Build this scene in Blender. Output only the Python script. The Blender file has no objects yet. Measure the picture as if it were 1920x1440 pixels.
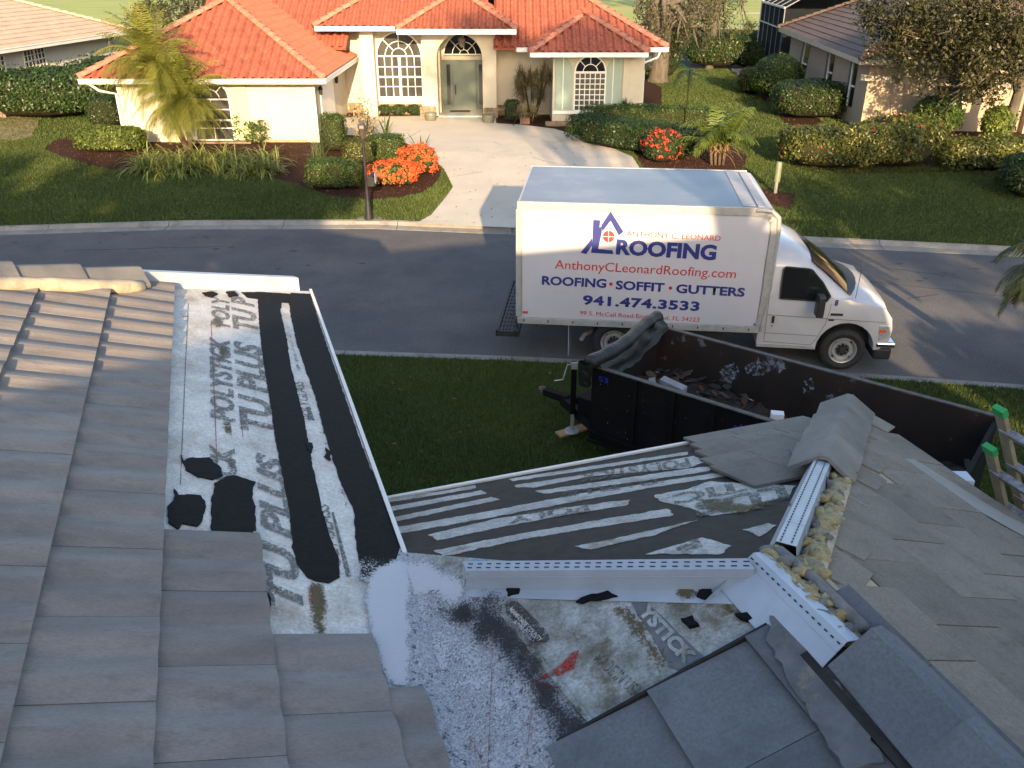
import bpy, bmesh, math, random
import numpy as np
from mathutils import Vector, Matrix, noise
R = math.radians
random.seed(4); rng = np.random.default_rng(7)
scene = bpy.context.scene
COL = scene.collection
# ------------------------------------------------------------ camera, sky, sun, exposure
F = 1600.0; PITCH = R(26.8); CH = 6.41
cam = bpy.data.cameras.new('camera'); camo = bpy.data.objects.new('camera', cam); COL.objects.link(camo)
camo.location = (0, 0, CH); camo.rotation_euler = (R(90) - PITCH, 0, 0)
cam.sensor_width = 36; cam.lens = F / 1920 * 36; cam.clip_start = 0.05; cam.clip_end = 2000
scene.camera = camo
SUN_EL = 15.9; SUN_AZ = 6.0          # the light travels forward and a little to the left
wd = bpy.data.worlds.new('World'); scene.world = wd; wd.use_nodes = True
wn = wd.node_tree; wn.nodes.clear()
wo = wn.nodes.new('ShaderNodeOutputWorld'); wb = wn.nodes.new('ShaderNodeBackground'); sk = wn.nodes.new('ShaderNodeTexSky')
sk.sky_type = 'NISHITA'; sk.sun_disc = False; sk.sun_elevation = R(SUN_EL); sk.sun_rotation = R(180 - SUN_AZ)
sk.air_density = 1.0; sk.dust_density = 2.2; sk.ozone_density = 1.0
wb.inputs[1].default_value = 0.15
wn.links.new(sk.outputs[0], wb.inputs[0]); wn.links.new(wb.outputs[0], wo.inputs[0])
sl = bpy.data.lights.new('sun', 'SUN'); slo = bpy.data.objects.new('sun', sl); COL.objects.link(slo)
sl.energy = 5.0; sl.angle = R(0.5); sl.color = (1.0, 0.72, 0.42)
SD = Vector((-math.sin(R(SUN_AZ)) * math.cos(R(SUN_EL)), math.cos(R(SUN_AZ)) * math.cos(R(SUN_EL)), -math.sin(R(SUN_EL))))
slo.rotation_euler = SD.to_track_quat('-Z', 'Y').to_euler(); slo.location = (10, -30, 20)
scene.view_settings.view_transform = 'Standard'; scene.view_settings.look = 'None'
scene.view_settings.exposure = 1.48; scene.view_settings.gamma = 1.0; scene.view_settings.use_curve_mapping = False

# ------------------------------------------------------------ measuring helpers (photo point -> place in the world)
cP, sP = math.cos(PITCH), math.sin(PITCH)
def ray(u, v):
    a, b = (u - 960) / F, -(v - 720) / F
    return Vector((a, cP + b * sP, -sP + b * cP))
CO = Vector((0, 0, CH))
def G(u, v, z=0.0):
    d = ray(u, v); return CO + d * ((z - CH) / d.z)
def Y(u, v, y):
    d = ray(u, v); return CO + d * (y / d.y)
def onplane(u, v, p0, n):
    d = ray(u, v); return CO + d * ((p0 - CO).dot(n) / d.dot(n))

# ------------------------------------------------------------ object helpers
def empty(name, label, cat, loc=(0, 0, 0), rz=0, group=None):
    o = bpy.data.objects.new(name, None); COL.objects.link(o); o.location = loc; o.rotation_euler = (0, 0, rz)
    o.empty_display_size = 0.2; tag(o, label, cat, group); return o
def tag(o, label=None, cat=None, group=None, kind=None):
    if label: o['label'] = label
    if cat: o['category'] = cat
    if group: o['group'] = group
    if kind: o['kind'] = kind
    return o
def wmat(o):
    return Matrix.Translation(o.location) @ o.rotation_euler.to_matrix().to_4x4()
def link(name, me, mats, parent=None, kind=None, label=None, mw=None):
    o = bpy.data.objects.new(name, me); COL.objects.link(o)
    if not isinstance(mats, (list, tuple)): mats = [mats]
    if len(me.materials) == 0:
        for m in mats: me.materials.append(m)
    if mw is not None: o.matrix_world = mw
    if parent is not None:
        o.parent = parent
        top = parent
        if parent.parent is None: o.matrix_parent_inverse = wmat(parent).inverted()
        # sub-parts hang from parts whose own matrix is the identity in the world
    if kind: o['kind'] = kind
    if label: o['label'] = label
    return o
def mesh(name, V, Fc, smooth=False):
    me = bpy.data.meshes.new(name); me.from_pydata([tuple(v) for v in V], [], Fc); me.update()
    if smooth: me.polygons.foreach_set('use_smooth', [True] * len(me.polygons))
    return me
class MB:
    def __init__(s): s.v = []; s.f = []; s.m = []
    def add(s, vs, fs, mi=0):
        k = len(s.v); s.v += [tuple(v) for v in vs]; s.f += [tuple(i + k for i in f) for f in fs]; s.m += [mi] * len(fs); return s
    def box(s, a, b, M=None, mi=0):
        x0, y0, z0 = a; x1, y1, z1 = b
        vs = [Vector(p) for p in ((x0,y0,z0),(x1,y0,z0),(x1,y1,z0),(x0,y1,z0),(x0,y0,z1),(x1,y0,z1),(x1,y1,z1),(x0,y1,z1))]
        if M is not None: vs = [M @ p for p in vs]
        return s.add(vs, [(0,3,2,1),(4,5,6,7),(0,1,5,4),(1,2,6,5),(2,3,7,6),(3,0,4,7)], mi)
    def prism(s, poly, ext, mi=0):          # poly: list of Vectors (planar), ext: Vector
        n = len(poly); ext = Vector(ext); vs = [Vector(p) for p in poly] + [Vector(p) + ext for p in poly]
        fs = [tuple(range(n)), tuple(range(2 * n - 1, n - 1, -1))] + [(i, i + n, (i + 1) % n + n, (i + 1) % n) for i in range(n)]
        return s.add(vs, fs, mi)
    def beam(s, a, b, w, h, up=Vector((0, 0, 1)), mi=0):
        a = Vector(a); b = Vector(b); d = (b - a).normalized(); sd = d.cross(up)
        if sd.length < 1e-3: sd = d.cross(Vector((0, 1, 0)))
        sd.normalize(); u = sd.cross(d).normalized(); vs = []
        for p in (a, b):
            for q, r in ((-1, -1), (1, -1), (1, 1), (-1, 1)): vs.append(p + sd * (w / 2 * q) + u * (h / 2 * r))
        return s.add(vs, [(3,2,1,0),(4,5,6,7),(0,1,5,4),(1,2,6,5),(2,3,7,6),(3,0,4,7)], mi)
    def tube(s, path, r, n=8, mi=0, cap=True):
        path = [Vector(p) for p in path]; m = len(path); rs = r if isinstance(r, (list, tuple)) else [r] * m; vs = []; px = None
        for i, p in enumerate(path):
            d = (path[min(i + 1, m - 1)] - path[max(i - 1, 0)]).normalized()
            if px is None:
                px = d.cross(Vector((0, 0, 1)))
                if px.length < 1e-3: px = Vector((1, 0, 0))
            px = (px - d * px.dot(d)).normalized(); py = d.cross(px)
            for k in range(n):
                t = 2 * math.pi * k / n; vs.append(p + (px * math.cos(t) + py * math.sin(t)) * rs[i])
        fs = [(i*n+k, i*n+(k+1)%n, (i+1)*n+(k+1)%n, (i+1)*n+k) for i in range(m-1) for k in range(n)]
        if cap: fs += [tuple(range(n-1, -1, -1)), tuple(range((m-1)*n, m*n))]
        return s.add(vs, fs, mi)
    def lathe(s, prof, o, n=20, axis=Vector((0, 0, 1)), mi=0, cap=True):
        o = Vector(o); q = axis.to_track_quat('Z', 'Y'); vs = []
        for r, z in prof:
            for k in range(n):
                t = 2*math.pi*k/n; vs.append(o + q @ Vector((r*math.cos(t), r*math.sin(t), z)))
        m = len(prof)
        fs = [(i*n+k, i*n+(k+1)%n, (i+1)*n+(k+1)%n, (i+1)*n+k) for i in range(m-1) for k in range(n)]
        if cap and prof[0][0] > 1e-4: fs.append(tuple(range(n-1, -1, -1)))
        if cap and prof[-1][0] > 1e-4: fs.append(tuple(range((m-1)*n, m*n)))
        return s.add(vs, fs, mi)
    def build(s, name, mats, parent=None, smooth=False, kind=None, label=None, bevel=0, auto=None):
        me = bpy.data.meshes.new(name); me.from_pydata(s.v, [], s.f); me.update()
        if isinstance(mats, (list, tuple)) and len(mats) > 1: me.polygons.foreach_set('material_index', s.m)
        bm = bmesh.new(); bm.from_mesh(me); bmesh.ops.recalc_face_normals(bm, faces=bm.faces)
        if bevel: bmesh.ops.bevel(bm, geom=[e for e in bm.edges if len(e.link_faces) == 2 and e.calc_face_angle(0) > 0.5], offset=bevel, segments=2, affect='EDGES', profile=0.5, clamp_overlap=True)
        bm.to_mesh(me); bm.free()
        if smooth: me.polygons.foreach_set('use_smooth', [True] * len(me.polygons))
        if auto: me.polygons.foreach_set('use_smooth', [True] * len(me.polygons)); me.set_sharp_from_angle(angle=R(auto))
        return link(name, me, mats, parent, kind, label)

# ------------------------------------------------------------ materials
MATS = {}
def pmat(name, c1, c2=None, scale=3.0, rough=0.6, bump=0.0, bscale=None, metal=0.0, c3=None, thr=(0.35, 0.65), stretch=(1, 1, 1),
         spec=0.5, detail=8, dirt=None, dscale=1.2, dthr=(0.55, 0.75), trans=0, fine=None, coat=0, rvar=0):
    """principled material; colour = noise mix of c1/c2, an optional second larger layer 'dirt', fine grain and bump"""
    if name in MATS: return MATS[name]
    m = bpy.data.materials.new(name); m.use_nodes = True; t = m.node_tree; N = t.nodes; L = t.links
    b = N['Principled BSDF']; b.inputs['Roughness'].default_value = rough; b.inputs['Metallic'].default_value = metal
    b.inputs['Specular IOR Level'].default_value = spec; b.inputs['Coat Weight'].default_value = coat
    tc = N.new('ShaderNodeTexCoord'); mp = N.new('ShaderNodeMapping'); mp.inputs['Scale'].default_value = stretch
    L.new(tc.outputs['Object'], mp.inputs[0])
    def nz(sc, det=detail, rgh=0.6):
        n = N.new('ShaderNodeTexNoise'); n.inputs['Scale'].default_value = sc; n.inputs['Detail'].default_value = det; n.inputs['Roughness'].default_value = rgh
        L.new(mp.outputs[0], n.inputs['Vector']); return n
    def mr(src, a, bb, lo=0, hi=1):
        r = N.new('ShaderNodeMapRange'); r.inputs[1].default_value = a; r.inputs[2].default_value = bb; r.inputs[3].default_value = lo; r.inputs[4].default_value = hi
        L.new(src, r.inputs[0]); return r.outputs[0]
    def mix(f, a, bb, mode='MIX'):
        x = N.new('ShaderNodeMix'); x.data_type = 'RGBA'; x.blend_type = mode
        if hasattr(f, 'default_value') or not isinstance(f, (int, float)): L.new(f, x.inputs[0])
        else: x.inputs[0].default_value = f
        for i, q in ((6, a), (7, bb)):
            if isinstance(q, tuple): x.inputs[i].default_value = (*q, 1) if len(q) == 3 else q
            else: L.new(q, x.inputs[i])
        return x.outputs[2]
    col = c1
    if c2 is not None: col = mix(mr(nz(scale).outputs[0], *thr), c1, c2)
    if dirt is not None: col = mix(mr(nz(dscale, 10, 0.7).outputs[0], *dthr), col if not isinstance(col, tuple) else (*col, 1), dirt)
    if fine:
        g = mr(nz(fine[0], 3).outputs[0], 0.3, 0.7, 1 - fine[1], 1 + fine[1])
        cb = N.new('ShaderNodeCombineColor'); [L.new(g, cb.inputs[i]) for i in range(3)]
        x = N.new('ShaderNodeMix'); x.data_type = 'RGBA'; x.blend_type = 'MULTIPLY'; x.inputs[0].default_value = 1; x.clamp_result = False
        if isinstance(col, tuple): x.inputs[6].default_value = (*col, 1)
        else: L.new(col, x.inputs[6])
        L.new(cb.outputs[0], x.inputs[7]); col = x.outputs[2]
    if isinstance(col, tuple): b.inputs['Base Color'].default_value = (*col[:3], 1)
    else: L.new(col, b.inputs['Base Color'])
    if rvar: L.new(mr(nz(scale * 1.7).outputs[0], 0.3, 0.7, rough - rvar, rough + rvar), b.inputs['Roughness'])
    if bump:
        bp = N.new('ShaderNodeBump'); bp.inputs['Strength'].default_value = 1; bp.inputs['Distance'].default_value = bump
        L.new(nz(bscale or scale * 4, 6).outputs[0], bp.inputs['Height']); L.new(bp.outputs[0], b.inputs['Normal'])
    MATS[name] = m; return m
def leafmat(name, c1, c2, trans=0.35, rough=0.45, c3=None):
    """leaf colour varies per leaf through the stored 'tone' value; a little light passes through"""
    if name in MATS: return MATS[name]
    m = bpy.data.materials.new(name); m.use_nodes = True; t = m.node_tree; N = t.nodes; L = t.links
    b = N['Principled BSDF']; b.inputs['Roughness'].default_value = rough; b.inputs['Specular IOR Level'].default_value = 0.35
    a = N.new('ShaderNodeAttribute'); a.attribute_name = 'tone'; cr = N.new('ShaderNodeValToRGB')
    cr.color_ramp.elements[0].color = (*c1, 1); cr.color_ramp.elements[1].color = (*c2, 1)
    if c3: e = cr.color_ramp.elements.new(0.93); e.color = (*c2, 1); cr.color_ramp.elements[-1].color = (*c3, 1)
    L.new(a.outputs['Fac'], cr.inputs[0]); L.new(cr.outputs[0], b.inputs['Base Color'])
    tr = N.new('ShaderNodeBsdfTranslucent'); ms = N.new('ShaderNodeMixShader'); ms.inputs[0].default_value = trans
    L.new(cr.outputs[0], tr.inputs[0]); L.new(b.outputs[0], ms.inputs[1]); L.new(tr.outputs[0], ms.inputs[2])
    L.new(ms.outputs[0], N['Material Output'].inputs[0]); MATS[name] = m; return m
def glassmat(name, col=(0.03, 0.035, 0.04), rough=0.08):
    return pmat(name, col, rough=rough, spec=0.8)

# ------------------------------------------------------------ leaf clouds, blades
def quads(name, C, Nn, Tn, ln, wd_, tone, mat, parent=None, kind=None, label=None, fold=0.0):
    """many diamond leaves: centre C, normal Nn, long axis Tn, length ln, width wd_"""
    n = len(C); Nn = Nn / (np.linalg.norm(Nn, axis=1, keepdims=True) + 1e-9)
    Tn = Tn - Nn * np.sum(Tn * Nn, 1, keepdims=True); Tn /= (np.linalg.norm(Tn, axis=1, keepdims=True) + 1e-9); B = np.cross(Nn, Tn)
    ln = np.broadcast_to(np.asarray(ln, float).reshape(-1, 1), (n, 1)); w = np.broadcast_to(np.asarray(wd_, float).reshape(-1, 1), (n, 1))
    V = np.stack([C - Tn * ln / 2, C + B * w / 2 - Tn * ln * 0.05, C + Tn * ln / 2, C - B * w / 2 - Tn * ln * 0.05], 1).reshape(-1, 3)
    me = bpy.data.meshes.new(name); me.vertices.add(4 * n); me.vertices.foreach_set('co', V.ravel())
    me.loops.add(4 * n); me.loops.foreach_set('vertex_index', np.arange(4 * n, dtype=np.int32))
    me.polygons.add(n); me.polygons.foreach_set('loop_start', np.arange(0, 4 * n, 4, dtype=np.int32)); me.polygons.foreach_set('loop_total', np.full(n, 4, dtype=np.int32))
    me.update(calc_edges=True)
    at = me.attributes.new('tone', 'FLOAT', 'FACE'); at.data.foreach_set('value', np.asarray(tone, np.float32))
    return link(name, me, mat, parent, kind, label)
def rdir(n):
    a = rng.normal(size=(n, 3)); return a / np.linalg.norm(a, axis=1, keepdims=True)
def pnoise(P, s):
    return np.array([noise.noise(Vector(p) * s) for p in P])
def leafy(name, P, out, size, mat, parent=None, asp=0.5, jit=0.7, kind=None, label=None, tonebase=0.5, sv=0.3):
    n = len(P); Nn = out + rdir(n) * jit; T = rdir(n)
    tone = np.clip(tonebase + rng.normal(0, 0.2, n) + (0 if n > 30000 else pnoise(P, 1.6)) * 0.45, 0, 1)
    s = size * (1 + rng.normal(0, sv, n).clip(-0.6, 0.8)); return quads(name, P, Nn, T, s, s * asp, tone, mat, parent, kind, label)
def core_blob(name, c, r, mat, parent, rz=0, sq=4.0, seg=14):
    V = []; Fc = []
    for i in range(seg // 2 + 1):
        for k in range(seg):
            th = math.pi * i / (seg // 2); ph = 2 * math.pi * k / seg
            d = Vector((math.sin(th) * math.cos(ph), math.sin(th) * math.sin(ph), math.cos(th)))
            q = (abs(d.x) ** sq + abs(d.y) ** sq + abs(d.z) ** sq) ** (-1 / sq); p = Vector((d.x * q * r[0], d.y * q * r[1], d.z * q * r[2]))
            p *= 1 + 0.08 * noise.noise(p * 3 + Vector(c)); V.append(Vector(c) + Matrix.Rotation(rz, 3, 'Z') @ p)
    for i in range(seg // 2):
        for k in range(seg): Fc.append((i*seg+k, i*seg+(k+1)%seg, (i+1)*seg+(k+1)%seg, (i+1)*seg+k))
    return link(name, mesh(name, V, Fc, True), mat, parent)
def shrub(name, label, cat, c, r, mat, n=2500, leaf=0.07, sq=4.0, rz=0, group=None, asp=0.5, depth=0.16, flowers=None, rough=0.06, sprouts=0, stemmat=None, nf=0):
    """a bush: dark twiggy inside plus leaves spread through an uneven shell; c = base centre, r = half sizes"""
    c = Vector(c); e = empty(name, label, cat, c, 0, group); cc = c + Vector((0, 0, r[2]))
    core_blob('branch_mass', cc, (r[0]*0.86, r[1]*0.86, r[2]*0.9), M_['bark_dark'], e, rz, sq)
    def shell(n, dmin, dmax):
        d = rdir(n); d[:, 2] = np.where(d[:, 2] < -0.5, -d[:, 2], d[:, 2])
        q = (np.abs(d) ** sq).sum(1) ** (-1 / sq); P = d * q[:, None] * np.array(r)
        g = np.abs(d) ** (sq - 1) * np.sign(d) / np.array(r) ; g /= np.linalg.norm(g, axis=1, keepdims=True)
        P = P * (1 - rng.uniform(dmin, dmax, (n, 1))); P = P * (1 + rough * 2 * pnoise(P + np.array(c), 2.2 / max(r[0], .4) * .8)[:, None])
        ca, sa = math.cos(rz), math.sin(rz); Mx = np.array([[ca, -sa, 0], [sa, ca, 0], [0, 0, 1]])
        return (P @ Mx.T) + np.array(cc), g @ Mx.T
    P, g = shell(n, -0.03, depth); leafy('foliage', P, g, leaf, mat, e, asp)
    if sprouts:
        P, g = shell(sprouts * 14, -0.22, -0.02); keep = pnoise(P, 3.0) > 0.05; P = P[keep]; g = g[keep]; keep = g[:, 2] > -0.1; leafy('sprouts', P[keep], g[keep], leaf * 1.1, mat, e, asp, 1.2, kind='stuff')
    if flowers:
        P, g = shell(nf, -0.06, 0.03); keep = (g[:, 2] > -0.35) & (pnoise(P, 2.2) > -0.22); P = P[keep]; g = g[keep]
        # each bloom head: a cluster of petals
        k = 7; PP = np.repeat(P, k, 0) + rng.normal(0, 0.028, (len(P) * k, 3)); gg = np.repeat(g, k, 0)
        leafy('blossoms', PP, gg, 0.05, flowers, e, 0.8, 0.8, kind='stuff')
    return e
def instmat(name, c1, c2, scale, rough, var=0.12, bump=0.002, stretch=(1, 1, 1), dirt=None, dscale=3, dthr=(0.55, 0.8), fine=None, bscale=60, spec=0.4):
    """like pmat, but every copied piece gets its own noise and brightness"""
    m = pmat(name, c1, c2, scale, rough, bump, bscale, stretch=stretch, dirt=dirt, dscale=dscale, dthr=dthr, fine=fine, spec=spec)
    t = m.node_tree; N = t.nodes; L = t.links
    if 'done' in m: return m
    m['done'] = 1
    oi = N.new('ShaderNodeObjectInfo'); mp = [n for n in N if n.type == 'MAPPING'][0]; tc = [n for n in N if n.type == 'TEX_COORD'][0]
    ml = N.new('ShaderNodeVectorMath'); ml.operation = 'MULTIPLY'; ml.inputs[1].default_value = (13.1, 7.7, 31.3); L.new(oi.outputs['Location'], ml.inputs[0])
    ad = N.new('ShaderNodeVectorMath'); L.new(tc.outputs['Object'], ad.inputs[0]); L.new(ml.outputs[0], ad.inputs[1]); L.new(ad.outputs[0], mp.inputs[0])
    b = N['Principled BSDF']; src = b.inputs['Base Color'].links[0].from_socket
    mr = N.new('ShaderNodeMapRange'); mr.inputs[3].default_value = 1 - var; mr.inputs[4].default_value = 1 + var; L.new(oi.outputs['Random'], mr.inputs[0])
    x = N.new('ShaderNodeMix'); x.data_type = 'RGBA'; x.blend_type = 'MULTIPLY'; x.inputs[0].default_value = 1; x.clamp_result = False
    cb = N.new('ShaderNodeCombineColor'); [L.new(mr.outputs[0], cb.inputs[i]) for i in range(3)]
    L.new(src, x.inputs[6]); L.new(cb.outputs[0], x.inputs[7]); L.new(x.outputs[2], b.inputs['Base Color']); return m

M_ = {}
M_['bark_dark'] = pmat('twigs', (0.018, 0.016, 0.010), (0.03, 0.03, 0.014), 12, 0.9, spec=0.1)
M_['tile'] = instmat('grey concrete roof tile', (0.180, 0.158, 0.143), (0.25, 0.222, 0.200), 2.6, 0.75, 0.08, 0.0015, stretch=(0.9, 2.2, 2.2), dirt=(0.135, 0.12, 0.108), dscale=5, dthr=(0.54, 0.76), fine=(70, 0.12), bscale=60)
M_['tileflat'] = instmat('flat concrete roof tile', (0.135, 0.122, 0.108), (0.175, 0.158, 0.138), 2.6, 0.8, 0.13, 0.002, dirt=(0.105, 0.098, 0.088), dscale=7, dthr=(0.5, 0.75), fine=(80, 0.18), bscale=45)
M_['tilebrown'] = instmat('brownish flat roof tile', (0.165, 0.140, 0.115), (0.215, 0.185, 0.150), 2.4, 0.8, 0.12, 0.002, dirt=(0.115, 0.10, 0.082), dscale=6, dthr=(0.5, 0.75), fine=(80, 0.18), bscale=45)
M_['tileblue'] = instmat('dark slate grey roof tile', (0.105, 0.112, 0.125), (0.145, 0.150, 0.160), 2.0, 0.75, 0.08, 0.0015, dirt=(0.085, 0.086, 0.09), dscale=5, dthr=(0.5, 0.75), fine=(80, 0.18), bscale=45)
M_['cap'] = instmat('concrete ridge cap', (0.135, 0.13, 0.12), (0.215, 0.20, 0.18), 3.0, 0.8, 0.10, 0.0015, dirt=(0.3, 0.26, 0.2), dscale=2.2, dthr=(0.62, 0.7), fine=(180, 0.1))
M_['membrane'] = pmat('roofing membrane', (0.66, 0.63, 0.58), (0.48, 0.46, 0.43), 5.5, 0.6, 0.001, 40, dirt=(0.27, 0.18, 0.11), dscale=3.2, dthr=(0.50, 0.80), fine=(70, 0.22), detail=12)
M_['membrane3'] = pmat('dusty roofing membrane', (0.46, 0.45, 0.43), (0.30, 0.295, 0.28), 7, 0.7, 0.001, 40, dirt=(0.13, 0.11, 0.085), dscale=6, dthr=(0.52, 0.74), fine=(60, 0.3), detail=12)
M_['membrane2'] = pmat('weathered roofing membrane', (0.42, 0.43, 0.42), (0.16, 0.155, 0.125), 7, 0.6, 0.0015, 40, dirt=(0.10, 0.075, 0.03), dscale=4.5, dthr=(0.50, 0.66), fine=(80, 0.3), detail=12)
M_['tar'] = pmat('black roofing cement', (0.005, 0.005, 0.006), (0.010, 0.0095, 0.010), 30, 0.7, 0.003, 55, spec=0.12)
M_['tardry'] = pmat('dry grey black primer', (0.018, 0.0165, 0.0165), (0.032, 0.029, 0.028), 14, 0.75, 0.002, 60, spec=0.25, dirt=(0.055, 0.05, 0.045), dscale=6, dthr=(0.62, 0.85))
M_['metal'] = pmat('white painted metal', (0.40, 0.455, 0.53), (0.33, 0.375, 0.44), 5, 0.35, 0, dirt=(0.22, 0.21, 0.17), dscale=7, dthr=(0.66, 0.8), spec=0.6)
M_['galv'] = pmat('dull grey metal', (0.34, 0.36, 0.38), (0.26, 0.28, 0.30), 6, 0.42, dirt=(0.22, 0.2, 0.15), dscale=9, dthr=(0.66, 0.8))
M_['slot'] = pmat('punched slot', (0.02, 0.03, 0.05), rough=0.8)
M_['foam'] = pmat('yellow grey mortar foam', (0.42, 0.34, 0.15), (0.26, 0.22, 0.14), 26, 0.85, 0.004, 60, dirt=(0.12, 0.11, 0.09), dscale=18, dthr=(0.5, 0.7))
M_['mortar'] = pmat('beige mortar', (0.50, 0.42, 0.29), (0.33, 0.28, 0.21), 9, 0.85, 0.004, 50, dirt=(0.16, 0.14, 0.11), dscale=8, dthr=(0.6, 0.75))
M_['stucco'] = pmat('cream stucco', (0.60, 0.54, 0.42), (0.56, 0.50, 0.39), 6, 0.85, 0.002, 90)
M_['white'] = pmat('white trim paint', (0.74, 0.72, 0.68), (0.68, 0.66, 0.62), 4, 0.5)
M_['print'] = None

def stencil(name, dark, lo=0.42, hi=0.52, sc=55):
    """faded print: patchy ink, bare places let the membrane show"""
    m = bpy.data.materials.new(name); m.use_nodes = True; t = m.node_tree; N = t.nodes; L = t.links
    b = N['Principled BSDF']; b.inputs['Base Color'].default_value = (*dark, 1); b.inputs['Roughness'].default_value = 0.7
    tc = N.new('ShaderNodeTexCoord'); n = N.new('ShaderNodeTexNoise'); n.inputs['Scale'].default_value = sc; n.inputs['Detail'].default_value = 6; n.inputs['Roughness'].default_value = 0.75
    L.new(tc.outputs['Object'], n.inputs['Vector']); r = N.new('ShaderNodeMapRange'); r.inputs[1].default_value = lo; r.inputs[2].default_value = hi; L.new(n.outputs[0], r.inputs[0])
    tr = N.new('ShaderNodeBsdfTransparent'); ms = N.new('ShaderNodeMixShader'); L.new(r.outputs[0], ms.inputs[0]); L.new(tr.outputs[0], ms.inputs[1]); L.new(b.outputs[0], ms.inputs[2])
    L.new(ms.outputs[0], N['Material Output'].inputs[0]); return m
M_['print'] = stencil('faded grey print', (0.13, 0.125, 0.12), 0.40, 0.56)
M_['print2'] = stencil('faded dark print', (0.07, 0.07, 0.065), 0.42, 0.60)
M_['redchalk'] = stencil('red paint smear', (0.35, 0.03, 0.015), 0.42, 0.56, 40)

def spraymat(name, col, sc=260, rough=0.7, col2=None):
    """speckled over-spray: coverage follows the 'dens' value stored on the sheet"""
    m = bpy.data.materials.new(name); m.use_nodes = True; t = m.node_tree; N = t.nodes; L = t.links
    b = N['Principled BSDF']; b.inputs['Roughness'].default_value = rough
    tc = N.new('ShaderNodeTexCoord'); n = N.new('ShaderNodeTexNoise'); n.inputs['Scale'].default_value = sc; n.inputs['Detail'].default_value = 3; n.inputs['Roughness'].default_value = 0.8
    n2 = N.new('ShaderNodeTexNoise'); n2.inputs['Scale'].default_value = 9; n2.inputs['Detail'].default_value = 6
    for q in (n, n2): L.new(tc.outputs['Object'], q.inputs['Vector'])
    a = N.new('ShaderNodeAttribute'); a.attribute_name = 'dens'
    s1 = N.new('ShaderNodeMath'); s1.operation = 'MULTIPLY_ADD'; s1.inputs[1].default_value = 0.5; L.new(n2.outputs[0], s1.inputs[0]); L.new(a.outputs['Fac'], s1.inputs[2])
    s2 = N.new('ShaderNodeMath'); s2.operation = 'ADD'; L.new(n.outputs[0], s2.inputs[0]); L.new(s1.outputs[0], s2.inputs[1])
    r = N.new('ShaderNodeMapRange'); r.inputs[1].default_value = 1.20; r.inputs[2].default_value = 1.34; L.new(s2.outputs[0], r.inputs[0])
    mx = N.new('ShaderNodeMix'); mx.data_type = 'RGBA'; mx.inputs[6].default_value = (*col, 1); mx.inputs[7].default_value = (*(col2 or tuple(c * .75 for c in col)), 1); L.new(n.outputs[0], mx.inputs[0])
    L.new(mx.outputs[2], b.inputs['Base Color'])
    bp = N.new('ShaderNodeBump'); bp.inputs['Distance'].default_value = 0.003; L.new(n.outputs[0], bp.inputs['Height']); L.new(bp.outputs[0], b.inputs['Normal'])
    tr = N.new('ShaderNodeBsdfTransparent'); ms = N.new('ShaderNodeMixShader'); L.new(r.outputs[0], ms.inputs[0]); L.new(tr.outputs[0], ms.inputs[1]); L.new(b.outputs[0], ms.inputs[2])
    L.new(ms.outputs[0], N['Material Output'].inputs[0]); return m
M_['sprayw'] = spraymat('white granular coating', (0.56, 0.565, 0.60), 95)
M_['sprayk'] = spraymat('black sprayed tar mist', (0.02, 0.02, 0.022), 120)
M_['grime'] = spraymat('brown moss stain', (0.060, 0.048, 0.022), 70, 0.9, (0.15, 0.115, 0.05))

# ------------------------------------------------------------ frame of our own roof: a = across, b = towards the street, z up
ZE = 3.8; T = 0.37; S = 1.23
YAW = math.atan((356 - 960) / math.hypot(F, F * math.tan(PITCH)))
ec = Vector((math.cos(YAW), -math.sin(YAW), 0)); cc_ = Vector((math.sin(YAW), math.cos(YAW), 0)); UP = Vector((0, 0, 1))
P0 = G(752, 1035, ZE)
def W(a, b, z=0.0): return P0 + ec * a + cc_ * b + UP * z
class Plane:
    def __init__(s, p, na, nb): s.p = p; s.n = (ec * na + cc_ * nb + UP).normalized()
    def at(s, u, v, off=0.0): return onplane(u, v, s.p + s.n * off, s.n)
    def z(s, a, b):   # height above ZE
        n = s.n; q = W(a, b, 0) - s.p; return -(q.dot(n)) / n.z
    def W(s, a, b, off=0.0): return W(a, b, s.z(a, b)) + s.n * off
PL = Plane(P0, T, 0); PN = Plane(P0, -T, 0); PM = Plane(P0, 0, T); AP = W(S, -S, T * S); PR = Plane(AP, T, 0)

house = empty('house', 'foreground house with grey tile roof, partly stripped around the valley', 'house', (P0.x, P0.y, 0.3), YAW)

def slab(name, pl, ab, mat, top=0.0, th=0.06, parent=house, label=None, kind=None):
    n = pl.n; m = MB(); m.prism([pl.W(a, b, top) for a, b in ab], -n * th); return m.build(name, mat, parent, label=label, kind=kind)

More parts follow.
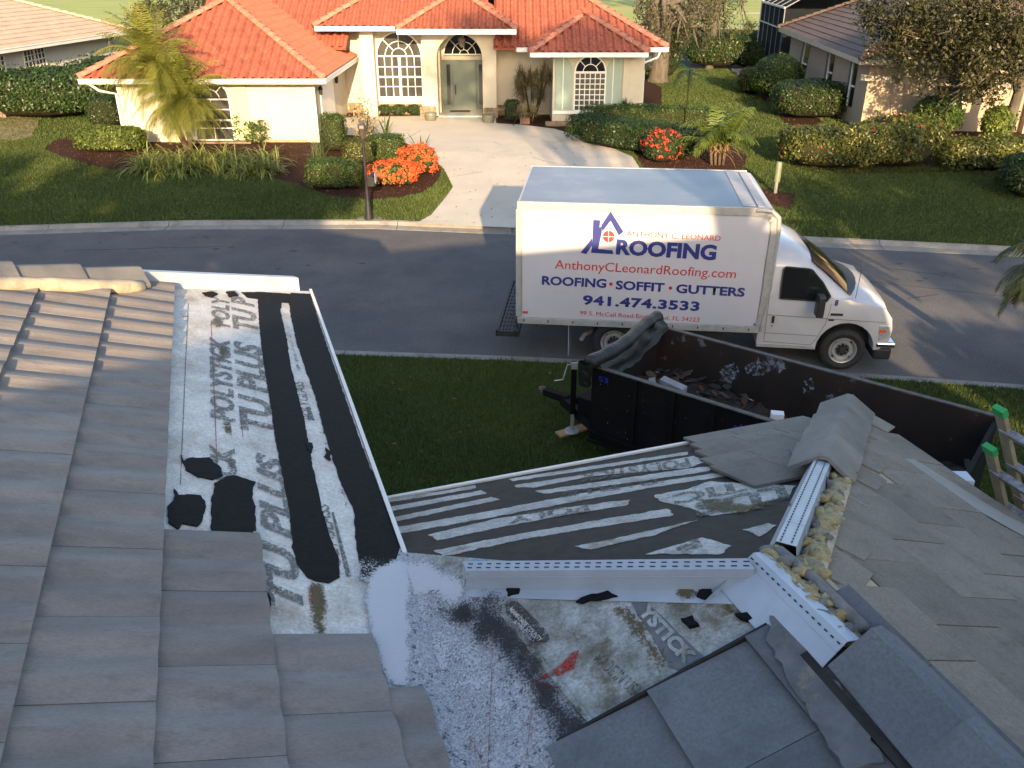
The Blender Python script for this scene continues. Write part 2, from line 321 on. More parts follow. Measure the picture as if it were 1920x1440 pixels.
def ragged(pts, pl, step=0.02, amp=0.006, seed=0, closed=True):
    """resample an outline on a plane and roughen it"""
    out = []; n = len(pts); m = n if closed else n - 1
    for i in range(m):
        a, b = pts[i], pts[(i + 1) % n]; k = max(1, int((b - a).length / step))
        for j in range(k):
            p = a.lerp(b, j / k); d = noise.noise_vector(p * 23 + Vector((seed, 0, 0))) * amp + noise.noise_vector(p * 90) * amp * 0.5; d -= pl.n * d.dot(pl.n); out.append(p + d)
    return out
def paint(name, px, pl, off, mat, parent=house, amp=0.006, step=0.02, th=0.003, label=None, seed=0):
    pts = [pl.at(u, v) for u, v in px]; pts = ragged(pts, pl, step, amp, seed)
    m = MB(); m.prism([p + pl.n * off for p in pts], -pl.n * th); return m.build(name, mat, parent, label=label)
def spray(name, px, pl, off, mat, fall=0.08, parent=house, g=0.025, boost=0.25, base=0.0):
    """sheet with a density that fades towards its outline"""
    pts = [pl.at(u, v) for u, v in px]; q = [((p - P0).dot(ec), (p - P0).dot(cc_)) for p in pts]
    xs = [a for a, b in q]; ys = [b for a, b in q]; nx = int((max(xs) - min(xs)) / g) + 2; ny = int((max(ys) - min(ys)) / g) + 2
    Q = np.array(q); Q2 = np.roll(Q, -1, 0); V = []; D = []
    gx, gy = np.meshgrid(min(xs) + g * (np.arange(nx) - .5), min(ys) + g * (np.arange(ny) - .5)); P = np.stack([gx.ravel(), gy.ravel()], 1)
    ins = inpoly(P, q); d = np.full(len(P), 9.0)
    for A, B in zip(Q, Q2):
        ab = B - A; t = np.clip(((P - A) @ ab) / (ab @ ab + 1e-9), 0, 1); d = np.minimum(d, np.linalg.norm(P - (A + t[:, None] * ab), axis=1))
    dens = np.where(ins, d, -d) / fall; dens = np.clip(dens, -1, 1) * 0.45 + 0.38 + boost * 0.5 + base
    V = [pl.W(a, b, off) for a, b in P]
    keep = np.where(ins, d, -d) > -fall * 1.2; Fc = []
    for j in range(ny - 1):
        for i in range(nx - 1):
            k = j * nx + i; f = (k, k + 1, k + nx + 1, k + nx)
            if all(keep[x] for x in f): Fc.append(f)
    me = mesh(name, V, Fc); at = me.attributes.new('dens', 'FLOAT', 'POINT'); at.data.foreach_set('value', dens.astype(np.float32))
    return link(name, me, mat, parent)
def inpoly(P, q):
    ins = np.zeros(len(P), bool); n = len(q); j = n - 1
    for i in range(n):
        xi, yi = q[i]; xj, yj = q[j]
        c = ((yi > P[:, 1]) != (yj > P[:, 1])) & (P[:, 0] < (xj - xi) * (P[:, 1] - yi) / ((yj - yi) + 1e-12) + xi); ins ^= c; j = i
    return ins
def textmesh(s, weight=0.0, shear=0.0, spacing=1.0):
    cu = bpy.data.curves.new('t', 'FONT'); cu.body = s; cu.offset = weight; cu.shear = shear; cu.space_character = spacing; cu.resolution_u = 3
    o = bpy.data.objects.new('t', cu); COL.objects.link(o); dg = bpy.context.evaluated_depsgraph_get(); dg.update()
    me = bpy.data.meshes.new_from_object(o.evaluated_get(dg)); bpy.data.objects.remove(o); bpy.data.curves.remove(cu); return me
def lettering(s, p0, p1, ptop, n, mat, parent, weight=0.0, shear=0.0, spacing=1.0, name='lettering', off=0.004):
    """p0 -> p1 baseline ends, ptop = point at cap height above p0 (all on one plane)"""
    me = textmesh(s, weight, shear, spacing); co = np.array([v.co[:] for v in me.vertices]); x0, x1 = co[:, 0].min(), co[:, 0].max()
    capm = textmesh('H', weight); hh = max(v.co.y for v in capm.vertices); bpy.data.meshes.remove(capm)
    X = (p1 - p0) / (x1 - x0); Yv = (ptop - p0); Yv = Yv / hh
    for v in me.vertices: v.co = p0 + X * (v.co.x - x0) + Yv * v.co.y + n * off
    me.materials.clear(); return link(name, me, mat, parent)

# --- decks
hip_t = math.tan(R(33)); BK = 3.8
bareL = slab('roof_deck', PL, [(0, -3.2), (0, BK), (-8.5, BK - 8.5 * hip_t), (-8.5, -3.2)], M_['membrane'], label='bare cream roofing membrane printed with grey words on the left slope')
bareM = slab('roof_deck', PM, [(-0.7, -0.02), (0.02, -0.02), (S, -S), (S + 2.18, 1.0), (-0.7, 1.0)], M_['tardry'], label='dark primed front slope with pale membrane strips')
bareN = slab('roof_deck', PN, [(0, 0), (S, -S), (S, -3.6), (0, -3.6)], M_['membrane2'], label='stained mossy membrane beside the valley')
bareR = slab('roof_deck', PR, [(S, -S), (S + 2.18, 1.0), (3.42, 1.0), (3.42, -3.6), (S, -3.6)], M_['tardry'])
# the street face of the left wing below its hip, extended unseen to shade the lawn
m = MB(); kz = T * 8.5
m.prism([W(0, BK, -0.005), W(-16.0, BK, -0.005), W(-16.0, BK - 8.5 * hip_t, kz), W(-8.5, BK - 8.5 * hip_t, kz)], -cc_ * 0.05); m.prism([W(-8.5, BK - 8.5 * hip_t, kz), W(-16.0, BK - 8.5 * hip_t, kz), W(-16.0, -6, 0), W(-8.5, -6, 0)], -cc_ * 0.05); m.build('roof_deck', M_['tile'], house)
# eave metal and fascia
def edge(p, q, h=0.11, w=0.02, mat=M_['white'], name='drip_edge'):
    m = MB(); m.beam(p - UP * h / 2, q - UP * h / 2, w, h); return m.build(name, mat, house)
edge(W(0.015, -0.02, 0.012), W(0.015, BK + 0.02, 0.012), 0.05, 0.022)
edge(W(0.0, 0.0, -0.04), W(0.0, BK, -0.04), 0.16, 0.03, M_['stucco'], 'fascia_board')
edge(W(-0.6, 1.015, -T + 0.012), W(S + 2.2, 1.015, -T + 0.012), 0.05, 0.022)
edge(W(-0.6, 1.0, -T - 0.04), W(S + 2.2, 1.0, -T - 0.04), 0.16, 0.03, M_['stucco'], 'fascia_board')
edge(W(3.43, 1.0, -T + 0.0), W(3.43, -3.6, -T + 0.0), 0.16, 0.03, M_['stucco'], 'fascia_board')
# walls under the eaves, floor level a little above the lawn
m = MB()
def wall(ab, z0=0.1 - ZE, z1=-0.25): m.prism([W(a, b, z0) for a, b in ab], UP * (z1 - z0))
wall([(-0.55, -6), (-0.55, BK - 0.55), (-15.5, BK - 0.55), (-15.5, -6)]); wall([(-0.4, -6), (2.8, -6), (2.8, 0.45), (-0.4, 0.45)], z1=-0.62)
m.build('wall', M_['stucco'], house)

# --- tiles on the left slope
def tile_mesh(name, Ln, w, th, rolls=0, amp=0.0, lift=0.03, seg=12):
    V = []; Fc = []; k = seg if rolls else 1
    for xi, (x, z0) in enumerate(((0, 0.0), (Ln, lift))):
        for i in range(k + 1):
            y = w * i / k; r = amp * (0.5 - 0.5 * math.cos(2 * math.pi * rolls * i / k)) ** 0.8 if rolls else 0
            V.append((x, y, z0 + r)); V.append((x, y, z0 + (r if xi else 0) - th))
    st = 2 * (k + 1)
    for i in range(k):
        a = 2 * i; Fc.append((a, a + st, a + st + 2, a + 2)); Fc.append((a + 1, a + 3, a + st + 3, a + st + 1)); Fc.append((a + st, a + st + 1, a + st + 3, a + st + 2))
    Fc.append((0, 1, st + 1, st)); e = 2 * k; Fc.append((e, e + st, e + st + 1, e + 1)); Fc.append(tuple(range(1, 2 * k + 2, 2)) + (2 * k, ) + tuple(range(2 * k - 2, -1, -2)) if False else (0, e, e + 1, 1))
    return mesh(name, V, Fc)
def frame(origin, X, Yv):
    X = X.normalized(); Z = X.cross(Yv).normalized(); Yv = Z.cross(X); M = Matrix.Identity(4)
    for i, q in enumerate((X, Yv, Z)): M.col[i][:3] = q
    M.translation = origin; return M
dL = (ec - UP * T).normalized(); csl = dL.dot(ec)        # down-slope unit, and its plan length
EXP = 0.38; TW = 0.42; TL = 0.45
tmL = tile_mesh('roof_tile', TL, TW - 0.0035, 0.020, 2, 0.020, 0.032)
tmL.polygons.foreach_set('use_smooth', [False] * len(tmL.polygons))
def put_tiles(me, pl, d, course, butts, brange, w, off, mat, clip=None, name='roof_tile', jit=0.0, blen=TL, stag=None):
    """butts: list of (a_butt, bmin, bmax, phase)"""
    out = []
    for a_b, b0, b1, ph in butts:
        k0 = math.floor((b0 - ph) / w); b = ph + k0 * w
        while b < b1 - 0.02:
            if b >= b0 - 0.02 and b + w <= b1 + 0.05 and (clip is None or clip(a_b, b)):
                pt = pl.W(a_b, b, off) - d * blen; z = random.uniform(-jit, jit)
                M = frame(pt + pl.n * z, d + pl.n * random.uniform(-jit, jit) * .5, course); out.append(link(name, me, mat, house, mw=M))
            b += w
    return out
Lclip = lambda a, b: b + TW < BK + (a - 0.2) * hip_t + 0.32
for k in range(1, 16):
    ab = 0.11 - 0.38 * k; bmax = {1: -0.62, 2: 0.0}.get(k, BK); ph = {1: -0.66, 2: -0.02, 3: 0.21, 4: 0.04, 5: -0.33 + .19}.get(k, 0.17 * (k % 3))
    put_tiles(tmL, PL, dL, cc_, [(ab, -3.0, bmax, ph)], None, TW, 0.012, M_['tile'], clip=Lclip, jit=0.0015)
put_tiles(tmL, PL, dL, cc_, [(-0.12, -3.0, -0.93, -0.94)], None, TW, 0.004, M_['tile'], jit=0.001)
for k in range(1, 16):
    ab = 0.11 - 0.38 * k; b1_ = {1: -0.66, 2: 0.0}.get(k, BK + (ab - .2) * hip_t)
    m = MB(); m.beam(PL.W(ab - 0.012, -3.0, 0.024), PL.W(ab - 0.012, b1_, 0.024), 0.02, 0.022, PL.n); m.build('mortar_line', M_['mortar'], house)
# --- flat tiles on the valley slope (lower right), all set back behind a straight cut
dN = (-ec - UP * T).normalized(); flat = tile_mesh('roof_tile', 0.44, TW - 0.003, 0.02, 0, 0, 0.03)
for ab, bm in ((0.62, -1.40), (0.24, -1.40), (1.0, -1.40)):
    put_tiles(flat, PN, dN, -cc_, [], None, TW, 0.012, M_['tileblue'])
    b = bm
    while b > -3.2:
        ln = 0.44
        M = frame(PN.W(ab, b, 0.014) - dN * ln, dN, -cc_); link('roof_tile', flat, M_['tileblue'], house, mw=M); b -= TW
m = MB(); m.beam(PN.W(0.28, -1.392, 0.02), PN.W(1.17, -1.392, 0.02), 0.012, 0.03, PN.n); m.build('mortar_bed_and_edge_shade', M_['tardry'], house)  # thin dark strip painted as the shaded edge of the cut tile row
# --- flat tiles left on the front slope
dM = (cc_ - UP * T).normalized(); fl2 = tile_mesh('roof_tile', 0.46, 0.318, 0.016, 0, 0, 0.022)
rows = [(0.28, 1.885), (0.48, 1.94), (0.67, 2.02), (0.86, 2.10), (1.05, 2.165)]
for bb, a0 in rows:
    a = a0; hipb = lambda a: a - 2 * S
    first = True
    while a < 3.45:
        if (a + 0.42 - 2 * S) < bb:
            if not (bb == 0.28 and 0):
                M = frame(PM.W(a + 0.32, bb, 0.018) - dM * 0.46 + PM.n * random.uniform(0, .004), dM, -ec); link('roof_tile', fl2, M_['tileflat'], house, mw=M)
        a += 0.322
# one more row of tile heads near the hip
M = frame(PM.W(2.10 + 0.32, 0.12, 0.016) - dM * 0.33, dM, -ec)
# --- right slope: thin flat tiles bedded on mortar
dR = dL
hipoff = 0.17
rp = [(S + 0.16, -S - 0.25), (S + 0.16 + 2.30, 1.0 - 0.02), (3.44, 0.9), (3.44, -3.6), (S + 0.16, -3.6)]
rp = [(1.36, -1.25), (3.45, 0.84), (3.48, 0.84), (3.48, -3.6), (1.36, -3.6)]
slab('mortar_bed_and_edge_shade', PR, rp, M_['mortar'], 0.06, 0.055)
fl3 = tile_mesh('roof_tile', 0.44, 0.413, 0.013, 0, 0, 0.014)
for k in range(7):
    ab = 3.52 - 0.36 * k; ph = (0.21 if k % 2 else 0.0); b = -3.6 + ph
    while b < 1.0:
        lim = ab - 0.43 - 1.32 - 1.25            # the upper end of the tile must stay right of the hip line
        mid = (ab - 0.30) - 2.62
        if b + 0.30 < mid + 0.10 or b < -1.66:
            if ab - 0.40 > 1.15:
                M = frame(PR.W(ab, b, 0.064) - dR * 0.44 + PR.n * random.uniform(0, .003), dR + PR.n * random.uniform(-.004, .004), cc_); link('roof_tile', fl3, M_['tilebrown'], house, mw=M)
        b += 0.419
# cut tiles along the hip
m = MB()
for k in range(9):
    t0 = 0.02 + k * 0.245; a0, b0 = 1.375 + t0, -1.245 + t0
    m.prism([PR.W(a0, b0, 0.071), PR.W(a0 + 0.235, b0 + 0.235, 0.071), PR.W(a0 + 0.30, b0 + 0.02, 0.073), PR.W(a0 + 0.09, b0 - 0.13, 0.073)], -PR.n * 0.012)
m.build('cut_tiles', M_['tilebrown'], house)
paint('pale_strip', [(1668, 880), (1702, 880), (1790, 935), (1870, 985), (1925, 1012), (1930, 1040), (1880, 1012), (1790, 960), (1720, 915)], PR, 0.0768, pmat('pale tile strip', (0.30, 0.285, 0.26), (0.25, 0.24, 0.22), 5, 0.8, 0.001, 90), amp=0.008, label='pale strip of tiles along the eave')  # strip of tile lighter than the slope around it

# --- ridge and hip caps (angular, each a piece)
def cap_mesh(name, Ln, w, h, th, taper=0.012):
    V = []
    for x, g in ((0, -taper), (Ln, 0)):
        ww = w + g
        for y, z in ((-ww, -h), (-0.02, 0), (0.02, 0), (ww, -h)): V.append((x, y, z + g * .5))
        for y, z in ((-ww + th * .5, -h - th), (-0.02, -th), (0.02, -th), (ww - th * .5, -h - th)): V.append((x, y, z + g * .5))
    Fc = []
    for i in range(3): Fc += [(i, i + 1, i + 9, i + 8), (i + 4, i + 12, i + 13, i + 5), (i, i + 4, i + 5, i + 1), (i + 8, i + 9, i + 13, i + 12)]
    Fc += [(0, 8, 12, 4), (3, 7, 15, 11)]
    me = mesh(name, V, Fc); return me
cap = cap_mesh('ridge_cap', 0.44, 0.185, 0.105, 0.022)
d2 = (ec + cc_ - UP * T); sd2 = (ec - cc_).normalized()      # the hip that runs down to the street corner
n0 = d2.length
for k in range(4):
    p = AP + d2 * (1.00 + k * 0.285) + UP * 0.165
    link('ridge_cap', cap, M_['cap'], house, mw=frame(p, (d2.normalized() + UP * 0.06), -sd2))
capb = cap_mesh('ridge_cap', 0.46, 0.175, 0.125, 0.022)
for k in range(6):
    p = W(S + 0.05, -1.68 - k * 0.40, T * S + 0.165)
    link('ridge_cap', capb, M_['tileblue'], house, mw=frame(p, (-cc_ + UP * -0.03), ec))
# left wing hip caps
dh = (-ec * math.cos(R(33)) - cc_ * math.sin(R(33)) + UP * T * math.cos(R(33))).normalized(); sh = (cc_ * math.cos(R(33)) - ec * math.sin(R(33)))
KL = W(0, BK, 0)
cap3 = cap_mesh('ridge_cap', 0.50, 0.17, 0.10, 0.02)
for k in range(12):
    p = KL + dh * (1.52 + k * 0.43) + UP * 0.17
    link('ridge_cap', cap3, M_['cap'], house, mw=frame(p, dh - UP * 0.075, -sh))
# white starter metal standing on the left hip + mortar under the caps
m = MB(); q0 = KL + dh * 0.10; q1 = KL + dh * 1.75
m.prism([q0 + UP * 0.0, q0 + UP * 0.115, q1 + UP * 0.125, q1 + UP * 0.0], sh * 0.006); m.prism([q0 + UP * 0.115, q0 + UP * 0.118 + sh * 0.06, q1 + UP * 0.128 + sh * 0.06, q1 + UP * 0.125], UP * 0.003)
m.build('hip_metal', M_['metal'], house, label='white metal strip standing along the sunlit left hip')
m = MB(); k = 0; pts = []
for i in range(60):
    t = 1.6 + i * 0.08; c = KL + dh * t - sh * 0.125 + UP * 0.035; r = 0.05 + 0.006 * noise.noise(c * 9); pts.append((c, r))
m.tube([p for p, r in pts], [r for p, r in pts], 8); m.build('mortar_bed_and_edge_shade', M_['mortar'], house, smooth=True)
for px in ([(380, 520), (392, 519), (395, 523), (383, 523)], [(380, 551), (398, 549), (408, 553), (398, 559), (385, 556)], [(423, 549), (440, 548), (446, 556), (430, 558)]):
    paint('tar_dab', px, PL, 0.012, M_['tar'], amp=0.008, th=0.01)

# --- black strips and patches on the left slope (measured on the photo, laid on the slope)
ez = lambda pts: [(280 + x * 0.4857, 520 + y * 0.4863) for x, y in pts]
paint('tar_strip', ez([(355, 60), (420, 58), (500, 62), (545, 66), (540, 100), (512, 98), (505, 130), (530, 240), (545, 340), (570, 440), (600, 560), (620, 680), (650, 820), (670, 910), (700, 1010), (730, 1090), (735, 1160), (690, 1180), (640, 1175), (610, 1160), (570, 1110), (550, 1040), (545, 950), (530, 850), (510, 760), (485, 620), (465, 480), (440, 330), (425, 200), (418, 85), (380, 80)]), PL, 0.005, M_['tar'], amp=0.006, label='long black cement strip, the left one of two')
paint('tar_strip', ez([(545, 62), (620, 65), (680, 250), (740, 420), (820, 650), (905, 870), (962, 1020), (990, 1100), (930, 1130), (850, 1160), (810, 1100), (795, 1010), (790, 900), (740, 800), (700, 680), (670, 580), (640, 460), (600, 350), (570, 260), (545, 150), (538, 98)]), PL, 0.005, M_['tar'], amp=0.006, label='broad black cement strip along the eave edge', seed=3)
paint('tar_patch', ez([(122, 690), (132, 712), (160, 698), (230, 700), (265, 730), (290, 770), (240, 782), (190, 775), (140, 745)]), PL, 0.009, M_['tar'], amp=0.012, th=0.007)
paint('tar_patch', ez([(250, 800), (290, 775), (340, 770), (412, 795), (395, 830), (405, 900), (415, 1015), (300, 1005), (235, 990), (235, 880)]), PL, 0.008, M_['tar'], amp=0.010, th=0.006)
paint('tar_patch', ez([(95, 820), (110, 845), (150, 845), (200, 845), (217, 870), (205, 940), (190, 965), (125, 955), (110, 978), (75, 950), (65, 890), (92, 865)]), PL, 0.010, M_['tar'], amp=0.010, th=0.008)
for px in ([(600, 640), (625, 640), (632, 660), (620, 680), (610, 665)], [(680, 660), (700, 680), (695, 712), (678, 700)], [(815, 1120), (835, 1125), (840, 1150), (822, 1160)], [(455, 1220), (470, 1270), (460, 1300), (452, 1260)], [(425, 1010), (432, 1060), (434, 1110), (428, 1060)]):
    paint('tar_dab', ez(px), PL, 0.008, M_['tar'], amp=0.014, th=0.004)
for px, b in (([(240, 150), (275, 130), (290, 180), (262, 220), (240, 190)], 0), ([(255, 270), (300, 250), (310, 300), (280, 340), (260, 420), (245, 350)], 0.05), ([(285, 550), (310, 540), (325, 590), (318, 615), (295, 600)], 0.3), ([(285, 680), (325, 660), (345, 730), (310, 760), (285, 720)], 0.1), ([(610, 1170), (680, 1180), (700, 1290), (690, 1400), (630, 1390), (610, 1280)], 0.12), ([(800, 1110), (840, 1150), (845, 1190), (800, 1170)], 0.2), ([(690, 720), (740, 780), (780, 890), (760, 900), (720, 820)], 0.0)):
    spray('stain', ez(px), PL, 0.0035, M_['grime'], 0.05, bareL, boost=b, base=-0.08)
spray('stain', ez([(505, 110), (530, 110), (570, 260), (600, 360), (560, 380), (530, 240)]), PL, 0.0035, M_['grime'], 0.05, bareL, boost=-0.35)
spray('stain', ez([(650, 470), (700, 560), (720, 700), (780, 880), (740, 860), (690, 760), (640, 600)]), PL, 0.0035, M_['grime'], 0.06, bareL, boost=-0.45)
# printed words
n = PL.n
def lt(s, a, b, c, pl=PL, mat=None, par=bareL, **k):
    f = ez if pl is PL else (lambda q: q); q = [pl.at(u, v) for u, v in f([a, b, c])]; return lettering(s, q[0], q[1], q[2], pl.n, mat or M_['print'], par, **k)
lt('TU PLUS', (590, 1290), (514, 700), (452, 1262), weight=0.045, shear=0.2)
lt('TU PLUS', (480, 605), (428, 262), (352, 590), weight=0.045, shear=0.2)
lt('TU P', (415, 210), (398, 82), (322, 200), weight=0.045, shear=0.2)
lt('POLYSTICK', (327, 562), (306, 240), (236, 552), weight=0.045, shear=0.2)
lt('POLY', (308, 196), (303, 75), (238, 190), weight=0.045, shear=0.2)
lt('ICK', (338, 800), (322, 655), (240, 792), weight=0.045, shear=0.2)
lt('POLYGLASS', (636, 553), (592, 405), (594, 548), weight=0.02)
lt('POLYGLASS', (748, 1150), (690, 880), (690, 1140), weight=0.02)
lt('Premium', (640, 1312), (628, 1190), (612, 1310), mat=M_['redchalk'])
m = MB(); m.prism([PL.at(*q, 0.004) for q in ez([(614, 550), (640, 552), (618, 500), (606, 500)])], PL.n * 0.001)
m.prism([PL.at(*q, 0.004) for q in ez([(760, 1155), (780, 1152), (712, 905), (704, 906)])], PL.n * 0.001)
for q in ([(128, 150), (150, 150), (152, 152), (130, 152)],): m.prism([PL.at(*p, 0.004) for p in ez(q)], PL.n * 0.001)
m.build('printed_bar', M_['print'], bareL)
m = MB(); m.beam(PL.at(*ez([(120, 800)])[0], .003), PL.at(*ez([(150, 100)])[0], .003), 0.004, 0.001, PL.n); m.build('printed_line', M_['print'], bareL)
m = MB(); m.beam(PL.at(*ez([(262, 720)])[0], .003), PL.at(*ez([(238, 170)])[0], .003), 0.004, 0.001, PL.n); m.beam(PL.at(*ez([(362, 620)])[0], .003), PL.at(*ez([(352, 520)])[0], .003), 0.003, 0.001, PL.n); m.build('chalk_line', M_['redchalk'], bareL)

# --- front slope: bare strips of membrane between dark primer
strips = [[(954,899),(1129,872),(1290,848),(1290,853),(1100,882),(960,903)], [(727,938),(891,911),(893,916),(729,943)],
 [(965,911),(1080,893),(1300,856),(1330,866),(1290,878),(1110,893),(1000,915),(968,914)], [(731,951),(905,920),(912,926),(735,959)],
 [(1004,922),(1290,880),(1345,873),(1330,884),(1180,906),(1020,926)], [(737,971),(922,933),(935,938),(740,979)],
 [(744,990),(930,957),(1100,925),(1290,896),(1392,881),(1385,889),(1240,912),(1100,937),(935,968),(750,1001)],
 [(805,1003),(930,974),(1060,953),(1180,938),(1176,948),(1060,966),(940,989),(820,1014)], [(812,1034),(975,1002),(1250,955),(1264,967),(1100,992),(980,1012),(830,1044)],
 [(1225,930),(1290,918),(1330,903),(1400,908),(1490,912),(1480,930),(1420,945),(1400,960),(1330,968),(1290,952),(1240,941)],
 [(1395,994),(1440,982),(1457,986),(1427,1008)], [(1210,1040),(1320,1009),(1372,1025),(1352,1040)], [(1075,1026),(1150,1012),(1310,975),(1230,1003),(1110,1030)]]
st = []
for i, px in enumerate(strips): st.append(paint('membrane_strip', px, PM, 0.004, M_['membrane2' if i == 12 else 'membrane3'], amp=0.012, step=0.02, seed=i))
lt('POLYSTICK', (1290, 861), (1085, 891), (1297, 876), PM, M_['print2'], bareM, weight=0.04, off=0.007)
lt('TU PLUS', (1240, 898), (1050, 926), (1246, 907), PM, M_['print2'], bareM, weight=0.04, off=0.007)
lt('POLY', (1100, 947), (950, 970), (1108, 961), PM, M_['print2'], bareM, weight=0.04, off=0.007)
lt('TIC', (1392, 905), (1260, 930), (1402, 922), PM, M_['print2'], bareM, weight=0.04, off=0.007)
lt('LUS', (1470, 912), (1300, 946), (1482, 936), PM, M_['print2'], bareM, weight=0.05, off=0.007)
lt('P', (1310, 1012), (1262, 1022), (1318, 1028), PM, M_['print2'], bareM, weight=0.05, off=0.007)
spray('stain', [(1280, 925), (1400, 940), (1480, 920), (1480, 950), (1400, 975), (1300, 965)], PM, 0.0075, M_['grime'], 0.12, bareM, boost=-0.35)
# --- valley slope prints, stains and paint
lt('MIAMI-DADE COUNTY', (955, 1146), (1012, 1206), (962, 1141), PN, M_['membrane'], bareN, off=0.009, weight=.02)
lt('APPROVED', (962, 1170), (1000, 1206), (968, 1164), PN, M_['membrane'], bareN, off=0.009, weight=.02)
paint('printed_badge', [(948, 1136), (960, 1128), (972, 1130), (1028, 1186), (1030, 1200), (1020, 1206), (1004, 1204), (950, 1152)], PN, 0.005, M_['print2'], bareN, amp=0.001, th=0.001)
lt('MADE IN USA', (1112, 1238), (1190, 1312), (1130, 1222), PN, M_['print2'], bareN, weight=0.02)
paint('dark_panel', [(1183, 1131), (1215, 1131), (1320, 1232), (1272, 1258), (1255, 1250)], PN, 0.004, pmat('grey printed band', (0.10, 0.11, 0.12), (0.15, 0.155, 0.16), 12, 0.7), bareN, amp=0.004, th=0.001)
lt('YSTICK', (1196, 1148), (1288, 1250), (1216, 1133), PN, M_['membrane2'], bareN, weight=0.05, off=0.008)
for px, b in (([(1130, 1128), (1190, 1130), (1285, 1250), (1230, 1275), (1160, 1180)], -0.25), ([(1350, 1130), (1420, 1140), (1440, 1165), (1380, 1190)], -0.2), ([(1060, 1180), (1120, 1185), (1110, 1215), (1070, 1210)], -0.3), ([(1020, 1130), (1100, 1135), (1080, 1165), (1030, 1150)], -0.4)):
    spray('moss_stain', px, PN, 0.006, M_['grime'], 0.07, bareN, boost=b)
paint('red_smear', [(1000, 1282), (1050, 1252), (1078, 1224), (1088, 1222), (1078, 1255), (1062, 1262), (1030, 1275)], PN, 0.010, M_['redchalk'], bareN, amp=0.01)
paint('red_smear', [(1005, 1285), (1035, 1285), (1042, 1300), (1020, 1310)], PN, 0.010, M_['redchalk'], bareN, amp=0.012)
for px in ([(1280, 1168), (1300, 1160), (1312, 1176), (1296, 1182)], [(1385, 1160), (1420, 1140), (1455, 1150), (1462, 1166), (1430, 1168), (1400, 1172)]):
    paint('tar_dab', px, PN, 0.022, M_['tar'], amp=0.02, th=0.02)
# --- the dead valley: grey granular membrane, white coating and black mist
g1 = [(700, 1060), (760, 1045), (870, 1090), (925, 1140), (1110, 1355), (1150, 1460), (775, 1460), (772, 1400), (735, 1300), (690, 1205)]
M_['gran'] = pmat('granulated grey membrane', (0.30, 0.30, 0.32), (0.45, 0.45, 0.48), 60, 0.85, 0.003, 120, dirt=(0.07, 0.07, 0.08), dscale=38, dthr=(0.55, 0.62), fine=(110, 0.45))
qq = [PN.at(u, v) for u, v in g1]
vN = [(0.0, 0.02), (0.06, -0.10), (0.28, -0.62), (0.30, -1.0), (0.40, -1.39), (0.40, -3.4), (0.0, -3.4)]
slab('valley_sheet', PN, vN, M_['gran'], 0.006, 0.005); slab('valley_sheet', PL, [(0, 0.03), (-0.05, -0.10), (-0.20, -0.45), (-0.25, -0.66), (0.02 - .2, -3.4), (0, -3.4)], M_['gran'], 0.0065, 0.005)
slab('membrane_lap', PN, [(0.27, -0.60), (0.29, -0.60), (0.42, -1.38), (0.40, -1.38)], M_['membrane2'], 0.010, 0.004)
spray('coating', [(690, 1075), (740, 1050), (800, 1052), (850, 1075), (888, 1095), (880, 1130), (850, 1160), (800, 1120), (765, 1130), (770, 1200), (760, 1290), (745, 1300), (712, 1270), (690, 1200), (680, 1130)], PN, 0.016, M_['sprayw'], 0.09, boost=0.06)
spray('coating', [(700, 1060), (870, 1070), (960, 1180), (1080, 1440), (770, 1460), (745, 1300), (700, 1200)], PN, 0.012, M_['sprayw'], 0.14, boost=-0.62)
spray('coating', [(600, 1030), (760, 1040), (760, 1300), (720, 1290), (660, 1140)], PL, 0.011, M_['sprayw'], 0.07, boost=-0.75)
spray('coating', [(688, 1075), (740, 1050), (770, 1060), (770, 1300), (735, 1295), (712, 1262), (690, 1195), (680, 1130)], PL, 0.014, M_['sprayw'], 0.05, boost=0.10)
spray('tar_mist', [(860, 1130), (930, 1120), (1010, 1230), (1110, 1350), (1150, 1440), (1050, 1420), (960, 1280), (880, 1190)], PN, 0.018, M_['sprayk'], 0.18, boost=0.06)
spray('tar_mist', [(780, 1130), (900, 1110), (960, 1200), (900, 1220), (800, 1180)], PN, 0.017, M_['sprayk'], 0.14, boost=-0.22)
m = MB()
for a, b in (((925, 1180), (915, 1440)), ((1000, 1300), (985, 1440)), ((880, 1380), (905, 1430))): m.beam(PN.at(*a, .020), PN.at(*b, .020), 0.004, 0.002, PN.n)
m.build('red_chalk_line', stencil('pale red chalk', (0.30, 0.13, 0.12), 0.45, 0.62, 60), house)

# --- loose white starter metals
def perf(p0, p1, side, n, cnt, rows=(0.3, 0.7), w=0.005, ln=0.4):
    """dark slots on a flange from p0 to p1, 'side' = full flange width vector"""
    m = MB()
    for r in rows:
        for i in range(cnt):
            c = p0.lerp(p1, (i + 0.5 + 0.25 * (r > 0.5)) / cnt) + side * r; h = (p1 - p0) / cnt * ln / 2; s2 = side.normalized() * w / 2
            m.prism([c - h - s2, c + h - s2, c + h + s2, c - h + s2], n * 0.0015)
    return m
w0 = PN.at(875, 1107); w1 = PN.at(1408, 1110); up1 = UP * 0.108; back = cc_ * 0.055 - ec * 0.0
f0 = PN.at(873, 1120, 0.004); f1 = PN.at(1412, 1134, 0.004); m = MB()
m.prism([w0, w1, w1 + up1, w0 + up1], cc_ * 0.004); m.prism([f0, f1, w1 + UP * .004, w0 + UP * .004], UP * 0.003)
fl = (cc_ * 0.052 + UP * 0.012)
m.prism([w0 + up1, w1 + up1, w1 + up1 + fl, w0 + up1 + fl], UP * 0.003); m.prism([w0 + up1 + fl, w1 + up1 + fl, w1 + up1 + fl - UP * .1, w0 + up1 + fl - UP * .1], cc_ * 0.003)
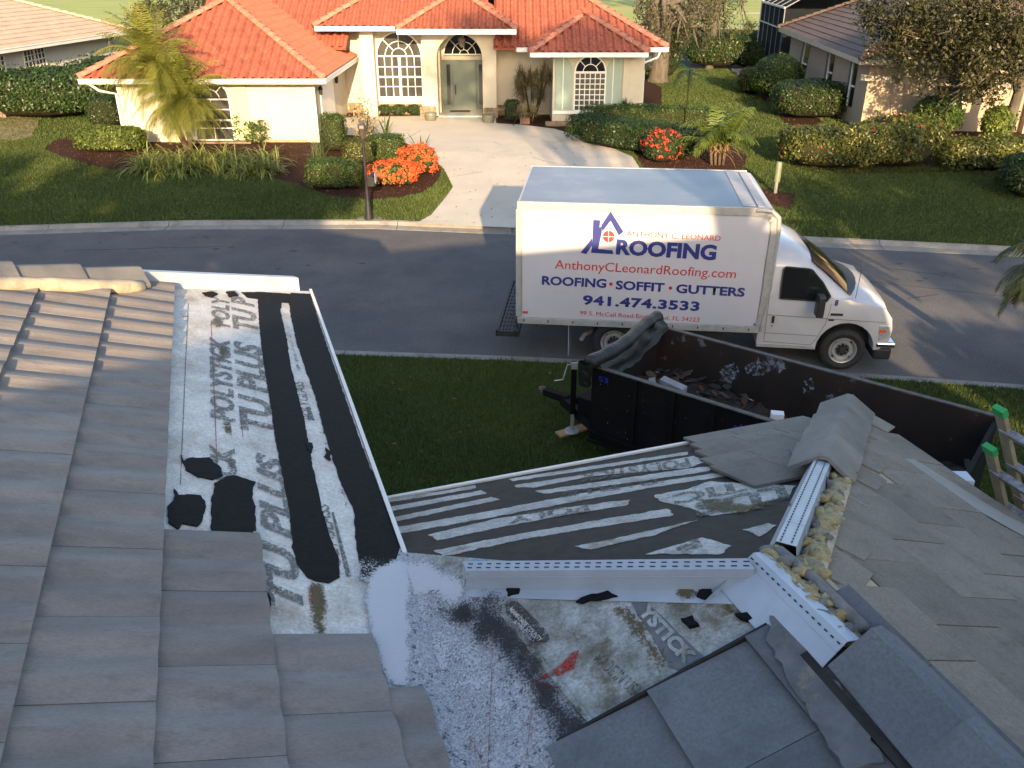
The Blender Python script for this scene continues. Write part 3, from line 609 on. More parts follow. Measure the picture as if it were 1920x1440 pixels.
m.prism([w0 + up1 * .72 - cc_ * .001, w1 + up1 * .72 - cc_ * .001, w1 + up1 * .70 - cc_ * .001, w0 + up1 * .70 - cc_ * .001], -cc_ * 0.004)
hm = m.build('hip_metal', M_['metal'], house, label='long white slotted metal channel lying across the stripped hip')
nz_ = fl.cross(w1 - w0).normalized(); nz_ = nz_ if nz_.z > 0 else -nz_
perf(w0 + up1 + UP * .003, w1 + up1 + UP * .003, fl, nz_, 27, w=0.006, ln=0.5).build('slots', M_['slot'], hm)
nn = -cc_ * 1.0
def onweb(u, v): return onplane(u, v, w0 - cc_ * 0.002, cc_)
for s, a, b in (('LOT 476755 H', (938, 1061), (1010, 1062)), ('05/03/2016', (1068, 1062), (1133, 1062)), ('PN# 7774990', (1220, 1067), (1308, 1068))):
    lettering(s, onweb(*a), onweb(*b), onweb(a[0], a[1] - 7), nn, M_['print2'], hm, off=0.002, weight=.01)
for px in ([(950, 1108), (962, 1098), (978, 1102), (975, 1116), (955, 1121)], [(1080, 1130), (1110, 1118), (1140, 1112), (1160, 1120), (1130, 1128), (1095, 1134)], [(1310, 1108), (1335, 1103), (1341, 1118), (1325, 1130), (1305, 1122)]):
    paint('tar_dab', px, PN, 0.014, M_['tar'], amp=0.012, th=0.010)
spray('moss_stain', [(1270, 1105), (1300, 1095), (1310, 1125), (1275, 1125)], PN, 0.012, M_['grime'], 0.04, boost=0.25)
m = MB(); 
for q in range(6):
    p = w0 + up1 + ec * (0.0 + 0.012 * q) + cc_ * random.uniform(0, .03) + UP * 0.004; m.prism([p, p + ec * 0.03, p + ec * 0.03 + cc_ * 0.02, p + cc_ * 0.025 + UP * .006], UP * 0.003)
m.prism([w0 + up1 * .9 - cc_ * .004, w0 + up1 * .95 + ec * .07 - cc_ * .004, w0 + up1 * .7 + ec * .05 - cc_ * .004, w0 + up1 * .6 + ec * .03 - cc_ * .004], -cc_ * 0.003)
m.build('blue_tape_scrap', pmat('blue plastic film', (0.10, 0.28, 0.45), rough=0.4), house)
# inverted channel on the hip towards the street
m = MB(); du = d2.normalized(); pa = AP + d2 * 0.10 + UP * 0.0; pb = AP + d2 * 1.18
sec = [(-0.085, 0.015), (-0.045, 0.125), (0.035, 0.125), (0.05, 0.02)]
P_ = [[q + sd2 * x + UP * z for x, z in sec] for q in (pa, pb)]
for i in range(3): m.prism([P_[0][i], P_[0][i + 1], P_[1][i + 1], P_[1][i]], (du.cross(P_[0][i + 1] - P_[0][i])).normalized() * 0.002)
h2 = m.build('hip_metal', M_['metal'], house, label='white slotted metal channel on the right hip, open end towards the camera')
perf(P_[0][1] + UP * .003, P_[1][1] + UP * .003, P_[0][2] - P_[0][1], UP, 42, rows=(0.2, 0.72), w=0.006, ln=0.42).build('slots', M_['slot'], h2)
m = MB(); m.prism([P_[0][i] + du * 0.25 for i in range(4)], du * 0.01); m.build('end_shade_plate', M_['tar'], h2)  # black plate inside the open end stands in for its shade
# leaning web beside the ridge
m = MB(); b0, b1 = -1.14, -1.66
q = [PN.W(1.05, b0, 0.01), PN.W(1.06, b1, 0.01), W(1.195, b1, T * S + 0.10), W(1.17, b0, T * S + 0.09)]
m.prism(q, PN.n * 0.003); m.prism([q[0], q[3], W(1.14, b0 + 0.03, T * S + 0.02), PN.W(0.95, b0 - 0.02, 0.012)], PN.n * .002)
m.prism([q[3], q[2], q[2] + ec * 0.055 - UP * 0.01, q[3] + ec * 0.055 - UP * 0.01], UP * 0.003)
m.prism([q[0] + (q[3] - q[0]) * .74 + PN.n * .004, q[1] + (q[2] - q[1]) * .74 + PN.n * .004, q[1] + (q[2] - q[1]) * .77 + PN.n * .004, q[0] + (q[3] - q[0]) * .77 + PN.n * .004], PN.n * 0.003)
h3 = m.build('hip_metal', M_['metal'], house, label='bent white metal flashing leaning beside the ridge')
nq = (q[2] - q[1]).cross(q[1] - q[0]).normalized(); nq = nq if nq.z > 0 else -nq
perf(q[0] + (q[3] - q[0]) * .80 + nq * .006, q[1] + (q[2] - q[1]) * .80 + nq * .006, (q[3] - q[0]) * .2, nq, 16, rows=(0.5,), w=0.006, ln=0.42).build('slots', M_['slot'], h3)
# mortar blobs: each lump its own piece
def lump(c, r, sq=(1, 1, 1), seed=0, mat='foam', d=None):
    V = []; Fc = []; n = 10
    for i in range(6):
        for k in range(n):
            th = math.pi * i / 5; ph = 2 * math.pi * k / n; q = Vector((math.sin(th) * math.cos(ph) * sq[0], math.sin(th) * math.sin(ph) * sq[1], math.cos(th) * sq[2]))
            q = q * (r * (1.15 + 0.95 * noise.noise(q * 1.3 + Vector((seed * 1.7, seed * .7, 0))) + 0.45 * noise.noise(q * 3.1 + Vector((seed, 3, 0))))); V.append(c + q)
    for i in range(5):
        for k in range(n): Fc.append((i*n+k, i*n+(k+1)%n, (i+1)*n+(k+1)%n, (i+1)*n+k))
    return link('mortar_lump', mesh('mortar_lump', V, Fc, True), M_[mat], house)
M_['foamg'] = pmat('grey mortar lumps', (0.20, 0.20, 0.195), (0.12, 0.12, 0.12), 20, 0.85, 0.003, 70)
for i in range(62):
    t = 0.04 + i * 0.0185; c = AP + d2 * t + sd2 * (0.10 + 0.034 * math.sin(i * 2.1)) + UP * (0.045 + 0.022 * math.sin(i * 1.3)); lump(c, random.uniform(0.014, 0.027), (1.6, 1.0, 0.8) if i % 2 else (0.9, 1.5, 1.1), i, 'foam' if i % 4 else 'foamg')
for i in range(46):
    c = W(S + 0.02 + 0.035 * math.sin(i * 1.9), -1.12 - i * 0.012, T * S + 0.07 + 0.014 * math.sin(i)); lump(c, random.uniform(0.011, 0.021), (1, 1.7, 0.8) if i % 2 else (1.6, .9, 1), i + 40, 'foam' if i % 4 else 'foamg')
bed = [AP + d2 * (0.02 + i * .04) + sd2 * 0.10 + UP * 0.03 for i in range(29)]; m = MB(); m.tube(bed, [0.045 + 0.03 * noise.noise(p * 16) for p in bed], 9); m.build('mortar_bed_and_edge_shade', M_['foam'], house, smooth=True)
bed = [W(S + 0.02, -1.12 - i * .03, T * S + 0.055) for i in range(19)]; m = MB(); m.tube(bed, [0.030 + 0.02 * noise.noise(p * 19) for p in bed], 9); m.build('mortar_bed_and_edge_shade', M_['foam'], house, smooth=True)
for i in range(12):
    c = AP + d2 * (1.12 + 0.01 * i) - sd2 * (0.02 + 0.014 * i) + UP * (0.04); lump(c, 0.03, (1, 1, 1), i + 80, 'foamg')
paint('mortar_bed_and_edge_shade', [(1452, 1172), (1482, 1180), (1512, 1225), (1560, 1290), (1610, 1350), (1665, 1442), (1590, 1460), (1545, 1400), (1505, 1330), (1470, 1270), (1440, 1215)], PN, 0.054, pmat('old grey mortar', (0.15, 0.15, 0.155), (0.085, 0.09, 0.095), 9, 0.9, 0.012, 18, dirt=(0.27, 0.24, 0.15), dscale=5, dthr=(0.58, 0.72)), house, amp=0.02, th=0.03)
m = MB(); m.tube([W(S + 0.055, -1.14, T * S + 0.075), W(S + 0.075, -1.35, T * S + 0.082), W(S + 0.07, -1.62, T * S + 0.09)], 0.022, 8); m.build('mortar_lip', M_['foamg'], house, smooth=True)
# dark strip painted in for the shaded gap under the ridge caps
m = MB(); m.beam(PN.W(1.115, -1.58, 0.03), PN.W(1.115, -3.4, 0.03), 0.030, 0.05, PN.n); m.build('ridge_gap_shade', M_['tardry'], house)
m = MB(); m.beam(PR.W(1.385, -1.25, 0.055), PR.W(3.40, 0.765, 0.055), 0.03, 0.07, PR.n); m.beam(PR.W(1.37, -1.25, 0.055), PR.W(1.37, -3.3, 0.055), 0.03, 0.06, PR.n); m.build('mortar_lip', M_['mortar'], house)
m = MB(); m.prism([W(-16, -3.3, -.3), W(-.3, -3.3, -.3), W(-.3, -3.3, 0.0), W(-8.5, -3.3, T * 8.5 - .1), W(-16, -3.3, T * 8.5 - .1)], cc_ * -.1); m.build('light_block_wall', M_['stucco'], house)  # unseen wall added to stop sun passing under the left deck
# main roof behind the camera: same tiles, higher ridge
m = MB()
rb = [W(-9, -3.2, T * 9 - 1.2), W(9, -3.2, 2.2)]
m.prism([W(-9, -5.0, 1.5), W(6.5, -5.0, 1.5), W(4.5, -7.6, 3.18), W(-9, -7.6, 3.18)], UP * -0.1); m.prism([W(-9, -7.6, 3.18), W(4.5, -7.6, 3.18), W(6.5, -12, 0), W(-9, -12, 0)], UP * -0.1)
m.prism([W(6.5, -5.0, 1.5), W(6.5, -12, 0), W(4.5, -7.6, 3.18)], UP * -0.1); m.build('main_roof', M_['tileflat'], house)
m = MB(); m.prism([W(-9, -11.5, -3.7), W(6.2, -11.5, -3.7), W(6.2, -5.3, -3.7), W(-9, -5.3, -3.7)], UP * 5.0); m.build('wall', M_['stucco'], house)
# ============================================================ street, lawns, drive
def interp(pts):
    xs = [p[0] for p in pts]; ys = [p[1] for p in pts]
    return lambda x: float(np.interp(x, xs, ys))
yn = interp([(-60, 11.5), (-30, 13.6), (-12, 14.4), (-3.3, 14.04), (0, 13.78), (6.2, 13.05), (8.5, 12.65), (14, 11.4), (40, 3.0)])
yf = interp([(-60, 16.5), (-30, 19.2), (-13, 21.1), (-8.45, 21.6), (-3.6, 21.65), (0, 21.13), (7.3, 20.16), (12.1, 19.34), (20, 17.6), (50, 8.0)])
KW = 0.42
def hz(x, y):
    """height of the ground"""
    a, b = yn(x), yf(x)
    if y <= a - KW: return 0.12 + min(0.30, (a - KW - y) * 0.05)
    if y < b + KW: return -0.06
    return 0.10 + min(0.35, (y - b - KW) * 0.05) if y < 75 else 0.2
M_['soil'] = pmat('lawn ground', (0.030, 0.052, 0.012), (0.045, 0.065, 0.018), 2.2, 0.95, 0.01, 30, dirt=(0.085, 0.085, 0.03), dscale=0.45, dthr=(0.5, 0.75), fine=(14, 0.35), spec=0.1)
M_['fair'] = pmat('mown fairway grass', (0.24, 0.29, 0.09), (0.30, 0.33, 0.12), 0.35, 0.95, 0, dirt=(0.36, 0.32, 0.14), dscale=0.12, dthr=(0.5, 0.7), stretch=(0.35, 1, 1), spec=0.1)
M_['asphalt'] = pmat('asphalt', (0.078, 0.077, 0.080), (0.105, 0.102, 0.103), 0.8, 0.9, 0.004, 160, dirt=(0.135, 0.125, 0.12), dscale=0.3, dthr=(0.48, 0.7), fine=(30, 0.28), spec=0.25)
M_['conc'] = pmat('kerb concrete', (0.24, 0.225, 0.20), (0.18, 0.17, 0.155), 2.5, 0.85, 0.003, 60, dirt=(0.10, 0.09, 0.08), dscale=2.0, dthr=(0.52, 0.75), fine=(50, 0.15))
M_['drive'] = pmat('driveway concrete', (0.47, 0.43, 0.36), (0.41, 0.375, 0.32), 0.9, 0.85, 0.002, 90, dirt=(0.30, 0.27, 0.23), dscale=0.55, dthr=(0.56, 0.78), fine=(45, 0.10))
M_['mulch'] = pmat('dark brown mulch', (0.030, 0.014, 0.009), (0.055, 0.026, 0.017), 14, 0.95, 0.03, 26, fine=(40, 0.5), spec=0.1)
M_['sand'] = pmat('bare sandy soil', (0.30, 0.21, 0.14), (0.20, 0.13, 0.09), 2.5, 0.9, 0.02, 12)
xs = np.concatenate([np.arange(-400, -60, 20), np.arange(-60, 61, 1.5), np.arange(80, 401, 20)])
rowsf = [lambda x: -200, lambda x: -60, lambda x: -20, lambda x: 0, lambda x: 4] + [(lambda k: (lambda x: yn(x) - KW - k))(k) for k in (6, 5, 4, 3, 2, 1, 0.001)] + [lambda x: yn(x) - KW + 0.02, lambda x: (yn(x) + yf(x)) / 2, lambda x: yf(x) + KW - 0.02] + \
    [(lambda k: (lambda x: yf(x) + KW + k))(k) for k in (0.001, 1, 2, 3, 4, 5, 6, 7, 9, 15, 25, 40, 70, 120, 200, 500, 1200)]
V = []; Fc = []
for j, rf in enumerate(rowsf):
    for x in xs:
        y = rf(x); y = y if j > 4 else min(y, yn(x) - 8 + 0 * x) if j == 4 else y
        z = hz(x, y) if y < 80 else 0.2
        V.append((x, y, z))
nx = len(xs)
for j in range(len(rowsf) - 1):
    for i in range(nx - 1): Fc.append((j * nx + i, j * nx + i + 1, (j + 1) * nx + i + 1, (j + 1) * nx + i))
link('ground', mesh('ground', V, Fc), M_['soil'], kind='structure')
def ribbon(name, fa, fb, za, zb, x0, x1, mat, step=0.75, kind='structure', parent=None, th=0.1):
    m = MB(); xx = np.arange(x0, x1 + 1e-6, step)
    for p, q in zip(xx[:-1], xx[1:]):
        vs = [(p, fa(p), za), (q, fa(q), za), (q, fb(q), zb), (p, fb(p), zb)]; m.add(vs, [(0, 1, 2, 3)])
    me = bpy.data.meshes.new(name); me.from_pydata(m.v, [], m.f); bm = bmesh.new(); bm.from_mesh(me); bmesh.ops.remove_doubles(bm, verts=bm.verts, dist=1e-4); bm.to_mesh(me); bm.free(); return link(name, me, mat, parent, kind)
ribbon('road', lambda x: yn(x) - 0.02, lambda x: yf(x) + 0.02, 0.0, 0.0, -60, 50, M_['asphalt'])
# kerbs: cast concrete sections with open joints
def kerb(fn, sgn, name, label):
    root = empty(name, label, 'kerb', (0, fn(0), 0)); root['kind'] = 'structure'; del root['category']
    x = -30.0
    while x < 24:
        m = MB(); L_ = 3.0; n = 5
        prof = [(-0.02, -0.05), (0.0, 0.008), (0.28, 0.03), (0.36, 0.11), (KW + 0.02, 0.125), (KW + 0.02, -0.1)]; vs = []; nP = len(prof)
        for i in range(n + 1):
            xx = x + 0.008 + (L_ - 0.016) * i / n
            for o, z in prof: vs.append((xx, fn(xx) + sgn * o, z + 0.002 * math.sin(x)))
        fs = [(i*nP+k, i*nP+(k+1)%nP, (i+1)*nP+(k+1)%nP, (i+1)*nP+k) for i in range(n) for k in range(nP)] + [tuple(range(nP)), tuple(range(n*nP, (n+1)*nP))]
        m.add(vs, fs); m.build('kerb_section', M_['conc'], root); x += L_
kerb(yn, -1, 'kerb', 'concrete gutter kerb on the near side of the road'); kerb(yf, 1, 'kerb', 'concrete gutter kerb on the far side of the road')
def drape(name, px, off, mat, z=0.3, kind='structure', pts=None, parent=None, amp=0.0, label=None, cat=None):
    """flat patch following the far lawn's slope"""
    pts = pts or [G(u, v, z) for u, v in px]; out = []
    for i in range(len(pts)):
        a, b = pts[i], pts[(i + 1) % len(pts)]; k = max(1, int((b - a).length / 0.25))
        for j in range(k):
            p = a.lerp(b, j / k)
            if amp: p = p + noise.noise_vector(p * 3) * amp
            out.append(p)
    bm = bmesh.new(); vs = [bm.verts.new((p.x, p.y, 0)) for p in out]; bm.faces.new(vs)
    ys = [p.y for p in out]
    for yy in np.arange(math.floor(min(ys)), max(ys), 1.0):
        bmesh.ops.bisect_plane(bm, geom=bm.verts[:] + bm.edges[:] + bm.faces[:], plane_co=(0, yy, 0), plane_no=(0, 1, 0))
    xs_ = [p.x for p in out]
    for xx in np.arange(math.floor(min(xs_)), max(xs_), 1.5):
        bmesh.ops.bisect_plane(bm, geom=bm.verts[:] + bm.edges[:] + bm.faces[:], plane_co=(xx, 0, 0), plane_no=(1, 0, 0))
    bmesh.ops.triangulate(bm, faces=bm.faces)
    for v in bm.verts: v.co.z = max(hz(v.co.x, v.co.y), 0.1 if v.co.y > 17 else -1) + off
    me = bpy.data.meshes.new(name); bm.normal_update(); bm.to_mesh(me); bm.free()
    if me.polygons and me.polygons[0].normal.z < 0: me.flip_normals()
    o = link(name, me, mat, parent, kind, label)
    if cat: o['category'] = cat
    return [(p.x, p.y) for p in out]
drive_px = [(778, 419), (808, 398), (836, 370), (849, 345), (833, 318), (790, 285), (745, 270), (700, 262), (640, 258), (608, 262), (640, 226), (690, 224), (800, 222), (800, 216), (930, 216), (930, 236), (985, 240), (1040, 247), (1090, 262), (1140, 280), (1185, 300), (1205, 325), (1215, 350), (1200, 440), (990, 428)]
dp = [G(u, v, 0.12 if v > 410 else 0.22 if v > 360 else 0.36) for u, v in drive_px]
drive_poly = drape('driveway', None, 0.02, M_['drive'], pts=dp)
m = MB()
def gl(u, v): p = G(u, v, 0.36); return Vector((p.x, p.y, hz(p.x, p.y) + 0.024))
for a, b in (((755, 270), (790, 250)), ((925, 272), (1010, 304)), ((848, 330), (905, 322)), ((1010, 304), (1215, 345))):
    p, q = gl(*a), gl(*b)
    for k in range(6): m.beam(p.lerp(q, k / 6), p.lerp(q, (k + 1) / 6), 0.018, 0.002)
m.build('driveway_joint', pmat('dark joint', (0.14, 0.12, 0.10), rough=0.9), kind='structure')
isl_px = [(85, 291), (100, 278), (122, 268), (150, 262), (225, 268), (400, 262), (590, 270), (640, 262), (700, 268), (745, 274), (790, 289), (818, 308), (828, 326), (818, 345), (795, 358), (750, 366), (690, 370), (620, 364), (575, 352), (535, 340), (505, 334), (400, 331), (270, 329), (185, 320), (115, 304)]
isl = [G(u, v, 0.28) for u, v in isl_px]
mulch_polys = [drape('mulch_bed', None, 0.03, M_['mulch'], pts=isl, amp=0.05)]
for px in ([(1165, 262), (1290, 232), (1400, 300), (1380, 345), (1490, 360), (1485, 385), (1425, 372), (1215, 352), (1212, 325), (1190, 296)], [(640, 224), (640, 214), (800, 212), (800, 222), (690, 224)], [(935, 237), (930, 222), (1100, 225), (1130, 270), (1040, 247), (985, 240)], [(1205, 150), (1240, 170), (1240, 230), (1270, 240), (1205, 245)], [(1490, 318), (1500, 270), (1920, 240), (1920, 345), (1790, 328), (1600, 330)], [(1300, 118), (1400, 125), (1400, 133), (1290, 133)], [(1400, 120), (1440, 130), (1500, 200), (1560, 250), (1620, 270), (1600, 290), (1470, 235), (1420, 180)]):
    mulch_polys.append(drape('mulch_bed', px, 0.03, M_['mulch'], 0.36, amp=0.08))
drape('bare_soil', [(-60, 220), (30, 218), (75, 232), (60, 262), (0, 275), (-60, 275)], 0.02, M_['sand'], 0.36, amp=0.1)
# golf course beyond the houses
def flat(name, pts, z, mat): link(name, mesh(name, [(x, y, z) for x, y in pts], [tuple(range(len(pts)))]), mat, kind='structure')
flat('fairway', [(-300, 72), (300, 66), (400, 420), (-400, 420)], 0.24, M_['fair'])
flat('cart_path', [(-60, 60.5), (60, 57.5), (60, 55.0), (-60, 58.0)], 0.47, pmat('worn grey path', (0.22, 0.20, 0.16), (0.17, 0.15, 0.12), 0.5, 0.9))
flat('sand_path', [(18, 106), (60, 104), (60, 105.6), (18, 107.6)], 0.26, pmat('pale sand', (0.5, 0.45, 0.36), rough=0.9))
for k, (a, b, c) in enumerate(((70, 72, 0.0), (76, 78, 1.5), (84, 85.5, 0.5))):
    flat('dry_grass', [(5, a), (70, a - 2), (70, b - 1), (5, b + c)], 0.262 + k * 0.004, pmat('dry rough grass', (0.42, 0.30, 0.13), (0.30, 0.27, 0.10), 0.3, 0.95, stretch=(0.3, 1, 1)))
flat('pond_bank', [(7, 61.5), (40, 60.5), (40, 61.8), (7, 62.8)], 0.48, M_['mulch'])

# cracks, patches and stains on the road
m = MB()
for (u0, v0, u1, v1) in ((1560, 520, 1920, 560), (1640, 500, 1800, 520), (120, 470, 420, 462), (1700, 560, 1760, 552)):
    a, b = G(u0, v0, 0.0), G(u1, v1, 0.0); n = 26; pts = []
    for k in range(n + 1): p = a.lerp(b, k / n) + Vector((0, 0.10 * noise.noise(Vector((k * .5, u0, 0))), 0)); p.z = 0.003; pts.append(p)
    for p, q in zip(pts[:-1], pts[1:]): m.beam(p, q, random.uniform(.010, .03), 0.002)
m.build('road_crack', pmat('tar filled crack', (0.035, 0.034, 0.036), rough=.8), kind='structure')
m = MB()
for k in range(34):
    u, v = random.choice(((random.uniform(520, 700), random.uniform(445, 600)), (random.uniform(0, 500), random.uniform(440, 470)), (random.uniform(1640, 1900), random.uniform(490, 530)))); c = G(u, v, 0.0); r = random.uniform(.02, .07); m.prism([Vector((c.x + r * 1.6 * math.cos(a) * random.uniform(.7, 1.2), c.y + r * math.sin(a) * random.uniform(.7, 1.2), 0.004)) for a in np.linspace(0, 6.28, 9)[:-1]], UP * .001)
m.build('oil_spots', MATS['tar filled crack'], kind='stuff')
# --- grass blades (nobody could count them)
GR = leafmat('grass blades', (0.036, 0.060, 0.013), (0.105, 0.140, 0.032), 0.3, 0.6, (0.24, 0.22, 0.08))
def grass(name, n, xr, yr, zf, hgt, wdt, avoid=(), keep=None, label=None):
    P = np.stack([rng.uniform(*xr, n), rng.uniform(*yr, n)], 1); ok = np.ones(n, bool)
    for q in avoid: ok &= ~inpoly(P, q)
    if keep is not None: ok &= keep(P)
    P = P[ok]; n = len(P); h = hgt * rng.uniform(0.5, 1.3, n); ang = rng.uniform(0, 2 * math.pi, n); lean = rng.uniform(0, 0.7, n) * h
    z = zf(P); B = np.column_stack([P, z]); sd = np.column_stack([np.cos(ang), np.sin(ang), np.zeros(n)]) * (wdt * rng.uniform(.6, 1.4, n))[:, None] / 2
    tp = B + np.column_stack([np.cos(ang + 1.3) * lean, np.sin(ang + 1.3) * lean, h])
    V = np.stack([B - sd, B + sd, tp], 1).reshape(-1, 3); me = bpy.data.meshes.new(name)
    me.vertices.add(3 * n); me.vertices.foreach_set('co', V.ravel()); me.loops.add(3 * n); me.loops.foreach_set('vertex_index', np.arange(3 * n, dtype=np.int32))
    me.polygons.add(n); me.polygons.foreach_set('loop_start', np.arange(0, 3 * n, 3, dtype=np.int32)); me.polygons.foreach_set('loop_total', np.full(n, 3, dtype=np.int32)); me.update(calc_edges=True)
    pn = np.sin(P[:, 0] * 1.3 + 2 * np.sin(P[:, 1] * .7)) * np.sin(P[:, 1] * 1.9 + P[:, 0] * .4) * 0.10 + np.sin(P[:, 0] * .45 + 1) * np.sin(P[:, 1] * .6) * 0.10
    tone = np.clip(0.42 + pn + rng.normal(0, 0.2, n), 0, 1); me.attributes.new('tone', 'FLOAT', 'FACE').data.foreach_set('value', tone.astype(np.float32))
    o = link(name, me, GR, kind='stuff'); tag(o, label, 'grass'); return o
ynv = lambda P: np.interp(P[:, 0], *zip(*[(x, yn(x)) for x in np.arange(-40, 30, .5)])); yfv = lambda P: np.interp(P[:, 0], *zip(*[(x, yf(x)) for x in np.arange(-40, 30, .5)]))
znear = lambda P: 0.12 + np.minimum(0.30, (ynv(P) - KW - P[:, 1]) * 0.05); zfar = lambda P: 0.10 + np.minimum(0.35, (P[:, 1] - yfv(P) - KW) * 0.05)
grass('lawn_grass', 330000, (-3.6, 10.5), (6.2, 13.9), znear, 0.055, 0.012, keep=lambda P: P[:, 1] < ynv(P) - KW - 0.01, label='short mown grass between our house and the near kerb')
def farkeep(P): return (P[:, 1] > yfv(P) + KW + 0.01) & (np.abs(P[:, 0]) < P[:, 1] * 0.66 + 1)
grass('lawn_grass', 620000, (-20, 17), (19.5, 31), zfar, 0.065, 0.022, [drive_poly] + mulch_polys[:1] + mulch_polys[1:2], farkeep, 'green lawn grass of the front gardens across the road')
grass('lawn_grass', 160000, (2, 19), (31, 52), zfar, 0.07, 0.035, [drive_poly] + mulch_polys, lambda P: P[:, 0] > 4.8 + (P[:, 1] - 31) * .1, 'shaded grass passage between the two far houses')
grass('lawn_grass', 60000, (-26, -13), (31, 42), zfar, 0.07, 0.03, [], None, 'grass strip between the orange roofed house and the left house')
# loose mulch bits
bits = []
for q in mulch_polys[:3]:
    q = np.array(q); n = 9000; P = np.stack([rng.uniform(q[:, 0].min(), q[:, 0].max(), n), rng.uniform(q[:, 1].min(), q[:, 1].max(), n)], 1); P = P[inpoly(P, [tuple(a) for a in q])]; bits.append(P)
P = np.concatenate(bits); z = zfar(P) + 0.04; n = len(P); Nn = np.column_stack([rng.normal(0, .5, n), rng.normal(0, .5, n), np.ones(n)])
o = quads('mulch_chips', np.column_stack([P, z]), Nn, rdir(n), 0.07, 0.022, rng.uniform(0, 1, n), leafmat('bark chips', (0.030, 0.012, 0.007), (0.11, 0.050, 0.032), 0.0, 0.9), kind='stuff'); tag(o, 'loose brown bark chips in the planting beds', 'mulch')

# ============================================================ box truck
tb = empty('box_truck', 'white box truck with blue and red roofing lettering, parked by the near kerb', 'truck', (0.095, 13.594, 0), -0.107)
TD = Vector((math.cos(-0.107), math.sin(-0.107), 0)); TNn = Vector((-TD.y, TD.x, 0)); TO = Vector((0.095, 13.594, 0))
def K(s, n, z): return TO + TD * s + TNn * n + UP * z
TM = Matrix((( TD.x, TNn.x, 0, TO.x), (TD.y, TNn.y, 0, TO.y), (0, 0, 1, 0), (0, 0, 0, 1)))
paintw = pmat('white vehicle paint', (0.48, 0.48, 0.51), (0.45, 0.45, 0.475), 2, 0.28, spec=0.5, coat=0.5, dirt=(0.50, 0.48, 0.46), dscale=1.5, dthr=(0.58, 0.85))
panelw = pmat('white fibreglass panel', (0.47, 0.46, 0.50), (0.44, 0.43, 0.465), 1.2, 0.42, dirt=(0.385, 0.37, 0.38), dscale=1.1, dthr=(0.6, 0.85))
alu = pmat('brushed aluminium trim', (0.40, 0.395, 0.38), (0.31, 0.305, 0.30), 8, 0.45, metal=0.25, dirt=(0.22, 0.2, 0.18), dscale=5, dthr=(0.6, 0.8))
blk = pmat('black chassis', (0.012, 0.012, 0.013), (0.02, 0.02, 0.02), 5, 0.6); rub = pmat('tyre rubber', (0.016, 0.016, 0.017), (0.026, 0.025, 0.024), 12, 0.85, 0.002, 50)
roofm = pmat('translucent grey roof skin', (0.13, 0.15, 0.19), (0.18, 0.20, 0.24), 0.9, 0.4, dirt=(0.26, 0.265, 0.28), dscale=0.9, dthr=(0.55, 0.8)); chrome = pmat('chrome', (0.6, 0.6, 0.6), rough=0.15, metal=1.0)
glas = pmat('dark tinted glass', (0.012, 0.013, 0.014), rough=0.06, spec=0.7); navy = pmat('navy vinyl', (0.022, 0.032, 0.17), rough=0.4); redv = pmat('red vinyl', (0.48, 0.035, 0.04), rough=0.4); plastic = pmat('black plastic', (0.018, 0.018, 0.02), rough=0.5)
BL, BW, Z0, Z1 = 4.06, 2.573, 0.745, 2.83
def tmb(): return MB()
# body of the box with a rounded top front corner
r = 0.20; prof = [(0, Z0), (0, Z1), (BL - r * 0.6, Z1)] + [(BL - r * .6 + r * 1.0 * math.sin(a), Z1 - r * 1.3 * (1 - math.cos(a))) for a in (R(25), R(50), R(75), R(90))] + [(BL + 0.09, Z0 + 0.3), (BL + 0.0, Z0)]
m = MB(); m.prism([K(s, 0.02, z) for s, z in prof], TNn * (BW - 0.04)); box = m.build('cargo_box', panelw, tb)
m = MB(); m.prism([K(s, 0.015, z) for s, z in ((0.03, Z1 + 0.004), (BL - 0.28, Z1 + 0.004), (BL - 0.28, Z1 + 0.012), (0.03, Z1 + 0.012))], TNn * (BW - 0.03)); m.build('roof_skin', roofm, tb)
m = MB(); m.box((BL - 0.50, 0.1, Z1 + 0.013), (BL - 0.30, BW - 0.1, Z1 + 0.022), TM); m.box((BL - 0.26, 0.06, Z1 + 0.006), (BL - 0.13, BW - 0.06, Z1 + 0.018), TM); m.build('white_roof_strip', pmat('white tape', (0.44, 0.41, 0.40), (0.36, 0.34, 0.33), 4, 0.6), tb)
def rail(pts, w, h, name='edge_trim', mat=alu):
    m = MB()
    for a, b in zip(pts[:-1], pts[1:]): m.beam(a, b, w, h)
    return m.build(name, mat, tb, bevel=0.004)
rail([K(-0.01, -0.004, Z1 - 0.05), K(BL - 0.1, -0.004, Z1 - 0.05)], 0.05, 0.13); rail([K(-0.01, BW, Z1 - 0.03), K(BL - 0.1, BW, Z1 - 0.03)], 0.05, 0.10)
rail([K(0.0, -0.005, Z0 + 0.035), K(BL, -0.005, Z0 + 0.035)], 0.04, 0.11, 'bottom_rail')
m = MB(); m.box((-0.03, -0.02, Z0 + 0.11), (0.07, 0.06, Z1 - 0.115), TM); m.build('rear_post', alu, tb, bevel=0.006); m = MB(); m.box((-0.03, BW - .06, Z0 - 0.02), (0.07, BW + 0.01, Z1 - 0.05), TM); m.build('rear_post', alu, tb, bevel=0.006)
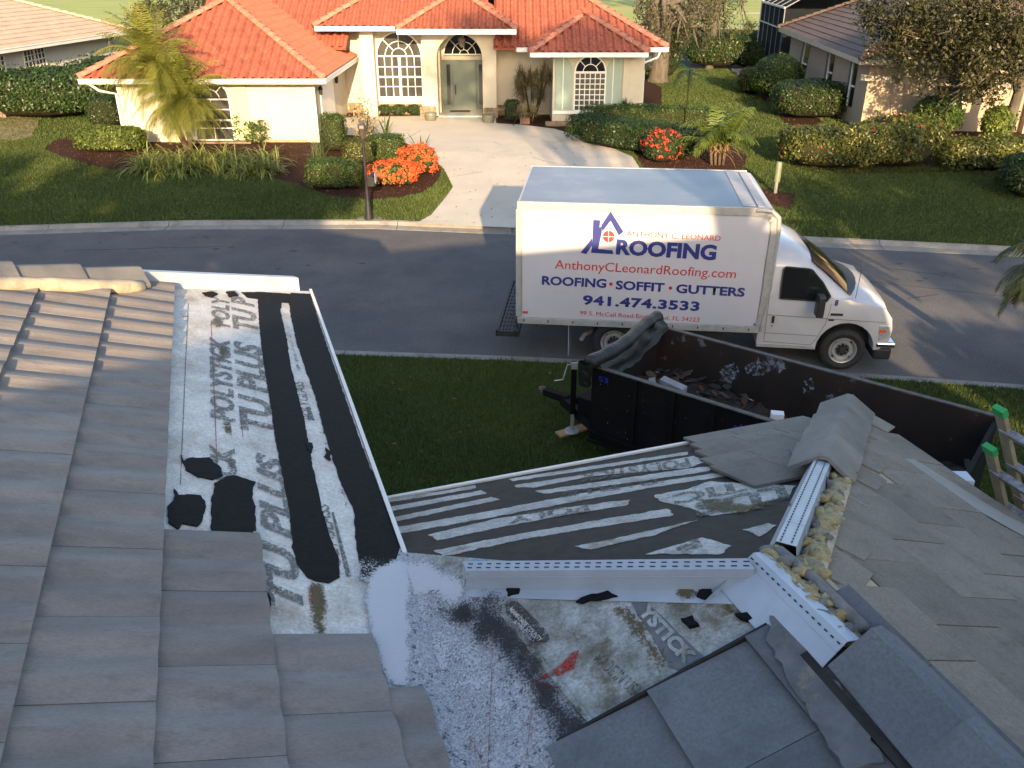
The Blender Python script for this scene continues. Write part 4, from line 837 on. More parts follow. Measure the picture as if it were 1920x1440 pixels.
# curved front post, following the box's rounded corner
m = MB(); fp = [(BL - 0.30, Z1 - 0.055), (BL - 0.16, Z1 - 0.06), (BL - 0.04, Z1 - 0.10), (BL + 0.02, Z1 - 0.19), (BL + 0.04, Z1 - 0.34), (BL + 0.03, 1.6), (BL - 0.01, Z0 + 0.0)]
wd2 = [0.12, 0.14, 0.16, 0.17, 0.16, 0.13, 0.10]
vs = []
for (s, z), w in zip(fp, wd2): vs.append((s, z, w))
for (s, z, w), (s2, z2, w2) in zip(vs[:-1], vs[1:]):
    m.beam(K(s, 0.0, z), K(s2, 0.0, z2), 0.045, (w + w2) / 2, TNn.cross(Vector((s2 - s, 0, z2 - z)).normalized()) if 0 else TD)
m.build('front_post', alu, tb)
m = MB(); m.tube([K(BL - 0.30, -0.01, Z1 - 0.02), K(BL - 0.06, -0.01, Z1 - 0.03), K(BL + 0.06, 0.0, Z1 - 0.14), K(BL + 0.085, 0.01, Z1 - 0.36), K(BL + 0.07, 0.02, 1.5), K(BL + 0.0, 0.02, Z0)], 0.045, 8); m.build('front_post', alu, tb, smooth=True)
# side skin panels with rivet lines
side = MB(); sp = [(0.075, Z0 + 0.095), (0.075, Z1 - 0.12)] + [(BL - 0.17, Z1 - 0.12), (BL - 0.10, Z1 - 0.14), (BL - 0.055, Z1 - 0.20), (BL - 0.045, Z1 - 0.3), (BL - 0.06, Z0 + 0.095)]
side.prism([K(s, 0.0, z) for s, z in sp], TNn * 0.02); sk_ = side.build('side_panel', panelw, tb)
m = MB()
for k in range(9):
    s = 0.30 + k * 0.43
    for j in range(22):
        z = Z0 + 0.16 + j * 0.082; m.box((s - 0.005, -0.003, z - 0.005), (s + 0.005, 0.001, z + 0.005), TM); m.box((s + 0.025, -0.003, z - 0.005), (s + 0.035, 0.001, z + 0.005), TM)
for j in range(60): m.box((0.1 + j * 0.064, -0.003, Z0 + 0.118), (0.108 + j * 0.064, 0.001, Z0 + 0.126), TM)
for j in range(90): m.box((0.05 + j * 0.043, -0.033, Z1 - 0.10), (0.058 + j * 0.043, -0.029, Z1 - 0.092), TM)
m.build('rivets', pmat('rivet grey', (0.42, 0.42, 0.44), rough=0.5), tb, kind='stuff')
m = MB()
for j in range(10): m.box((0.10 + j * 0.42, -0.032, Z0 + 0.02), (0.12 + j * 0.42, -0.026, Z0 + 0.06), TM)
m.build('rail_bolts', blk, tb)
m = MB(); m.box((0.09, -0.006, Z0 + 0.16), (0.18, 0.0, Z0 + 0.20), TM); m.build('marker_light', redv, tb)
# printing on the side
nT = -TNn; s0 = K(0, -0.004, 0)
def ts(u, v, off=0.0): return onplane(u, v, s0 - TNn * off, TNn)
zt = lambda pts: [(920 + x / 2.4, 290 + y / 2.4) for x, y in pts]
def tl(s, a, b, c, mat, **k): q = [ts(*p) for p in zt([a, b, c])]; return lettering(s, q[0], q[1], q[2], nT, mat, sk_, off=0.003, **k)
tl('ANTHONY C. LEONARD', (611, 366), (1034, 388), (612, 343), redv)
tl('ROOFING', (563, 445), (1012, 472), (568, 380), navy, weight=0.045)
tl('AnthonyCLeonardRoofing.com', (288, 512), (1101, 556), (291, 473), redv)
tl('ROOFING', (230, 583), (519, 598), (232, 545), navy, weight=0.035); tl('SOFFIT', (562, 604), (781, 616), (564, 566), navy, weight=0.035); tl('GUTTERS', (833, 620), (1142, 638), (836, 582), navy, weight=0.035)
tl('941.474.3533', (414, 672), (938, 702), (416, 632), navy, weight=0.04, spacing=1.08)
tl('99 S. McCall Road Englewood, FL 34223', (400, 720), (938, 752), (401, 702), redv)
tl('AC', (1177, 768), (1202, 770), (1180, 756), navy, weight=0.03, shear=0.3)
def flatpoly(px, mat, name='printed_mark', off=0.004, tr=zt, pp=ts, nrm=None, par=None):
    m = MB(); m.prism([pp(*p) - TNn * off for p in tr(px)], TNn * 0.002); return m.build(name, mat, par or sk_)
flatpoly([(540, 255), (598, 347), (576, 363), (540, 297), (503, 345), (498, 318)], navy, 'house_logo'); flatpoly([(462, 293), (493, 295), (490, 328), (500, 322), (500, 350), (484, 424), (548, 430), (553, 447), (452, 441), (458, 390)], navy, 'house_logo'); flatpoly([(456, 375), (459, 405), (430, 447), (405, 441)], navy, 'house_logo')
cx, cy = 531, 368; flatpoly([(cx + 26 * math.cos(a), cy + 26 * math.sin(a)) for a in np.linspace(0, 2 * math.pi, 25)[:-1]], redv, 'round_window_logo')
flatpoly([(cx - 26, cy - 2), (cx + 26, cy), (cx + 26, cy + 3), (cx - 26, cy + 1)], panelw, 'logo_bar', 0.007); flatpoly([(cx - 2, cy - 26), (cx + 1, cy - 26), (cx + 1, cy + 26), (cx - 2, cy + 26)], panelw, 'logo_bar', 0.0075)
for x, y in ((541, 582), (809, 600)): flatpoly([(x + 8 * math.cos(a), y + 8 * math.sin(a)) for a in np.linspace(0, 2 * math.pi, 17)[:-1]], redv, 'dot')
flatpoly([(1177, 773), (1197, 774), (1197, 783), (1177, 782)], pmat('orange sticker', (0.6, 0.2, 0.1), rough=0.5), 'sticker')
# cab ------------------------------------------------------------
CN = 0.17; CWD = 2.23                     # near face offset and width of the cab
def arc(cx, cz, r, a0, a1, n): return [(cx + r * math.cos(R(a0 + (a1 - a0) * i / n)), cz + r * math.sin(R(a0 + (a1 - a0) * i / n))) for i in range(n + 1)]
low = [(4.08, 0.44), (5.06, 0.42)] + arc(5.54, 0.42, 0.475, 180, 0, 12)[0:] + [(6.10, 0.44), (6.24, 0.55), (6.26, 0.80), (6.22, 1.00), (6.10, 1.16), (5.80, 1.24), (5.45, 1.31), (4.08, 1.31)]
m = MB(); m.prism([K(s, CN, z) for s, z in low], TNn * CWD); cab = m.build('cab_body', paintw, tb, bevel=0.035, auto=40)
# hood crown
def loft(sts, name, mat, par=tb, sm=True):
    """sts: (s, [(n, z) ...]) cross sections"""
    V = []; Fc = []; nP = len(sts[0][1])
    for s, c in sts: V += [K(s, n, z) for n, z in c]
    for i in range(len(sts) - 1):
        for k in range(nP - 1): Fc.append((i*nP+k, i*nP+k+1, (i+1)*nP+k+1, (i+1)*nP+k))
    Fc.append(tuple(range(nP))); Fc.append(tuple(range((len(sts)-1)*nP, len(sts)*nP)))
    me = mesh(name, V, Fc); bm = bmesh.new(); bm.from_mesh(me); bmesh.ops.recalc_face_normals(bm, faces=bm.faces); bm.to_mesh(me); bm.free()
    if sm: me.polygons.foreach_set('use_smooth', [True] * len(me.polygons)); me.set_sharp_from_angle(angle=R(50))
    return link(name, me, mat, par)
def half(ws, zs):                        # symmetric cross-section from half widths
    c = CN + CWD / 2; return [(c - w, z) for w, z in zip(ws, zs)] + [(c + w, z) for w, z in reversed(list(zip(ws, zs)))]
loft([(5.30, half((1.06, 1.0, 0.8, 0.4), (1.22, 1.33, 1.40, 1.43))), (5.62, half((1.04, 0.98, 0.78, 0.4), (1.19, 1.28, 1.355, 1.38))), (5.95, half((1.0, 0.92, 0.74, 0.4), (1.12, 1.20, 1.27, 1.29))), (6.18, half((0.94, 0.86, 0.7, 0.4), (0.98, 1.06, 1.13, 1.15))), (6.285, half((0.88, 0.8, 0.62, 0.36), (0.86, 0.90, 0.96, 0.98)))], 'hood', paintw)
# upper cab: roof, pillars; glass is set on it
loft([(4.06, half((1.10, 1.06, 1.0, 0.84, 0.45), (1.28, 1.80, 1.97, 2.07, 2.10))), (4.42, half((1.10, 1.055, 0.99, 0.82, 0.45), (1.28, 1.80, 1.96, 2.06, 2.09))), (4.62, half((1.10, 1.05, 0.97, 0.80, 0.45), (1.28, 1.79, 1.93, 2.02, 2.06))), (4.78, half((1.10, 1.045, 0.94, 0.78, 0.45), (1.28, 1.76, 1.87, 1.95, 1.99))), (4.86, half((1.10, 1.04, 0.92, 0.76, 0.45), (1.28, 1.70, 1.82, 1.88, 1.92))), (5.15, half((1.10, 1.06, 0.97, 0.80, 0.45), (1.28, 1.50, 1.60, 1.655, 1.69))), (5.50, half((1.09, 1.07, 1.0, 0.84, 0.45), (1.24, 1.28, 1.335, 1.36, 1.40)))], 'cab_roof', paintw)
# windshield panel and cowl
def quadstrip(a, name, mat, n=6, par=tb, th=0.01):
    """a: two rows of (s, n, z)"""
    (p, q), (r_, t) = a; return
c = CN + CWD / 2; V = []; Fc = []; N1 = 8
for i in range(N1 + 1):
    u = -1 + 2 * i / N1; bow = 0.12 * (1 - u * u)
    V.append(K(4.845 + bow * .55, c + u * 0.90, 1.885 + 0.055 * (1 - u * u))); V.append(K(5.16 + bow * .7, c + u * 0.955, 1.655 + 0.065 * (1 - u * u))); V.append(K(5.47 + bow * .9, c + u * 1.0, 1.385 + 0.06 * (1 - u * u)))
for i in range(N1): 
    for k in range(2): Fc.append((3*i+k, 3*(i+1)+k, 3*(i+1)+k+1, 3*i+k+1))
link('windshield', mesh('windshield', V, Fc, True), glas, tb)
V = []; Fc = []
for i in range(N1 + 1):
    u = -1 + 2 * i / N1; b2 = 0.20 * (1 - u * u); V.append(K(5.46 + b2 * .6, c + u * 1.0, 1.395 + 0.06 * (1 - u * u))); V.append(K(5.53 + b2 * 1.25, c + u * 0.985, 1.345 + 0.055 * (1 - u * u)))
for i in range(N1): Fc.append((2*i, 2*(i+1), 2*(i+1)+1, 2*i+1))
link('cowl', mesh('cowl', V, Fc, True), plastic, tb)
m = MB(); m.tube([K(5.5, c - 0.75, 1.41), K(5.2, c - 0.35, 1.69)], 0.008, 6); m.tube([K(5.56, c + 0.1, 1.45), K(5.25, c + 0.55, 1.68)], 0.008, 6); m.build('wiper', blk, tb)
# door: seams as narrow dark grooves, window, handle
sg = K(0, CN - 0.006, 0)
def ds(s, z, n=0): return K(s, CN - 0.004 - n, z)
m = MB(); dl = [(4.20, 1.93), (4.19, 1.30), (4.20, 0.50)], [(4.20, 0.50), (4.98, 0.47), (5.06, 0.60), (5.16, 0.85), (5.20, 1.10), (5.20, 1.33)]
for l in dl:
    for a, b in zip(l[:-1], l[1:]):
        na = 0.0
        f = lambda s, z: K(s, CN - 0.002 + (0.005 + (z - 1.28) * 0.12 if z > 1.3 else 0), z)
        m.beam(f(*a), f(*b), 0.008, 0.008, TNn)
m.beam(ds(4.20, 0.99), ds(6.12, 0.93), 0.006, 0.010); m.beam(ds(4.20, 0.66), ds(5.10, 0.64), 0.006, 0.008); m.build('door_seam', pmat('panel gap', (0.16, 0.16, 0.17), rough=0.7), tb)
wn_ = [(4.36, 1.29), (5.12, 1.27), (5.17, 1.36), (5.02, 1.58), (4.83, 1.78), (4.77, 1.80), (4.40, 1.82), (4.36, 1.78)]
m = MB(); m.prism([K(s, CN - 0.003 + max(0, (z - 1.28)) * 0.115, z) for s, z in wn_], -TNn * 0.012); m.build('side_window', glas, tb)
m = MB()
for a, b in zip(wn_, wn_[1:] + wn_[:1]): m.beam(K(a[0], CN - 0.015 + max(0, a[1] - 1.28) * .115, a[1]), K(b[0], CN - 0.015 + max(0, b[1] - 1.28) * .115, b[1]), 0.022, 0.02, TNn)
m.build('window_seal', plastic, tb)
m = MB(); m.box((4.28, CN - 0.02, 0.845), (4.325, CN + .01, 0.97), TM); m.build('door_handle', plastic, tb, bevel=0.008)
m = MB(); m.box((4.255, CN - 0.006, 0.835), (4.39, CN + .01, 0.985), TM); m.build('handle_recess', pmat('pale recess', (0.4, 0.4, 0.41), rough=0.4), tb, bevel=0.004)
m = MB(); m.lathe([(0.012, 0), (0.012, 0.008)], K(4.30, CN - 0.008, 0.79), 10, TNn); m.build('door_lock', blk, tb)
m = MB(); m.beam(K(5.02, CN - 0.05, 1.32), K(5.02, CN - 0.20, 1.30), 0.05, 0.04); m.box((4.90, CN - 0.36, 1.10), (5.02, CN - 0.15, 1.46), TM); m.build('side_mirror', plastic, tb, bevel=0.03)
m = MB(); m.box((5.22, CN - 0.012, 1.02), (5.42, CN - 0.002, 1.06), TM); m.build('badge', plastic, tb); m = MB(); m.box((5.20, CN - 0.012, 0.925), (5.29, CN - 0.002, 0.95), TM); m.build('badge', plastic, tb)
q = [K(5.25, CN - 0.003, 1.20), K(5.31, CN - 0.003, 1.20), K(5.255, CN - 0.003, 1.30)]; lettering('8', q[0], q[1], q[2], nT, navy, cab, 0.03, off=0.004)
m = MB(); m.tube([K(5.60, CN + 0.10, 1.30), K(5.62, CN + 0.11, 2.05)], 0.005, 6); m.build('antenna', blk, tb)
# headlight, bumper, grille
m = MB(); m.prism([K(s, CN - 0.006, z) for s, z in ((6.03, 0.88), (6.225, 0.88), (6.25, 0.66), (6.06, 0.60))], TNn * 0.16); hl = m.build('headlight', pmat('clear lamp', (0.42, 0.43, 0.42), (0.25, 0.26, 0.26), 25, 0.12, spec=0.9), tb, bevel=0.015)
m = MB(); m.box((6.05, CN - 0.012, 0.745), (6.16, CN - 0.003, 0.80), TM); m.build('side_reflector', pmat('orange lens', (0.62, 0.10, 0.03), rough=0.2), hl)
m = MB(); m.prism([K(s, CN + CWD - 0.16, z) for s, z in ((6.03, 0.88), (6.265, 0.88), (6.275, 0.66), (6.06, 0.60))], TNn * 0.166); m.build('headlight', MATS['clear lamp'], tb, bevel=0.015)
m = MB(); m.box((6.04, CN - 0.015, 0.47), (6.37, CN + CWD + 0.015, 0.57), TM); m.build('chrome_bumper', chrome, tb, bevel=0.03)
m = MB(); m.box((6.03, CN + 0.0, 0.24), (6.33, CN + CWD - 0.0, 0.468), TM); m.build('lower_bumper', blk, tb, bevel=0.05)
m = MB(); m.box((6.24, CN + 0.3, 0.62), (6.30, CN + CWD - 0.3, 0.88), TM); m.build('grille', plastic, tb, bevel=0.02)
m = MB(); m.beam(K(4.08, CN, 0.43), K(5.06, CN, 0.42), 0.05, 0.04); m.build('door_sill', alu, tb)
# wheels
def wheel(s, n, out=True, steel=False, w=0.22):
    m = MB(); ax = -TNn; o = K(s, n, 0.37)
    m.lathe([(0.22, w - .04), (0.30, w), (0.345, w - 0.015), (0.372, w - 0.05), (0.374, 0.04), (0.345, 0.0), (0.22, 0.0)], o + TNn * w, 36, ax, cap=False); ty = m.build('tyre', rub, tb, auto=35)
    m = MB(); m.lathe([(0.0, w - 0.10), (0.10, w - 0.10), (0.12, w - 0.05), (0.165, w - 0.045), (0.185, w - 0.09), (0.205, w - 0.09), (0.215, w - 0.02), (0.232, w - 0.015)], o + TNn * w, 36, ax, cap=False); rm = m.build('rim', pmat('steel wheel', (0.50, 0.50, 0.50), (0.4, 0.4, 0.4), 8, 0.35, metal=0.5), ty, auto=35)
    m = MB(); m.lathe([(0.062, w - 0.10), (0.062, w - 0.02), (0.0, w - 0.015)], o + TNn * w, 20, ax)
    for k in range(8):
        a = 2 * math.pi * k / 8; p = o + TD * (0.085 * math.cos(a)) + UP * (0.085 * math.sin(a)); m.lathe([(0.016, w - 0.10), (0.016, w - 0.03), (0, w - 0.03)], p + TNn * w, 8, ax)
    for k in range(4):
        a = 2 * math.pi * (k + .5) / 4; p = o + TD * (0.185 * math.cos(a)) + UP * (0.185 * math.sin(a)); m.lathe([(0.025, w - 0.08), (0.02, w - 0.07), (0, w - 0.07)], p + TNn * w, 8, ax)
    m.build('hub', blk, ty, smooth=False)
for s, n in ((5.54, CN + 0.03), (5.54, CN + CWD - 0.25), (1.67, 0.10), (1.67, 0.36), (1.67, BW - 0.62), (1.67, BW - 0.36)): wheel(s, n)
m = MB(); m.box((0.1, 0.75, 0.45), (5.2, 0.85, 0.68), TM); m.box((0.1, BW - .85, 0.45), (5.2, BW - .75, 0.68), TM)
for s in np.arange(0.3, 4, 0.42): m.box((s, 0.05, 0.66), (s + 0.05, BW - .05, 0.75), TM)
m.box((1.55, 0.3, 0.3), (1.8, BW - .3, 0.46), TM); m.box((2.6, 0.15, 0.35), (3.5, 0.7, 0.68), TM); m.build('chassis', blk, tb)
m = MB(); m.prism([K(4.98, CN + .01, .42)] + [K(s, CN + 0.01, z) for s, z in arc(5.54, 0.42, 0.475, 180, 0, 12)] + [K(6.10, CN + .01, .42), K(6.10, CN + .01, 1.0), K(4.98, CN + .01, 1.0)], TNn * 0.0001) if 0 else m.box((5.0, CN + 0.30, 0.40), (6.08, CN + CWD - 0.30, 1.0), TM); m.build('engine_bay', blk, tb)
m = MB(); m.box((4.1, CN + 0.05, 0.40), (5.0, CN + CWD - .05, 0.46), TM); m.build('floor_pan', blk, tb)
m = MB(); m.prism([K(0.87, 0.05, Z0), K(0.87, 0.62, Z0), K(0.90, 0.60, 0.10), K(0.88, 0.08, 0.10)], TD * 0.012); m.build('mud_flap', pmat('pale rubber flap', (0.30, 0.33, 0.38), rough=0.5), tb)
m = MB(); m.tube([K(1.35, 0.55, 0.42), K(1.15, 0.35, 0.40), K(1.10, 0.22, 0.37)], 0.04, 10); m.build('exhaust_pipe', alu, tb)
m = MB()
for k in range(6): m.box((-0.36 + k * 0.058, 0.02, 0.52), (-0.33 + k * 0.058, BW - 0.02, 0.55), TM)
m.box((-0.38, 0.0, 0.46), (-0.02, 0.04, 0.56), TM); m.box((-0.38, 0.0, 0.46), (-0.34, BW, 0.56), TM); m.box((-0.05, 0.0, 0.46), (0.02, BW, 0.56), TM); m.box((-0.38, BW - .04, 0.46), (-0.02, BW, 0.56), TM)
for k in range(14): m.box((-0.34, 0.1 + k * 0.18, 0.53), (-0.04, 0.115 + k * 0.18, 0.553), TM)
m.build('rear_step', blk, tb)
m = MB(); m.box((-0.03, 0.0, 0.60), (0.01, 0.10, 0.80), TM); m.build('rear_bumper_guard', blk, tb)

# fallen leaves and twigs on the lawn, kerb and drive
P = np.concatenate([np.stack([rng.uniform(-3.2, 9, 110), rng.uniform(6.5, 13.2, 110)], 1), np.stack([rng.uniform(-14, 14, 420), rng.uniform(21.6, 30, 420)], 1)]); z = np.where(P[:, 1] < 17, 0.12 + np.minimum(.3, (ynv(P) - KW - P[:, 1]) * .05) + .045, 0.10 + np.minimum(0.35, (P[:, 1] - yfv(P) - KW) * 0.05) + .05)
n = len(P); o = quads('fallen_leaves', np.column_stack([P, z]), np.column_stack([rng.normal(0, .4, n), rng.normal(0, .4, n), np.ones(n)]), rdir(n), 0.07, 0.035, rng.uniform(0, 1, n), leafmat('dry leaves', (0.09, 0.06, 0.025), (0.20, 0.15, 0.07), 0.1, 0.8), kind='stuff'); tag(o, 'dry fallen leaves scattered over the lawns', 'leaves')
# ============================================================ dump trailer
ZT = 1.75; A0 = G(1111, 687, ZT); thT = R(-37.5); TX = Vector((math.cos(thT), math.sin(thT), 0)); TY = Vector((-TX.y, TX.x, 0)); TLn, TWd = 4.35, 1.68
gz = hz(A0.x, A0.y); TT = empty('dump_trailer', 'black dump trailer numbered 53 filled with roofing debris, parked on the lawn', 'trailer', (A0.x, A0.y, gz), thT)
def D(s, n, z): return Vector((A0.x, A0.y, 0)) + TX * s + TY * n + UP * z
DM = Matrix(((TX.x, TY.x, 0, A0.x), (TX.y, TY.y, 0, A0.y), (0, 0, 1, 0), (0, 0, 0, 1)))
tblk = pmat('black trailer paint', (0.003, 0.003, 0.004), (0.006, 0.006, 0.007), 3, 0.7, 0, dirt=(0.022, 0.018, 0.015), dscale=3, dthr=(0.6, 0.85), spec=0.15)
rusty = pmat('rusty scraped steel', (0.009, 0.007, 0.007), (0.022, 0.013, 0.010), 2.2, 0.6, 0.003, 30, dirt=(0.24, 0.26, 0.30), dscale=2.2, dthr=(0.61, 0.70), detail=12)
rim_ = pmat('worn rim steel', (0.10, 0.085, 0.075), (0.05, 0.04, 0.035), 9, 0.6)
ZB = 0.70
m = MB(); m.box((0, 0, ZB), (TLn, 0.05, ZT), DM); m.build('side_wall', tblk, TT)
m = MB(); m.box((0, TWd - 0.05, ZB), (TLn, TWd, ZT), DM); m.build('side_wall', rusty, TT, label='far side wall with scraped rusty inner face')
m = MB(); m.box((0, 0.052, ZB), (0.05, TWd - 0.052, ZT - 0.02), DM); m.build('front_wall', rusty, TT); m = MB(); m.box((TLn - .05, 0.052, ZB), (TLn, TWd - 0.052, ZT - 0.02), DM); m.build('tailgate', tblk, TT)
m = MB(); m.box((0.052, 0.052, ZB), (TLn - .052, TWd - .052, ZB + .06), DM); m.build('floor', rusty, TT)
m = MB(); m.box((0.0, -0.02, ZT), (TLn, 0.05, ZT + 0.018), DM); m.build('top_rail', rim_, TT, bevel=0.006); m = MB(); m.box((0.0, TWd - 0.05, ZT), (TLn, TWd + 0.02, ZT + 0.018), DM); m.build('top_rail', rim_, TT, bevel=0.006)
for k in range(8):
    m = MB(); m.box((0.62 + k * 0.52, -0.035, ZB + 0.02), (0.66 + k * 0.52, -0.001, ZT - 0.002), DM); m.build('side_rib', tblk, TT)
for z in (ZB - 0.02, ZB + 0.12): 
    m = MB(); m.box((0.0, -0.05, z), (TLn, -0.036 + 0.0, z + 0.04), DM); m.build('lower_rail', rim_ if 0 else tblk, TT)
m = MB(); m.box((0.1, 0.35, ZB - 0.22), (TLn, 0.47, ZB - 0.02), DM); m.box((0.1, TWd - .47, ZB - 0.22), (TLn, TWd - .35, ZB - 0.02), DM); m.build('frame', tblk, TT)
def twheel(s, n):
    m = MB(); o = D(s, n, gz + 0.33); m.lathe([(0.2, 0), (0.31, 0), (0.335, 0.04), (0.335, 0.18), (0.31, 0.22), (0.2, 0.22)], o, 24, TY); w = m.build('tyre', rub, TT, auto=35); m = MB(); m.lathe([(0.2, 0.03), (0.12, 0.06), (0.0, 0.06)], o, 20, TY); m.build('rim', MATS['steel wheel'], w)
for s in (2.0, 2.75):
    for n in (-0.02 - 0.24, TWd + 0.03): twheel(s, n)
m = MB(); m.box((1.55, -0.30, gz + 0.72), (3.2, -0.04, gz + 0.75), DM); m.box((1.55, TWd + .04, gz + 0.72), (3.2, TWd + .30, gz + 0.75), DM); m.build('fender', tblk, TT)
m = MB(); tipn = TWd / 2; m.beam(D(0, 0.35, ZB - 0.10), D(-1.0, tipn, ZB - 0.10), 0.09, 0.14); m.beam(D(0, TWd - .35, ZB - 0.10), D(-1.0, tipn, ZB - 0.10), 0.09, 0.14); m.beam(D(-0.9, tipn, ZB - 0.06), D(-1.32, tipn, ZB - 0.06), 0.10, 0.10); m.build('tongue', tblk, TT)
m = MB(); m.lathe([(0.0, 0.05), (0.055, 0.03), (0.06, -0.03), (0.03, -0.05)], D(-1.36, tipn, ZB - 0.04), 12); m.build('coupler', rim_, TT, smooth=True)
m = MB(); m.box((-0.55, tipn - 0.30, ZB - 0.03), (-0.06, tipn + 0.30, ZB + 0.22), DM); m.build('battery_box', tblk, TT, bevel=0.01)
jb = G(1072, 812, gz); jt = Vector((jb.x, jb.y, 0))
m = MB(); m.beam(jt + UP * 0.62, jt + UP * 1.42, 0.075, 0.075); m.build('jack', tblk, TT, bevel=0.004); m = MB(); m.beam(jt + UP * (gz + 0.03), jt + UP * 0.65, 0.045, 0.045); m.build('jack_leg', alu, TT); m = MB(); m.lathe([(0.11, 0), (0.10, 0.02), (0.03, 0.03)], jt + UP * (gz + 0.035), 14); m.build('jack_foot', alu, TT)
m = MB(); m.tube([jt + UP * 1.37, jt + UP * 1.38 - Vector((0.09, 0, 0)), jt + UP * 1.16 - Vector((0.15, 0.02, 0)), jt + UP * 1.14 - Vector((0.27, 0.02, 0))], 0.010, 6); m.build('jack_crank', alu, TT); m = MB(); m.beam(jt + UP * 1.33 - Vector((0, .04, 0)), jt + UP * 1.43 - Vector((0, 0.04, 0)), 0.085, 0.02); m.build('jack_cap', alu, TT)
bo = empty('wood_block', 'tan wooden board under the foot of the trailer jack', 'board', (jb.x, jb.y, gz), 0.6)
m = MB(); m.beam(jt + Vector((-0.20, -0.08, gz + 0.016)), jt + Vector((0.22, 0.16, gz + 0.016)), 0.16, 0.03); m.build('board', pmat('plywood', (0.42, 0.24, 0.11), (0.33, 0.19, 0.09), 6, 0.8), bo)
# number and blue mark on the near side
bluep = pmat('blue paint', (0.012, 0.016, 0.22), rough=0.5)
def dsid(u, v): return onplane(u, v, D(0, -0.004, 1), TY)
lettering('53', dsid(1122, 714), dsid(1141, 719), dsid(1122, 704), -TY, bluep, TT, 0.04, off=0.003)
q = [(1373, 803), (1378, 796), (1384, 800), (1391, 794), (1393, 802), (1384, 806)]; m = MB(); m.prism([dsid(*p) - TY * .003 for p in q], -TY * 0.002); m.build('blue_mark', bluep, TT)
m = MB()
for i in range(40): 
    p = D(random.uniform(0.1, 2.6), -0.002, random.uniform(ZB + .1, ZT - .1)); m.add([p, p + TX * random.uniform(.006, .02), p + TX * .01 + UP * random.uniform(.006, .03)], [(0, 1, 2)])
m.build('paint_chips', pmat('grey chips', (0.16, 0.16, 0.16)), TT, kind='stuff')
# rolled tarp over the front wall
tp = empty('rolled_tarp', 'rolled black mesh tarp lying across the front end of the dump trailer', 'tarp', D(0, 0.8, ZT), 0)
pts = []; rr = []
for i in range(40):
    t = i / 39; p = D(0.02 + 0.05 * math.sin(t * 5), -0.12 + t * (TWd + 0.16), ZT + 0.10 + 0.01 * t ** 2); pts.append(p); rr.append(0.092 + 0.003 * math.sin(t * 31) + 0.008 * noise.noise(p * 6))
tarp = pmat('black tarp', (0.007, 0.007, 0.008), (0.015, 0.0145, 0.0145), 5, 0.5, 0.012, 16, dirt=(0.045, 0.043, 0.04), dscale=3, dthr=(0.6, 0.8))
m = MB(); m.tube(pts, rr, 12); m.build('roll', tarp, tp, smooth=True)
V = []; Fc = []
for i in range(30):
    for j in range(7):
        t = i / 29; u = j / 6; p = D(0.10 + 0.10 * u + 0.05 * noise.noise(Vector((t * 7, u * 3, 1))), -0.02 + t * TWd, ZT + 0.12 + 0.01 * t * t - u * (0.20 + 0.10 * math.sin(t * 4)) + 0.03 * noise.noise(Vector((t * 11, u * 4, 7)))); V.append(p)
for i in range(29):
    for j in range(6): Fc.append((i*7+j, (i+1)*7+j, (i+1)*7+j+1, i*7+j+1))
link('hanging_sheet', mesh('hanging_sheet', V, Fc, True), tarp, tp)
V = []; Fc = []
for i in range(10):
    for j in range(8):
        a = 2 * math.pi * i / 10; r = 0.10 * (1 - j * 0.02) + 0.03 * noise.noise(Vector((i, j * .7, 3))); c = D(-0.02, -0.14, ZT + 0.10 - j * 0.045); V.append(c + TX * (r * math.cos(a)) + TY * (r * math.sin(a) * .6))
for j in range(7):
    for i in range(10): Fc.append((i*8+j, ((i+1)%10)*8+j, ((i+1)%10)*8+j+1, i*8+j+1))
link('crumpled_end', mesh('crumpled_end', V, Fc, False), pmat('black plastic film', (0.012, 0.012, 0.012), rough=0.25, spec=0.7), tp)
spm = stencil('scraped white paint', (0.17, 0.19, 0.24), 0.46, 0.62, 16)
# debris: broken tiles, membrane scraps, one white box
V = []; Fc = []; nxg, nyg = 60, 24
for i in range(nxg):
    for j in range(nyg):
        s = 0.06 + (TLn - 0.12) * i / (nxg - 1); n_ = 0.06 + (TWd - 0.12) * j / (nyg - 1); h = 0.95 + 0.20 * noise.noise(Vector((s * 1.1, n_ * 1.5, 0))) + 0.16 * math.exp(-((s - 0.4) / 0.9) ** 2) + 0.07 * noise.noise(Vector((s * 5, n_ * 6, 2))) + 0.04 * noise.noise(Vector((s * 13, n_ * 13, 2))); V.append(D(s, n_, h))
for i in range(nxg - 1):
    for j in range(nyg - 1): Fc.append((i*nyg+j, (i+1)*nyg+j, (i+1)*nyg+j+1, i*nyg+j+1))
deb = pmat('brown rubble', (0.014, 0.011, 0.009), (0.034, 0.024, 0.018), 9, 0.9, 0.02, 22, dirt=(0.08, 0.065, 0.055), dscale=12, dthr=(0.6, 0.75))
o = link('rubble', mesh('rubble', V, Fc), deb, kind='stuff'); tag(o, 'brown roofing rubble heaped inside the black trailer', 'rubble')
shards = []
for i in range(420):
    s = random.uniform(0.12, TLn - 0.1); n_ = random.uniform(0.1, TWd - 0.1); c = D(s, n_, 0.98 + 0.20 * noise.noise(Vector((s * 1.1, n_ * 1.5, 0))) + 0.16 * math.exp(-((s - 0.4) / 0.9) ** 2) + random.uniform(0, .05)); shards.append(c)
mats = [pmat('broken tile', (0.075, 0.065, 0.055), (0.04, 0.035, 0.03), 9, 0.85), pmat('rusty scrap', (0.055, 0.028, 0.016), (0.035, 0.02, 0.014), 9, 0.8), pmat('dark felt scrap', (0.02, 0.02, 0.02), rough=0.8), pmat('pale scrap', (0.24, 0.24, 0.26), (0.16, 0.16, 0.17), 8, 0.6)]
